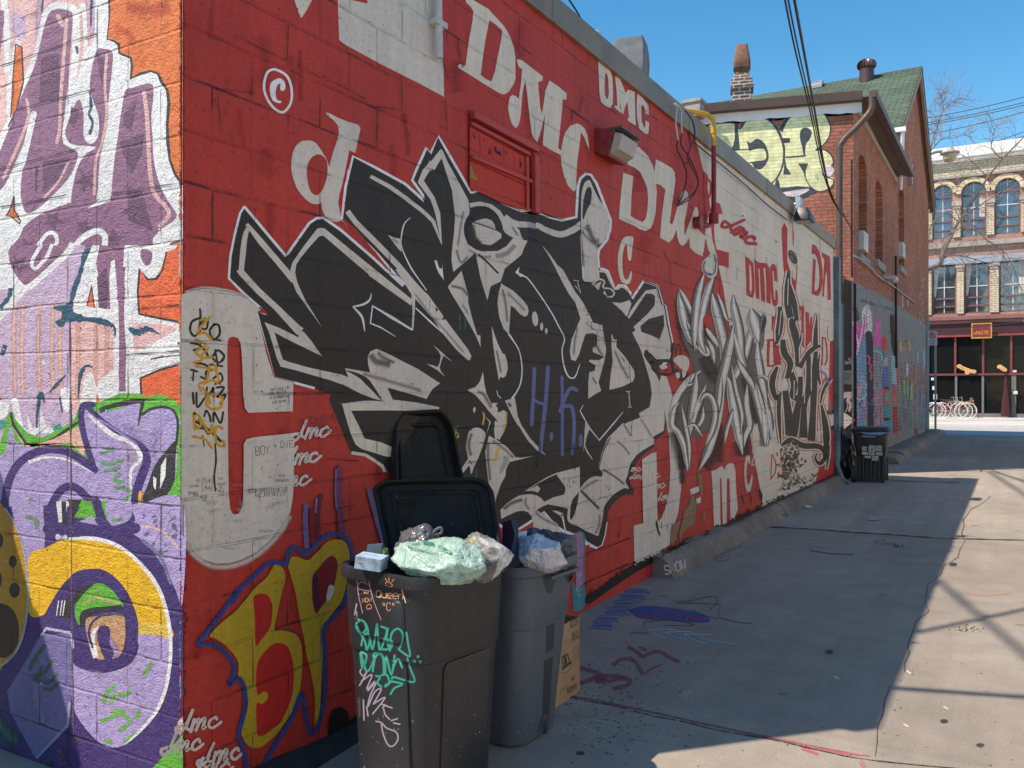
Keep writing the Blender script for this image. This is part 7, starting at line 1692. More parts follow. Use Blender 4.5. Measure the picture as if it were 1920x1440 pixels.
bag('paper_towel', binpt(872, 1060, 3.2), (0.045, 0.05, 0.05), 'crumpled white paper beside the pale green bag', bagmat('white_paper', (0.72, 0.72, 0.72, 1), 0.8), 31, 5, 0.25, cat='paper')
# printing on the green bag
gp = Mural(Skin([gbag], Matrix.Translation(gbag.location)), .9, 0.0006, 0.000005); gp.tile(640, 760, 4); GI = (40, 130, 104)
gp.text(GI, 'nad', 535, 1050, 18, 14, 5, -.1, slant=-.1); gp.text(GI, 'Responsibility', 500, 1074, 22, 13, 4.5, .08, shear=.18); gp.text(GI, 'bag', 590, 1098, 14, 10, 3.5, .1); gp.text(GI, 'ever', 725, 1060, 24, 16, 5, .5); gp.text(GI, 'YOUR', 760, 1092, 24, 15, 5, .45)
gp.poly((30, 120, 96), "610,1022 640,1020 640,1050 622,1048"); gp.poly((30, 120, 96), "640,1020 705,1030 700,1058 640,1050"); gp.stroke(GI, "480,1090 470,1200", 3); gp.stroke(GI, "735,1258 820,1262", 6); gp.stroke(GI, "520,1085 760,1120", 3)
o = gp.build('printing', M_PAINT, None); o.data.transform(Matrix.Translation(-gbag.location)); o.parent = gbag
# carton with printed faces
def rotbox(name, p, ax, ay, az, mat, label, cat, bevel=0.002):
    mb = MB(); mb.obox(p, ax, ay, az); o = mb.build(name, mat, bevel=bevel); return tag(o, label, cat)
p = binpt(664, 1066, 3.2)
cart = rotbox('carton', p, Vector((0.10, 0.03, -0.01)), Vector((-0.03, 0.08, 0)), Vector((0.015, -.01, 0.052)), simple('carton_print', (0.36, 0.52, 0.62, 1), 0.5, var=.25, vscale=30), 'small pale blue food carton at the left rim of the dark bin', 'carton')
mb = MB(); c = p + Vector((0.03, 0.006, 0.030)); nn = Vector((.29, -.95, .0)).normalized(); uu = Vector((.95, .29, 0)); 
mb.add([c + nn*0.004 + (uu*math.cos(a*.628) + Vector((0,0,1))*math.sin(a*.628))*0.013 for a in range(10)], [tuple(range(10))]); mb.build('red_seal', simple('seal_red', (0.5, 0.03, 0.03, 1), .5), cart, fixn=False)
rotbox('paper_slip', binpt(686, 1040, 3.45), Vector((0.062, 0.02, 0.008)), Vector((-.002, .004, 0)), Vector((0.008, 0.0, 0.042)), simple('slip_white', (0.5, 0.48, 0.45, 1), .8), 'pale paper slip upright at the back left of the dark bin', 'paper')
bag('leaf_scrap', binpt(722, 1050, 3.28), (0.018, 0.012, 0.055), 'wilted green leaf standing at the left of the dark bin', bagmat('leaf_green', (0.07, 0.12, 0.025, 1), .5), 41, 4, 0.25, cat='leaf')
# grey bin contents
bag('rubbish_bag', binpt(1012, 1036, 3.72), (0.115, 0.10, 0.078), 'white carrier bag bulging at the front of the grey bin', bagmat('white_film', (0.62, 0.62, 0.68, 1), 0.3), 5, 8, 0.16, knot=(-.1, 0, 1))
bag('rubbish_bag', binpt(1040, 1022, 3.98), (0.125, 0.10, 0.072), 'slate coloured bag behind the white bag in the grey bin', bagmat('slate_film', (0.075, 0.08, 0.10, 1), 0.3), 15, 7, 0.18, knot=(-.5, 0, 1))
bag('rubbish_bag', binpt(1000, 1012, 4.02), (0.06, 0.06, 0.055), 'small dark lilac bag knot at the back of the grey bin', bagmat('lilac_film', (0.09, 0.085, 0.13, 1), 0.3), 16, 7, 0.18)
mb = MB()
P_ = lambda x, y, z: binpt(x, y, z)
mb.add([P_(942, 980, 3.78), P_(958, 974, 3.74), P_(972, 975, 3.76), P_(972, 1010, 3.74), P_(974, 1062, 3.70), P_(948, 1062, 3.70), P_(941, 1030, 3.74), P_(965, 1000, 3.66), P_(958, 1035, 3.64)], [(0,1,7,6), (1,2,3,7), (6,7,8,5), (7,3,4,8), (8,4,5)], True)
tag(mb.build('blue_bag', simple('navy_cloth', (0.012, 0.028, 0.075, 1), .55, var=.3, vscale=10), fixn=False), 'navy blue shopping bag hanging between the two bins', 'bag')
mb = MB(); mb.add([P_(969, 998, 3.82), P_(988, 995, 3.86), P_(984, 1016, 3.84), P_(973, 1030, 3.82)], [(0,1,2,3)]); o = mb.build('blue_mask', simple('mask_blue', (0.35, 0.60, 0.70, 1), .7), fixn=False); so2 = o.modifiers.new('thick', 'SOLIDIFY'); so2.thickness = .004
tag(o, 'pale blue paper mask between the navy bag and the white bag', 'mask')
# ================================================================== cardboard box
def card():
    m = NT('cardboard'); p = m.obj(); n = m.noise(p, 5, 4); w_ = m.n('ShaderNodeTexWave', bands_direction='Z'); m.l(p, w_.inputs['Vector']); w_.inputs['Scale'].default_value = 60
    m.color(m.ramp(n, [(0.3, (0.36, 0.225, 0.12, 1)), (0.7, (0.44, 0.285, 0.16, 1))])); m.rough(.85); m.normal(m.bump(w_.outputs['Fac'], .12, .001)); return m.m
BX = empty('cardboard_box', (0.37, 3.80, 0), 0, 'brown cardboard box with dark printing behind the grey bin', 'cardboard box')
x1, y0, y1, h = 0.33, 0.0, 0.32, 0.40
mb = MB(); t_ = 0.005
mb.box((x1-t_, y0, 0), (x1, y1, h)); mb.box((0, y0, 0), (t_, y1, h)); mb.box((t_, y0, 0), (x1-t_, y0+t_, h)); mb.box((t_, y1-t_, 0), (x1-t_, y1, h)); mb.box((t_, y0+t_, 0), (x1-t_, y1-t_, t_))
mb.build('carton_wall', card(), BX)
mb = MB(); mb.add([(t_, y0, h), (t_, y1, h), (-0.10, y1, h-0.05), (-0.10, y0, h-0.05)], [(0,1,2,3)]); mb.build('flap', card(), BX, fixn=False)
bx = Mural(Plane((0.37+x1, 0, 0), (1, 0, 0)), 1.1, 0.0006, 0.00001); bx.tile(640, 1080, 4)
INK = (54, 62, 48)
bx.text(INK, '61321', 1724, 394, 50, 9.5, 4.5, -.18, gap=.4, shear=-.45); bx.stroke(INK, "1732,425 1788,392 1788,470 1732,500 1732,425", 3, smooth=False)
bx.text(INK, '0165', 1738, 486, 54, 8.5, 4, -.1, gap=.45, shear=-.4); bx.stroke(INK, "1690,500 1790,450", 2, smooth=False)
bx.text(INK, 'an', 1664, 670, 90, 20, 9, -.2, gap=.5, shear=-.45); bx.poly(INK, "1655,685 1726,632 1726,655 1655,708"); bx.stroke(INK, "1655,720 1690,725 1722,690 1726,650", 2.5)
bx.stroke(INK, "1742,560 1760,520 1780,530 1782,610 1750,625 1742,560", 2.5); bx.stroke(INK, "1762,560 1772,540 1776,590 1764,610 1760,580", 2)
bx.text(INK, '66T', 1728, 790, 26, 8, 3, -.2, gap=.3, shear=-.5); bx.stroke(INK, "1695,845 1770,795 1768,840 1695,890 1695,845", 2.5, smooth=False)
for i in range(9): bx.stroke(INK, [(1700+i*7.5, 845-i*5), (1700+i*7.5, 880-i*5)], 2.5 if i % 2 else 4, smooth=False, cap=False)
for i in range(5): bx.text((150,110,70), 'OK', 1640+i*14, 880-i*12, 14, 6, 1.6, -.3, jit=.1)
o = bx.build('printing', M_PAINT, BX); o.location = -BX.location

# ================================================================== far wheelie bin and bag
p = GND.at(1642, 905); FB = empty('wheelie_bin', (0.50, p.y + 0.28, 0), math.radians(4), 'black wheelie bin with white stickers at the foot of the brick house', 'bin')
M_FB = plast('far_bin_plastic', (0.022, 0.024, 0.022, 1), .4)
mb = MB(); rings = [rrect(0, 0, .44, .50, .05, 0.0, 4), rrect(0, 0, .45, .51, .05, .3, 4), rrect(0, 0, .49, .55, .05, .50, 4), rrect(0, 0, .50, .56, .05, .51, 4), rrect(0, 0, .54, .60, .05, .84, 4), rrect(0, 0, .60, .66, .06, .85, 4), rrect(0, 0, .60, .66, .06, .90, 4)]
mb.loft(rings, True); mb.build('body', M_FB, FB, sharp=30)
mb = MB(); mb.loft([rrect(0, 0, .63, .69, .07, .90, 4), rrect(0, 0, .64, .70, .07, .93, 4), rrect(0, 0, .56, .62, .07, .965, 4), rrect(0, 0, .40, .46, .07, .975, 4)], True); mb.build('lid', M_FB, FB, sharp=30)
mb = MB()
for i in range(9): a = -.26+i*.065; mb.box((a, -.30, .05), (a+.03, -.262, .46))
mb.box((.20, -.285, 0), (.232, -.2, .48)); mb.box((-.24, -.285, 0), (-.21, -.2, .48)); mb.build('ribs', M_FB, FB)
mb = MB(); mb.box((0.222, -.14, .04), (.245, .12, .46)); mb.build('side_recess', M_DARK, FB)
for nm, xx in (('wheel', -.27),):
    mb = MB(); mb.cyl((-.30, -.22, .13), (-.24, -.22, .13), .13, 20); w1 = mb.build('wheel', simple('wheel_black', (.02,.02,.02,1), .5), FB)
    mb = MB(); 
    for k in range(6): a = k*math.pi/3; mb.tube([(-.27, -.30+.0, .13), (-.27, -.30, .13)], .01, 4, cap=False)
mb = MB(); mb.tube([(-.30, -.345, .13), (-.22, -.345, .13)], .125, 20); mb.tube([(-.235+.0, -.36, .13), (-.235, -.35, .13)], .05, 12); mb.build('wheel', simple('wheel_black_b', (.03,.03,.03,1), .6), FB)
o_front = Vector(FB.location)
FBP = Plane(Vector(FB.location) + Vector((math.sin(math.radians(4)), -math.cos(math.radians(4)), 0))*0.292, (math.sin(math.radians(4)), -math.cos(math.radians(4)), 0))
s = Mural(FBP, .9, 0.012, 0.0001); s.tile(1540, 600, 5.0526)
for q in ("385,1195 430,1200 430,1240 385,1235", "385,1245 440,1250 440,1280 385,1275", "445,1190 505,1190 505,1285 450,1280", "512,1190 575,1190 575,1245 512,1240", "515,1250 580,1255 580,1285 515,1280", "410,1285 470,1290 470,1310 410,1305", "480,1290 540,1290 540,1335 480,1330"): s.poly((200, 196, 186), q)
for q in ("390,1205 425,1225", "455,1200 470,1275 480,1205 495,1270", "520,1205 570,1225", "485,1300 535,1325"): s.stroke((70, 90, 86), q, 6)
s.stroke((60, 130, 110), "440,1200 470,1180 500,1195", 8)
for i in range(8): s.stroke((90,88,84), [(516, 1200+i*10), (572, 1202+i*10)], 2)
o = s.build('stickers', M_PAINT, FB); 
MF = (Matrix.Translation(FB.location) @ Matrix.Rotation(math.radians(4), 4, 'Z')).inverted(); o.data.transform(MF)
lp = Mural(Plane((0, 0, .978), (0, 0, 1)), .9, 0.002, .0001); lp.tile(1540, 600, 5.0526)
for q in ("370,1062 450,1068 560,1062 640,1066 560,1090 420,1085", "380,1095 520,1102 500,1112 390,1108"): lp.poly((130, 160, 176), q)
o = lp.build('lid_paint', M_PAINT, FB); o.data.transform(MF)
bag('rubbish_bag', (-0.05, 16.75, 0.42), (0.26, 0.26, 0.50), 'black rubbish sack with white scribbles in the gap beside the wall', bagmat('black_sack', (0.012, 0.012, 0.014, 1), .3), 51, 7, .16, knot=(0, 0, 1))
mb = MB(); mb.add([wl(1577, 885), wl(1583, 885), wl(1588, 890), wl(1580, 893)], [(0,1,2,3)]); 
# ================================================================== paint on the brick house
def brickpaint(name, kind, rot=0.0, dark=0.7, bw=0.215, rh=0.075):
    m = NT(name); v = m.brickvec(kind, rot); at = m.n('ShaderNodeAttribute', attribute_name='Col')
    br = m.brick(v, bw, rh, 0.006, (1,1,1,1), (.82,.82,.82,1), (1-dark,)*3 + (1,), .15); n = m.noise(v, 6, 4)
    c = m.mix(1.0, at.outputs['Color'], br.outputs['Color'], 'MULTIPLY'); sc = m.n('ShaderNodeVectorMath', operation='SCALE'); m.l(c, sc.inputs[0]); m.l(m.smooth(n, .3, .7, .82, 1.15), sc.inputs['Scale'])
    m.color(sc.outputs[0]); m.rough(.8); sp = m.noise(v, 60, 2); a = m.math('ADD', at.outputs['Alpha'], m.math('MULTIPLY', m.math('SUBTRACT', sp, .5), .7))
    m.l(m.math('MULTIPLY', m.math('MAXIMUM', m.smooth(a, .15, .85), m.smooth(at.outputs['Alpha'], .93, .99)), m.smooth(at.outputs['Alpha'], 0, .06)), m.b.inputs['Alpha'])
    m.normal(m.bump(m.math('SUBTRACT', 1.0, br.outputs['Fac']), .6, .005)); return m.m
h = Mural(HF, 1.12, 0.003, 0.00008); h.tile(1120, 60, 4)
HY, HK_, HP = (248, 232, 176), (66, 74, 82), (232, 206, 214)
h.soft((150, 150, 150), "1300,560 1340,700 1420,640", 30, .5)
h.poly(HK_, "760,720 830,735 900,830 960,900 900,920 780,800")
h.sm(HY, "838,700 940,688 1030,688 1070,722 1110,680 1160,648 1230,642 1300,680 1350,740 1390,705 1440,640 1530,592 1620,580 1700,620 1745,700 1735,780 1690,850 1660,880 1720,890 1760,930 1765,990 1710,1020 1690,1070 1770,1090 1765,1140 1720,1180 1650,1192 1600,1168 1500,1160 1380,1165 1330,1155 1270,1150 1200,1100 1080,990 980,900 900,810")
h.stroke(HK_, "838,695 940,684 1030,686 1068,725 1110,670 1165,640 1235,640 1310,680 1370,770 1400,880 1390,1000 1350,1090 1290,1150", [6, 9, 9, 14, 20, 14, 11, 22, 19, 16, 14, 13, 8], cap=False)
h.stroke(HK_, "1375,745 1395,700 1440,640 1530,590 1625,580 1705,620 1748,705 1735,790 1690,850 1640,885 1700,880 1755,925 1768,990 1715,1030 1690,1070 1740,1095 1770,1110 1762,1160 1700,1195 1640,1190 1590,1150 1555,1080", [34, 24, 16, 11, 9, 11, 12, 14, 11, 6, 9, 14, 13, 11, 11, 8, 8, 8, 9, 9, 8, 7], cap=False)
h.poly(HK_, "1030,688 1050,690 1060,780 1070,880 990,905 1015,860 1030,800"); h.stroke(HK_, "990,895 1060,885 1140,882", 9)
h.sm(HK_, "1122,820 1150,830 1200,800 1250,830 1275,880 1285,940 1260,1000 1220,1030 1180,1020 1155,985 1085,990 1180,970 1260,955 1262,900 1240,875 1180,880 1140,890 1130,850")
h.sm(HK_, "1522,745 1545,720 1580,720 1608,750 1595,800 1565,845 1558,920 1548,925 1535,860 1520,800"); h.poly(HK_, "1382,795 1445,795 1445,830 1395,835"); h.stroke(HK_, "1415,940 1500,935 1560,928", 12)
h.poly(HK_, "1405,935 1418,1010 1450,1060 1445,1072 1395,1068 1400,1000"); h.poly(HK_, "1505,985 1582,985 1562,1040 1565,1120 1545,1050"); h.poly(HK_, "1350,1090 1368,1140 1370,1180 1325,1185 1335,1130")
h.poly(HK_, "1320,1190 1400,1170 1500,1155 1600,1165 1660,1195 1590,1225 1520,1262 1440,1278 1380,1240"); h.sm(HP, "1362,1212 1460,1190 1590,1178 1540,1215 1480,1235 1400,1225"); h.sm(HP, "1695,1040 1740,1002 1775,1030 1770,1075 1720,1085"); h.stroke(HK_, "1690,1050 1700,1080 1750,1085 1775,1050", 7)
h.soft((170, 190, 180), "1640,1050 1660,1130", 50, .5)
# black painted strip, stencils and arrow in the gap
h.tile(1540, 600, 5.0526)
h.poly((34, 34, 38), "100,-420 215,-420 230,-385 300,-360 330,-340 340,1440 100,1440")
h.poly((96, 100, 106), "200,480 300,475 300,615 205,605"); h.text((40,42,46), 'ISSA', 212, 530, 28, 14, 4); h.text((40,42,46), 'NOIR', 215, 560, 20, 12, 4)
h.sm((170, 160, 156), "215,690 260,680 300,690 285,740 270,760 290,800 270,870 255,850 262,800 235,770 240,730 210,750"); h.stroke((170,160,156), "240,750 250,820 230,870", 8)
h.text((160,160,165), 'SNO', 225, 418, 22, 18, 5, -.1, jit=.1); h.text((150,150,150), 'XO', 255, 380, 20, 14, 4, jit=.1)
h.text((150,150,150), 'FOLLY', 225, 1150, 26, 12, 4, .5, jit=.1); h.text((150,150,150), 'NOW', 262, 1235, 26, 14, 4, .3, jit=.1)
h.poly((205, 200, 196), "135,895 202,895 205,868 322,950 212,1035 202,1005 135,1005"); h.stroke((120,116,112), "140,950 310,950", 3); h.stroke((120,116,112), "140,925 280,925", 3)
h.stroke((150,150,155), "215,-400 200,-300 200,100 190,300 205,500", 5)
o = h.build('lettering', brickpaint('front_brick_paint', 'Y', -HF_ROT, .35, 0.23, 0.07), front_wall)
s = Mural(WALL, 1.55, 0.002, 0.00003, (0, 1742.5)); s.tile(0, 0, 1)
s.poly((120, 119, 116), "1597,527 1620,538 1643,548 1668,562 1680,570 1706,588 1738,612 1738,812 1716,822 1690,842 1650,862 1597,885")
s.tile(1540, 340, 5.0526)
for i in range(14): x = random.uniform(300, 640); s.soft((96, 118, 124), [(x, 1000+x*.3), (x+random.uniform(10,50), 1030+x*.32)], 40, .6)
for p_, w_ in (("320,1210 340,1300", 44), ("770,1060 772,1190", 14), ("820,1130 818,1180", 12)): s.stroke((46, 60, 62) if w_ > 20 else (150, 156, 156), p_, w_)
for i in range(40):
    x = random.uniform(915, 985); y = random.uniform(880, 1330); s.stroke((176, 168, 162), [(x, y), (x+random.uniform(-16, 16), y+random.uniform(-16, 30))], 3.5, smooth=False)
s.sm((190, 186, 180), "385,1260 400,1200 430,1168 460,1200 478,1280 480,1400 460,1440 400,1440 385,1360"); s.stroke((60,60,64), "400,1250 430,1290 470,1270", 4); s.stroke((60,60,64), "395,1320 430,1360 475,1330", 4); s.stroke((60,60,64), "425,1180 430,1400", 4)
s.sm((60, 54, 50), "650,1270 668,1262 690,1290 695,1440 655,1440")
s.tile(1540, 600, 5.0526)
pal = [(206, 70, 120), (90, 170, 176), (70, 110, 150), (200, 90, 90), (150, 150, 156), (60, 60, 72), (220, 130, 150), (50, 140, 150)]
s.poly((214, 78, 150), "295,-60 340,20 370,80 410,-60 420,60 380,200 330,330 312,400 300,300"); s.stroke((228, 190, 200), "300,20 350,240 320,400", 12); s.stroke((228, 190, 200), "400,0 370,180 330,340", 10)
s.poly((90, 130, 160), "312,400 380,220 425,150 432,1040 330,1050")
for i in range(46): 
    x = random.uniform(318, 425); y = random.uniform(400, 1010); s.stroke(random.choice(pal), [(x, y), (x+random.uniform(-26, 26), y+random.uniform(20, 60)), (x+random.uniform(-30, 30), y+random.uniform(60, 130))], random.uniform(5, 14))
s.stroke((92, 190, 186), "330,720 360,760 420,720 430,690", 10); s.stroke((200,70,90), "325,560 350,620 340,700 370,740", 8); s.stroke((224,140,120), "340,610 360,650 352,700", 8)
s.poly((26, 26, 46), "420,115 450,100 480,130 500,260 500,1000 440,1005 432,600 425,300"); s.stroke((204, 66, 66), "440,340 460,360 450,410 475,430 460,480 480,500 470,560", 18, smooth=False); s.poly((24,24,24), "418,120 470,110 485,240 430,260"); s.stroke((60, 90, 150), "470,760 520,800 440,790", 12)
s.poly((214, 78, 150), "520,-80 560,80 570,250 490,230 500,100"); s.poly((120, 120, 126), "490,240 575,260 590,1060 500,1040")
for i in range(50):
    x = random.uniform(498, 582); y = random.uniform(280, 1030); s.stroke(random.choice(pal), [(x, y), (x+random.uniform(-20, 20), y+random.uniform(10, 50)), (x+random.uniform(-24, 24), y+random.uniform(40, 100))], random.uniform(4, 9))
s.stroke((96, 200, 186), "500,290 560,310 575,380", 9)
s.poly((200, 50, 56), "572,170 600,150 622,200 620,300 580,330"); s.poly((40,130,130), "590,300 628,270 600,400"); s.poly((150,150,152), "585,380 625,340 636,440 590,440"); s.poly((70, 96, 160), "585,445 636,430 640,640 588,640"); s.poly((30,30,34), "585,632 642,632 642,656 585,656"); s.poly((204,64,60), "588,660 640,660 640,690 605,690 605,760 645,770 590,800"); s.poly((46,150,146), "608,692 640,692 640,760 608,755"); s.poly((40,130,136), "590,800 645,790 648,960 592,960"); s.poly((60,130,160), "585,965 675,960 680,1070 590,1075"); s.poly((28,28,30), "592,925 645,925 645,955 592,955")
s.poly((22, 22, 24), "650,-40 700,-20 705,120 712,340 690,345 665,250"); s.poly((120, 170, 176), "660,330 712,350 715,620 670,600"); s.poly((200, 60, 56), "690,-60 705,-60 722,560 712,600"); s.poly((190,50,110), "680,620 705,612 705,700 680,690"); s.poly((206,90,60), "676,690 720,700 715,780 680,780"); s.poly((196, 52, 50), "678,812 722,812 728,1080 690,1075")
for i in range(7): s.stroke((24, 20, 22), [(682, 850+i*34), (700, 830+i*34), (722, 842+i*34)], 10, smooth=False)
for i in range(240):
    x = random.uniform(725, 1025); top = 330 + abs(x-850)*.3; y = random.uniform(top, 1040)
    band = (y-top)/(1040-top)
    c = random.choice([(150,120,150), (130,150,110), (170,170,170), (110,160,156), (146,130,170), (190,150,140)] if band > .3 else [(190,130,90), (170,120,140), (150,140,160)])
    s.soft(c, [(x, y), (x+random.uniform(-4, 4), min(1060, y+random.uniform(90, 320)))], random.uniform(12, 34), .6)
for p_, w_, c in (("815,380 812,560", 22, (200, 220, 200)), ("815,600 820,740", 16, (110, 190, 180)), ("970,250 972,520", 12, (150, 200, 210)), ("910,260 915,440", 12, (150, 180, 190)), ("740,180 760,330", 40, (204,140,90)), ("825,160 840,320", 26, (204,150,90)), ("780,520 790,760", 30, (120,160,90)), ("860,560 850,800", 26, (150,170,100)), ("790,820 795,980", 30, (120,90,130))): s.soft(c, p_, w_*1.5, .9)
s.text((60, 120, 110), 'LVA', 792, 190, 22, 6, 4, 1.5); s.poly((150, 40, 30), "893,1030 912,1030 912,1078 893,1085")
s.tile(0, 0, 1); s.poly((70, 110, 120), "1738,590 1746,600 1746,812 1738,812"); s.poly((60, 150, 70), "1739,772 1746,772 1746,800 1739,800")
s.build('spray_paint', brickpaint('side_brick_paint', 'X', 0, .55), side_wall)
# fittings on the lane wall of the house
wire('house_cable', [wl(x, y, .05) for x, y in ((1597, 478), (1620, 490), (1650, 520), (1680, 540), (1700, 556), (1715, 566))], 0.02, simple('white_cable', (.4,.4,.38,1), .5), 'pale cable sagging along the brick wall above the murals')
wire('house_cable', [wl(1597, 300, .05), wl(1597, 470, .05), wl(1598, 520, .05)], 0.02, M_WIRE, 'black cable running straight down near the corner of the brick house')
wire('house_cable', [wl(1680, 480, .05), wl(1680, 560, .05), wl(1681, 690, .05)], 0.03, M_WIRE, 'black conduit down the middle of the brick side wall')
p = wl(1657, 515); mb = MB(); mb.obox(p + Vector((0, -.25, -.12)), (.3, 0, -.05), (0, .5, 0), (0, 0, .1)); mb.obox(p + Vector((.22, -.22, -.2)), (.05, 0, 0), (0, .44, 0), (0, 0, .1))
tag(mb.build('security_light', simple('light_white', (.5,.5,.5,1), .5), bevel=.01), 'small white security light on the brick wall below the tall windows', 'wall lamp')
# street lamp on an arm
zl_ = 30.5; a = wl(1704, 325); root = empty('street_lamp', a, 0, 'grey street lamp with a bowl on a curved arm from the gable wall', 'street lamp')
mb = MB(); pts = [at_depth(1708, 326, zl_)-a, at_depth(1714, 310, zl_)-a, at_depth(1726, 298, zl_)-a, at_depth(1742, 290, zl_)-a, at_depth(1756, 285, zl_)-a, at_depth(1766, 284, zl_)-a]
mb.tube(catmull3([tuple(q) for q in pts], 5), 0.05, 8); mb.build('arm', M_GREYMET, root); mb = MB(); mb.box((-.02, -.2, -.35), (.10, .1, .25)); mb.build('mount', M_GREYMET, root)
c = at_depth(1781, 290, zl_) - a; kk = zl_/FPX; mb = MB()
mb.loft([[Vector((c.x + r*kk*math.cos(t*math.pi/8), c.y + r*kk*math.sin(t*math.pi/8), c.z + zz_*kk)) for t in range(16)] for r, zz_ in ((5, 13), (6, 10), (9, 7), (17, 4), (17, 2), (13, 0))], True); mb.build('shade', simple('lamp_grey', (.42,.40,.36,1), .5), root)
mb = MB(); mb.loft([[Vector((c.x + r*kk*math.cos(t*math.pi/8), c.y + r*kk*math.sin(t*math.pi/8), c.z + zz_*kk)) for t in range(16)] for r, zz_ in ((12, 1), (11.5, -8), (9, -12), (6, -13.5))], True); mb.build('bowl', simple('lamp_bowl', (.55,.46,.30,1), .25), root)
# no parking sign
z_ = 30.5; b = GND.at(1754, 819); root = empty('parking_sign', (b.x, b.y, 0), 0, 'white no parking sign on a grey post at the lane corner', 'sign'); zq = (b - CAM).dot(DV); kk = zq/FPX
mb = MB(); mb.box((-.035, -.025, 0), (.035, .025, at_depth(1762, 622, zq).z)); po = mb.build('post', M_GREYMET, root)
x0, x1_ = -13*kk, 3*kk; zt_, zb_ = at_depth(1754, 621, zq).z, at_depth(1754, 648, zq).z
mb = MB(); mb.box((x0, -.05, zb_), (x1_, -.03, zt_)); mb.build('plate', simple('sign_white', (.55,.56,.58,1), .4), root, bevel=.01)
sg = Mural(Plane((b.x, b.y-.052, 0), (0, -1, 0)), 1.0, .004, .0008); ox = 960 + (root.location + Vector(((x0+x1_)/2, -.05, 0)) - CAM).dot(RV)/(root.location + Vector(((x0+x1_)/2, -.05, 0)) - CAM).dot(DV)*FPX
sg.text((40,40,40), 'P', ox-1.8, 632.5, 7.5, 3.8, 1.0); sg.stroke((180,30,40), [(ox+5.6*math.cos(i*.5236), 629+5.8*math.sin(i*.5236)) for i in range(12)], 1.3, close=True); sg.stroke((180,30,40), [(ox-3.8, 625), (ox+3.8, 633)], 1.2, smooth=False)
sg.text((60,60,60), 'IN THIS', ox-5, 641, 2.6, 1.2, .45); sg.text((60,60,60), 'LANE', ox-3.4, 645.6, 2.6, 1.4, .45)
o = sg.build('legend', M_PAINT, root); o.location = -root.location
# ================================================================== street side: bicycles, pots, table, board
ZB = 47.0
def bike(px, py, z, colr, label, face=1, rot=0.0):
    g = GND.at(px, py); base = at_depth(px, py, z); base.z = 0.0
    r_ = empty('bicycle', base, rot, label, 'bicycle'); R = .37; L = 1.08*face
    tyre = simple('tyre', (.05,.05,.05,1), .8); rim = simple('pale_rim', (.62,.58,.52,1), .4); fr = simple('frame_paint', colr, .4); dk_ = simple('saddle_dark', (.03,.025,.02,1), .6)
    for x in (0, L):
        mb = MB(); mb.tube([(x + R*math.cos(t*math.pi/12), 0, R + R*math.sin(t*math.pi/12)) for t in range(25)], .024, 6, cap=False); w1 = mb.build('wheel', rim, r_)
        mb = MB()
        for t in range(9): mb.tube([(x, 0, R), (x + R*math.cos(t*.698), 0, R + R*math.sin(t*.698))], .004, 3, cap=False)
        mb.cyl((x, -.04, R), (x, .04, R), .025, 8); mb.build('spokes', rim, w1)
    mb = MB(); bb = (.46*face, 0, .29); st = (.36*face, 0, .82); hd = (.86*face, 0, .80)
    for p_, q in ((bb, st), (bb, hd), (st, hd), ((0, 0, R), bb), ((0, 0, R), st), (hd, (L, 0, R))): mb.tube([p_, q], .018, 6)
    mb.build('frame', fr, r_); mb = MB(); mb.tube([(.86*face, 0, .80), (.84*face, 0, .98), (.84*face, -.25, 1.0), (.74*face, -.28, .98)], .014, 6); mb.tube([(.84*face, 0, .98), (.84*face, .25, 1.0), (.74*face, .28, .98)], .014, 6); mb.build('handlebar', M_GREYMET, r_)
    mb = MB(); mb.loft([rrect(.36*face, 0, .24, .12, .05, .86, 4), rrect(.36*face, 0, .27, .15, .06, .91, 4)], True); mb.build('saddle', dk_, r_)
    mb = MB(); mb.tube([(.46*face + .09*math.cos(t*.5236), -.03, .29 + .09*math.sin(t*.5236)) for t in range(13)], .01, 5); mb.tube([(.46*face, -.06, .29), (.46*face+.1, -.06, .16)], .012, 5); mb.build('crank', M_GREYMET, r_)
    for c_ in r_.children_recursive: pass
    return r_
ks = 1.0
bs = []
for a in ((1757, 789.5, 46.5, (.35, .03, .05, 1), 'red bicycle with pale wheels standing nearest on the far pavement'), (1766, 788.2, 47.6, (.45, .42, .36, 1), 'cream bicycle behind the red one by the shop window'), (1751, 787, 48.6, (.10, .12, .16, 1), 'dark bicycle at the back of the rack by the shop window')):
    b_ = bike(*a); b_.scale = (1.18,)*3; b_.location.z = 0.13; bs.append(b_)
M_POT = simple('dark_pot', (.045,.05,.055,1), .6); M_TWIG = simple('dry_twigs', (.23,.15,.12,1), .9)
for px, lab in ((1872, 'dark round planter with bare twigs right of the checked table'), (1818, 'dark round planter with bare twigs left of the checked table')):
    b = at_depth(px, 784, 53.0); b.z = .13; r_ = empty('planter', b, 0, lab, 'planter'); mb = MB(); mb.loft([[Vector((r*math.cos(t*.393), r*math.sin(t*.393), z)) for t in range(16)] for r, z in ((.24, 0), (.31, .62), (.34, .62), (.34, .70), (.29, .70), (.28, .62))], True); mb.build('pot', M_POT, r_)
    mb = MB(); rd = random.Random(px)
    for i in range(26):
        a, l, t_ = rd.uniform(0, 6.28), rd.uniform(.6, 1.25), rd.uniform(.1, .75); p0 = Vector((0, 0, .65)); p1 = p0 + Vector((math.cos(a)*l*t_*.5, math.sin(a)*l*t_*.5, l*.55)); p2 = p1 + Vector((math.cos(a)*l*t_*.6, math.sin(a)*l*t_*.6, l*.35)); mb.tube([p0, p1, p2], [.016, .012, .005], 4)
    mb.build('twigs', M_TWIG, r_)
b = at_depth(1845, 784, 53.4); b.z = .13; r_ = empty('cafe_table', b, 0, 'small table in front of the shop window', 'table'); mb = MB()
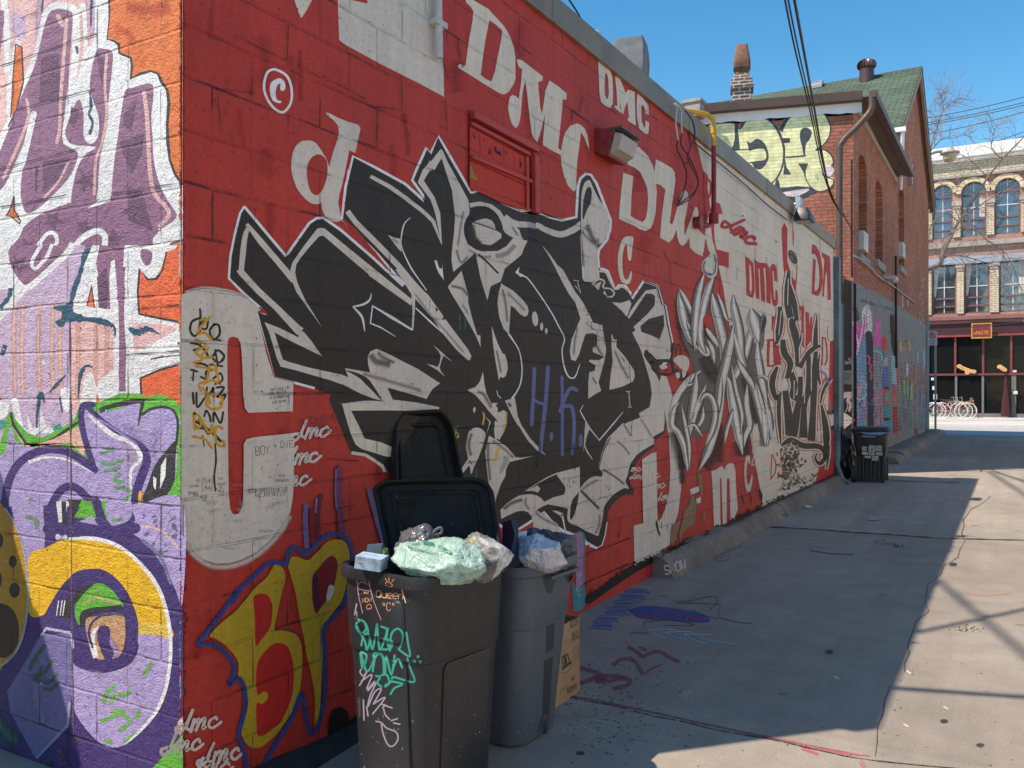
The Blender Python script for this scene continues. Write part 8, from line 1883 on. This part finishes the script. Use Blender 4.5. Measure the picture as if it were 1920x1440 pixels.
for x, y in ((-.45, -.3), (.45, -.3), (-.45, .3), (.45, .3)): mb.tube([(x, y, 0), (x*.9, y*.9, .86)], .02, 6)
mb.build('legs', M_TWIG, r_); mb = MB(); mb.box((-.6, -.4, .86), (.6, .4, .89)); mb.build('table_top', M_TWIG, r_)
mc_ = NT('checked_cloth'); ck = mc_.n('ShaderNodeTexChecker'); ck.inputs['Scale'].default_value = 9; mc_.l(mc_.obj(), ck.inputs['Vector']); ck.inputs['Color1'].default_value = (.55,.10,.08,1); ck.inputs['Color2'].default_value = (.62,.45,.38,1); mc_.color(ck.outputs['Color']); mc_.rough(.9)
mb = MB(); mb.loft([[Vector((b.x+x*s_, b.y+y*s_, z)) for x, y in ((-.62,-.42),(0,-.45),(.62,-.42),(.62,.42),(-.62,.42))] for s_, z in ((1.12, .74), (1.03, 1.0), (1.0, 1.035))], True); tag(mb.build('tablecloth', mc_.m), 'red and white checked cloth over the small table', 'tablecloth')
b = at_depth(1825, 787, 48.6); b.z = .13; r_ = empty('sandwich_board', b, 0, 'brown folding sandwich board seen edge on beside the bicycles', 'sign board'); mb = MB(); wd = simple('board_wood', (.26,.15,.07,1), .7)
for s_ in (-1, 1):
    for y in (-.3, .3): mb.tube([(s_*.26, y, 0), (s_*.02-.1, y, 1.15)], .03, 5)
mb.obox((-.24, -.3, .25), (.13, 0, .85), (0, .6, 0), (.02, 0, 0)); mb.build('frame', wd, r_); mb = MB(); mb.tube([(-.8, -.3, .82), (.05, -.3, .98)], .03, 5); mb.build('arm', wd, r_)
# red umbrella folded in the window and lit notices
mb = MB(); b = shop_at(1886, 778, 56.6); b.z = .13; mb.loft([[Vector((b.x + r*math.cos(t*.785), b.y + .5*r*math.sin(t*.785), z)) for t in range(8)] for r, z in ((.26, .2), (.22, .9), (.12, 1.7), (.07, 2.3), (.02, 2.5))], True); tag(mb.build('folded_umbrella', simple('umbrella_red', (.06,.008,.015,1), .8)), 'folded dark red umbrella by the shop door', 'umbrella')
for (x0, y0, x1v, y1v, lab) in ((1746, 708, 1751, 713, 'small pale notice near the top of the left window'), (1748, 724, 1752, 731, 'pale upright notice low in the left window'), (1750, 739, 1757, 749, 'square green and white notice beside the bicycles'), (1899, 733, 1908, 739, 'white notice on the shop door'), (1899, 694, 1906, 698, 'white notice on the upper right window')):
    a_, b_ = shop_at(x0, y1v, 56.94), shop_at(x1v, y0, 56.94); mb = MB(); mb.box((a_.x, 56.925, a_.z), (b_.x, 56.945, b_.z)); tag(mb.build('notice', simple('notice_white', (.6,.62,.58,1), .6)), lab, 'notice')
# ================================================================== bare street tree
rt = random.Random(4)
TZ = 43.0
tb = at_depth(1728, 800, TZ); tb.z = 0
tree = empty('bare_tree', tb, 0, 'bare street tree reaching out past the gable of the brick house', 'tree')
M_BARK = simple('grey_bark', (.20, .155, .125, 1), .9, bump=.5, bscale=12, var=.2); M_TW = simple('twig_bark', (.26, .19, .17, 1), .9)
def tp(x, y, dz=0): return at_depth(x, y, TZ + dz) - tb
mb = MB(); mb.tube([Vector((0, 0, 0)), tp(1727, 600), tp(1729, 530), tp(1728, 420), tp(1735, 330), tp(1744, 285)], [.2, .17, .15, .10, .07, .05], 10); mb.build('trunk', M_BARK, tree)
mains = [([(1729, 512), (1742, 504), (1757, 499), (1764, 492), (1768, 472), (1785, 438), (1797, 416), (1806, 404), (1832, 365), (1852, 333), (1880, 298), (1925, 252)], .15, .03),
         ([(1764, 492), (1772, 482), (1790, 478), (1812, 482), (1840, 490), (1870, 497), (1890, 500)], .045, .012), ([(1806, 404), (1830, 390), (1860, 370), (1895, 348), (1930, 332)], .05, .02),
         ([(1744, 285), (1748, 262), (1757, 240), (1764, 216), (1776, 200), (1798, 184)], .05, .01), ([(1757, 240), (1748, 222), (1744, 200)], .025, .008), ([(1764, 216), (1769, 205), (1770, 190)], .02, .006),
         ([(1797, 416), (1775, 400), (1755, 408), (1742, 430)], .03, .01), ([(1785, 438), (1820, 420), (1850, 450), (1880, 470), (1900, 500), (1918, 560)], .035, .01), ([(1744, 285), (1765, 262), (1790, 258), (1820, 250)], .03, .006), ([(1880, 298), (1860, 280), (1862, 255), (1866, 235)], .03, .006), ([(1852, 333), (1820, 300), (1800, 290)], .025, .006), ([(1832, 365), (1800, 350), (1780, 352)], .022, .006)]
bm_ = MB(); tw = MB()
def twig(x, y, a, l, r, d, dz):
    n = 3; pts = [(x, y, dz)]
    for i in range(n):
        a += rt.uniform(-.35, .35); x += math.cos(a)*l/n; y -= math.sin(a)*l/n; dz += rt.uniform(-.15, .15); pts.append((x, y, dz))
        if d > 0 and rt.random() < .8: twig(x, y, a + rt.choice((-1, 1))*rt.uniform(.3, .9), l*rt.uniform(.45, .7), r*.6, d-1, dz)
    tw.tube([tp(p[0], p[1], p[2]) for p in pts], [r, r*.8, r*.6, r*.35], 3, cap=False)
for pts, r0, r1 in mains:
    n = len(pts); dzs = [rt.uniform(-.4, .4) for _ in pts]
    q = catmull3([(p[0], p[1], d) for p, d in zip(pts, dzs)], 4); bm_.tube([tp(*p) for p in q], [r0 + (r1-r0)*i/(len(q)-1) for i in range(len(q))], 6)
    for i in range(2, len(q), 2):
        a = math.atan2(-(q[i][1]-q[i-1][1]), q[i][0]-q[i-1][0]); 
        for k in range(1 if r0 > .1 and i < 20 else 2): twig(q[i][0], q[i][1], a + rt.choice((-1, 1))*rt.uniform(.4, 1.0), rt.uniform(22, 50), .018, 2, q[i][2])
bm_.build('limbs', M_BARK, tree); tw.build('twigs', M_TW, tree)
# ================================================================== overhead wires
def span(pa, pb, r, label, sag=.3, grp=None):
    pts = [pa.lerp(pb, i/12) - Vector((0, 0, sag*4*(i/12)*(1-i/12))) for i in range(13)]
    mb = MB(); mb.tube(pts, r, 5); return tag(mb.build('overhead_wire', M_WIRE), label, 'wire', grp)
for i, (ya, yb) in enumerate(((218, 177), (227, 187), (231, 192), (249, 205), (300, 242), (304, 250), (308, 256))):
    span(at_depth(1690, ya + (ya-yb)*.26, 52), at_depth(2000, yb - (ya-yb)*.43, 48), .022, 'overhead street wire right of the gable, number %s from the top' % ('one', 'two', 'three', 'four', 'five', 'six', 'seven')[i] if False else
         ('highest street wire right of the gable peak', 'street wire just under the highest one', 'third street wire down, close below its neighbour', 'lone street wire midway between the two bundles', 'upper wire of the lower street bundle', 'middle wire of the lower street bundle', 'lowest wire of the lower street bundle')[i], .2, 'overhead wires along the street')
def lane_wire(L, r, label):
    mb = MB(); mb.tube(catmull3([tuple(at_depth(x, y, z)) for x, y, z in L], 6), r, 5); tag(mb.build('overhead_wire', M_WIRE), label, 'wire', 'wires dropping to the brick house')
lane_wire([(1466, -30, 9), (1490, 90, 10.5), (1518, 205, 13.5), (1545, 330, 15.5), (1572, 395, 16.6)], .011, 'leftmost of the service wires dropping to the brick house')
lane_wire([(1472, -30, 9), (1496, 90, 10.5), (1522, 205, 13.5), (1548, 330, 15.5), (1574, 400, 16.6)], .010, 'middle service wire dropping to the brick house')
lane_wire([(1484, -30, 9), (1506, 90, 10.5), (1527, 205, 13.5), (1547, 320, 15.5), (1560, 372, 16.3), (1590, 412, 16.9)], .017, 'thickest rightmost service wire dropping to the brick house')
mb = MB(); mb.tube([at_depth(1755, 622, 30.5), at_depth(1925, 602, 24)], .012, 5); tag(mb.build('overhead_wire', simple('pale_wire', (.5,.5,.5,1), .5)), 'pale straight wire crossing in front of the shop sign', 'wire')
# wires whose shadows cross the sunlit lane (they hang above the picture)
def shadow_wire(a, b, hgt, r, label):
    A_, B_ = GND.at(*a), GND.at(*b); t_ = hgt/(-ld.z); d = (B_-A_).normalized(); A_ -= d*.2; B_ += d*6
    mb = MB(); mb.tube([A_ - ld*t_, B_ - ld*t_], r, 6); tag(mb.build('overhead_wire', M_WIRE), label, 'wire')
shadow_wire((1700, 1190), (1920, 1143), 7.5, .028, 'high wire casting the upper line of shade on the sunlit lane'); shadow_wire((1675, 1290), (1920, 1307), 6.5, .032, 'high wire casting the lower straight shade on the sunlit lane')
shadow_wire((1755, 1085), (1920, 1225), 9.5, .032, 'high thick cable casting the soft diagonal shade on the sunlit lane'); shadow_wire((1820, 910), (1700, 965), 13, .035, 'high cable casting the left fork of shade far down the lane'); shadow_wire((1856, 885), (1925, 930), 13, .04, 'high cable casting the right fork of shade far down the lane')
# unseen board fence, added and sized to shade the foot of the end wall
FN = empty('shade_fence', (-1.85, -3.2, 0), 0, 'unseen board fence added to the left to shade the foot of the end wall', 'fence')
mb = MB()
for i in range(28): mb.box((-.02, i*.175, 0), (.0, i*.175+.165, 2.5 + .05*math.sin(i*1.7)))
mb.build('boards', simple('fence_wood', (.22,.16,.11,1), .8), FN); mb = MB(); mb.box((-.08, 0, .4), (-.021, 4.9, .5)); mb.box((-.08, 0, 1.9), (-.021, 4.9, 2.0)); mb.build('rails', simple('fence_rail', (.2,.14,.1,1), .8), FN)
# ================================================================== marks and litter on the lane
g = Mural(GND, 0.92, 0.0012, 0.000002); random.seed(21)
def rib(c, pts, w_, **k): g.stroke(c, pts, w_, **k)
g.tile(1040, 1080, 4)
JD = (34, 24, 26)
g.soft((150, 60, 80), "60,890 300,930 700,1015 1200,1125 1560,1200 1900,1270 2300,1345", 22, .8)
rib(JD, "-200,845 60,898 300,945 520,990 700,1040 1000,1100 1200,1150 1450,1195 1700,1240 1950,1300 2300,1370 2700,1415 3100,1450 3600,1500", 8, wv=.5, cap=False)
for p_ in ("545,998 588,1008", "915,1085 935,1090", "1318,1175 1340,1180", "1530,1215 1545,1220"): rib((196, 180, 150), p_, 9, smooth=False, cap=False)
RP = (160, 70, 88)
for p_, w_ in (("60,690 180,690 300,720 380,770 300,790", 40), ("60,800 200,800 320,760 460,750 560,780 540,820 430,850", 40), ("300,780 400,790 520,760", 34), ("440,680 470,640 540,620 600,640 640,690 660,745", 34), ("660,745 720,700 800,665", 16), ("540,525 620,570 660,600 740,570 800,570 860,610 940,645", 34), ("620,530 700,560", 30)): g.soft(RP, p_, w_*1.3, .85)
for i in range(230):
    x = random.gauss(420, 260); y = random.gauss(980, 230)
    if 90 < x < 1100 and y > 470 + abs(x-300)*.25: g.blob((40, 92, 92), x, y, random.uniform(5, 16), random.uniform(2, 6), 1, random.uniform(-.4, .2), True, 6)
SB = (150, 190, 196)
for p_ in ("690,402 800,400 915,402", "690,402 760,440 855,470", "820,425 930,415 1050,422", "820,425 900,455 1005,478", "960,438 1080,436 1195,443", "960,438 1050,480 1165,512", "1075,458 1200,490 1385,515"): g.soft(SB, p_, 15, 1.0)
for p_ in ("20,1040 100,1050", "260,1075 340,1088 430,1108", "170,1108 260,1150 370,1205 485,1265", "50,1130 100,1205", "20,1100 60,1150"): g.soft(SB, p_, 16, .95)
g.sm((52, 84, 150), "560,265 600,235 700,222 820,232 950,250 1080,275 1150,310 1165,340 1100,352 960,340 820,328 700,325 620,310")
for p_ in ("610,268 660,300 780,305", "700,285 860,312", "780,252 880,268 960,290", "950,310 1080,335", "960,300 1100,325", "1000,320 1110,332"): g.soft((176, 74, 96), p_, 22, 1.0)
for p_ in ("900,190 1000,190 1100,165 1190,150 1220,170 1210,210", "680,370 670,350 760,335 900,335 1050,365 960,372 800,370", "1160,260 1180,235 1240,210 1230,300 1300,330 1400,350 1480,355", "1020,240 1100,290 1230,320", "900,205 1080,205 1230,212", "560,430 640,425 700,432"): g.soft((44, 40, 42), p_, 10, .8)
for i in range(44):
    y = 100 + i*7; x = 470 - (y-100)*.95; x1v = 740-(y-100)*1.05
    if i % 2 == 0: g.soft((56, 96, 168), [(x+60+random.uniform(-30,30), y), ((x+x1v)/2+60, y+random.uniform(-5,5)), (x1v+random.uniform(-60,30), y+random.uniform(5,16))], 13, 1.0)
g.soft((150, 50, 50), "790,148 850,155", 10, 1)
for i in range(60): x, y = 1000+random.gauss(0, 36), 880+random.gauss(0, 36); g.blob((196, 190, 190), x, y, random.uniform(3, 9), random.uniform(2, 5), 1, random.uniform(0, 3), True, 6)
g.tile(0, 0, 1)
for L in ((1440, 978, 1765, 1010), (1765, 1010, 1930, 1012)): pass
rib((50, 44, 42), "1380,986 1440,988 1520,992 1600,998 1680,1003 1765,1009 1840,1011 1930,1013", 2.2, wv=.5, cap=False); rib((70, 62, 58), "1560,888 1640,897 1700,902 1800,905", 1.4, wv=.4, cap=False)
rib((90, 80, 70), "1858,930 1840,945 1820,955 1812,968 1806,975 1808,985 1803,1000 1809,1015 1800,1030 1796,1045 1780,1055 1770,1060 1765,1075 1752,1088 1740,1095 1738,1108 1735,1130 1742,1146 1716,1166 1713,1180 1705,1200 1702,1215 1706,1222 1696,1245 1697,1260", 2.0, wv=.5, smooth=False, cap=False)
rib((60, 54, 52), "1670,1285 1660,1310 1655,1340 1645,1362 1645,1390 1641,1418", 2.0, wv=.5, smooth=False, cap=False)
rib((196, 96, 104), "1480,1388 1520,1400 1570,1410 1630,1417", 3, cap=False); rib((196, 96, 104), "1505,1404 1532,1413", 5); g.soft((206,120,130), "1612,1425 1622,1440", 12, .9)
for i in range(26):
    x = random.uniform(1300, 1915); y = random.uniform(1060, 1330); l = random.uniform(14, 60); g.soft((176, 168, 158), [(x, y), (x-l*.55 if x < 1700 else x-l*.12, y+l*.9)], 1.6, .8)
for i in range(120):
    x = random.uniform(1130, 1918); y = random.uniform(905, 1438); sc_ = (y-735)/500
    if x < 1100 + (1130-y)*1.2: continue
    g.blob(random.choice([(30,26,24), (40,36,34), (206,202,196), (90,60,50), (60,56,52)]), x, y, random.uniform(.6, 2.2)*sc_, random.uniform(.3, .9)*sc_, 1, random.uniform(-.3, .3), True, 7)
for x, y in ((1555, 1222), (1770, 1352), (1838, 1397), (1088, 1412), (1787, 1058)): g.blob((56,52,54), x, y, 8, 4, 1, 0, True, 10)
for x, y, w_ in ((1565, 1268, 8), (1700, 1258, 7), (1770, 1325, 8), (1695, 1358, 8)): g.stroke((222,218,212), [(x, y), (x+w_, y+4)], 3)
for i in range(30): g.blob((74, 44, 30), 1810+random.gauss(0, 14), 1178+random.gauss(0, 4), random.uniform(1, 3), 1, 1, random.uniform(-.5,.5), True, 5)
for i in range(36): x = random.gauss(1675, 16); g.blob((50, 40, 30), x, 1022+(x-1675)*.18+random.gauss(0, 2), random.uniform(1, 3), .8, 1, random.uniform(-.5,.5), True, 5)
g.soft((190, 150, 120), "1810,1112 1850,1116 1895,1112", 6, .7); g.soft((40, 56, 120), "1516,1032 1560,1038 1605,1040", 3.5, .9)
g.soft((150, 110, 110), "1395,1015 1385,1025 1350,1040 1340,1048 1355,1052 1370,1047", 2.5, .9)
o = g.build('lane_marks', paint_mat('worn_lane_paint', .85, True), ground)
# chalk tag on the kerb face
kk_ = Mural(Plane((0.17, 0, .1), (.93, 0, .36)), 1.1, 0.030, .0001); kk_.tile(1060, 900, 4); kk_.text((190, 190, 196), 'SNOW', 752, 715, 70, 34, 6, -.32, jit=.06, slant=.15)
o = kk_.build('chalk_tag', M_PAINT, bpy.data.objects['kerb'])
# small litter and leaves
def litter(px, py, w_, hgt, col, label, cat, mat_r=.7):
    p = GND.at(px, py); bag({'leaf': 'leaf', 'litter': 'wrapper_scrap', 'paper': 'paper_scrap'}[cat], (p.x, p.y, hgt*.8), (w_, w_*.6, hgt), label, simple('litter_paint', col, mat_r), int(px), 5, .3, cat=cat)
litter(1459, 971, .07, .03, (.25, .11, .05, 1), 'brown crumpled leaf on the lane near the kerb', 'leaf'); litter(1432, 984, .05, .012, (.5, .3, .08, 1), 'orange cigarette packet scrap by the kerb', 'litter')
litter(1513, 952, .08, .02, (.6, .58, .56, 1), 'flattened white paper scrap on the shaded lane', 'litter'); litter(1635, 975, .07, .015, (.4, .42, .5, 1), 'pale blue wrapper on the shaded lane', 'litter')
litter(1431, 949, .09, .02, (.6, .56, .54, 1), 'white paper lying at the top of the kerb', 'litter'); litter(1843, 797, .12, .05, (.8, .8, .8, 1), 'white scrap at the far pavement edge', 'litter')

# tar and dirt packed along the top of the kerb
tk = Mural(Plane((0, 0, .172), (0, 0, 1)), 1.0, 0.002, .00001); rk = random.Random(9)
def wpx(X, Y, Z=.172):
    v = Vector((X, Y, Z)) - CAM; z = v.dot(DV); return (960 + v.dot(RV)/z*FPX, 735 - v.z/z*FPX)
for i in range(170):
    Y = rk.uniform(7.05, 15.6); X = rk.uniform(.0, .03); n_ = 7; r0 = rk.uniform(.02, .075)
    tk.poly(rk.choice([(30,26,26), (40,35,33), (26,24,26), (60,50,42)]), [wpx(max(.002, min(.105, X + r0*.8*math.cos(a*.9)*rk.uniform(.6,1.2))), Y + r0*2.4*math.sin(a*.9)*rk.uniform(.6,1.2)) for a in range(n_)])
o = tk.build('tar_stain', M_PAINT, bpy.data.objects['kerb'])
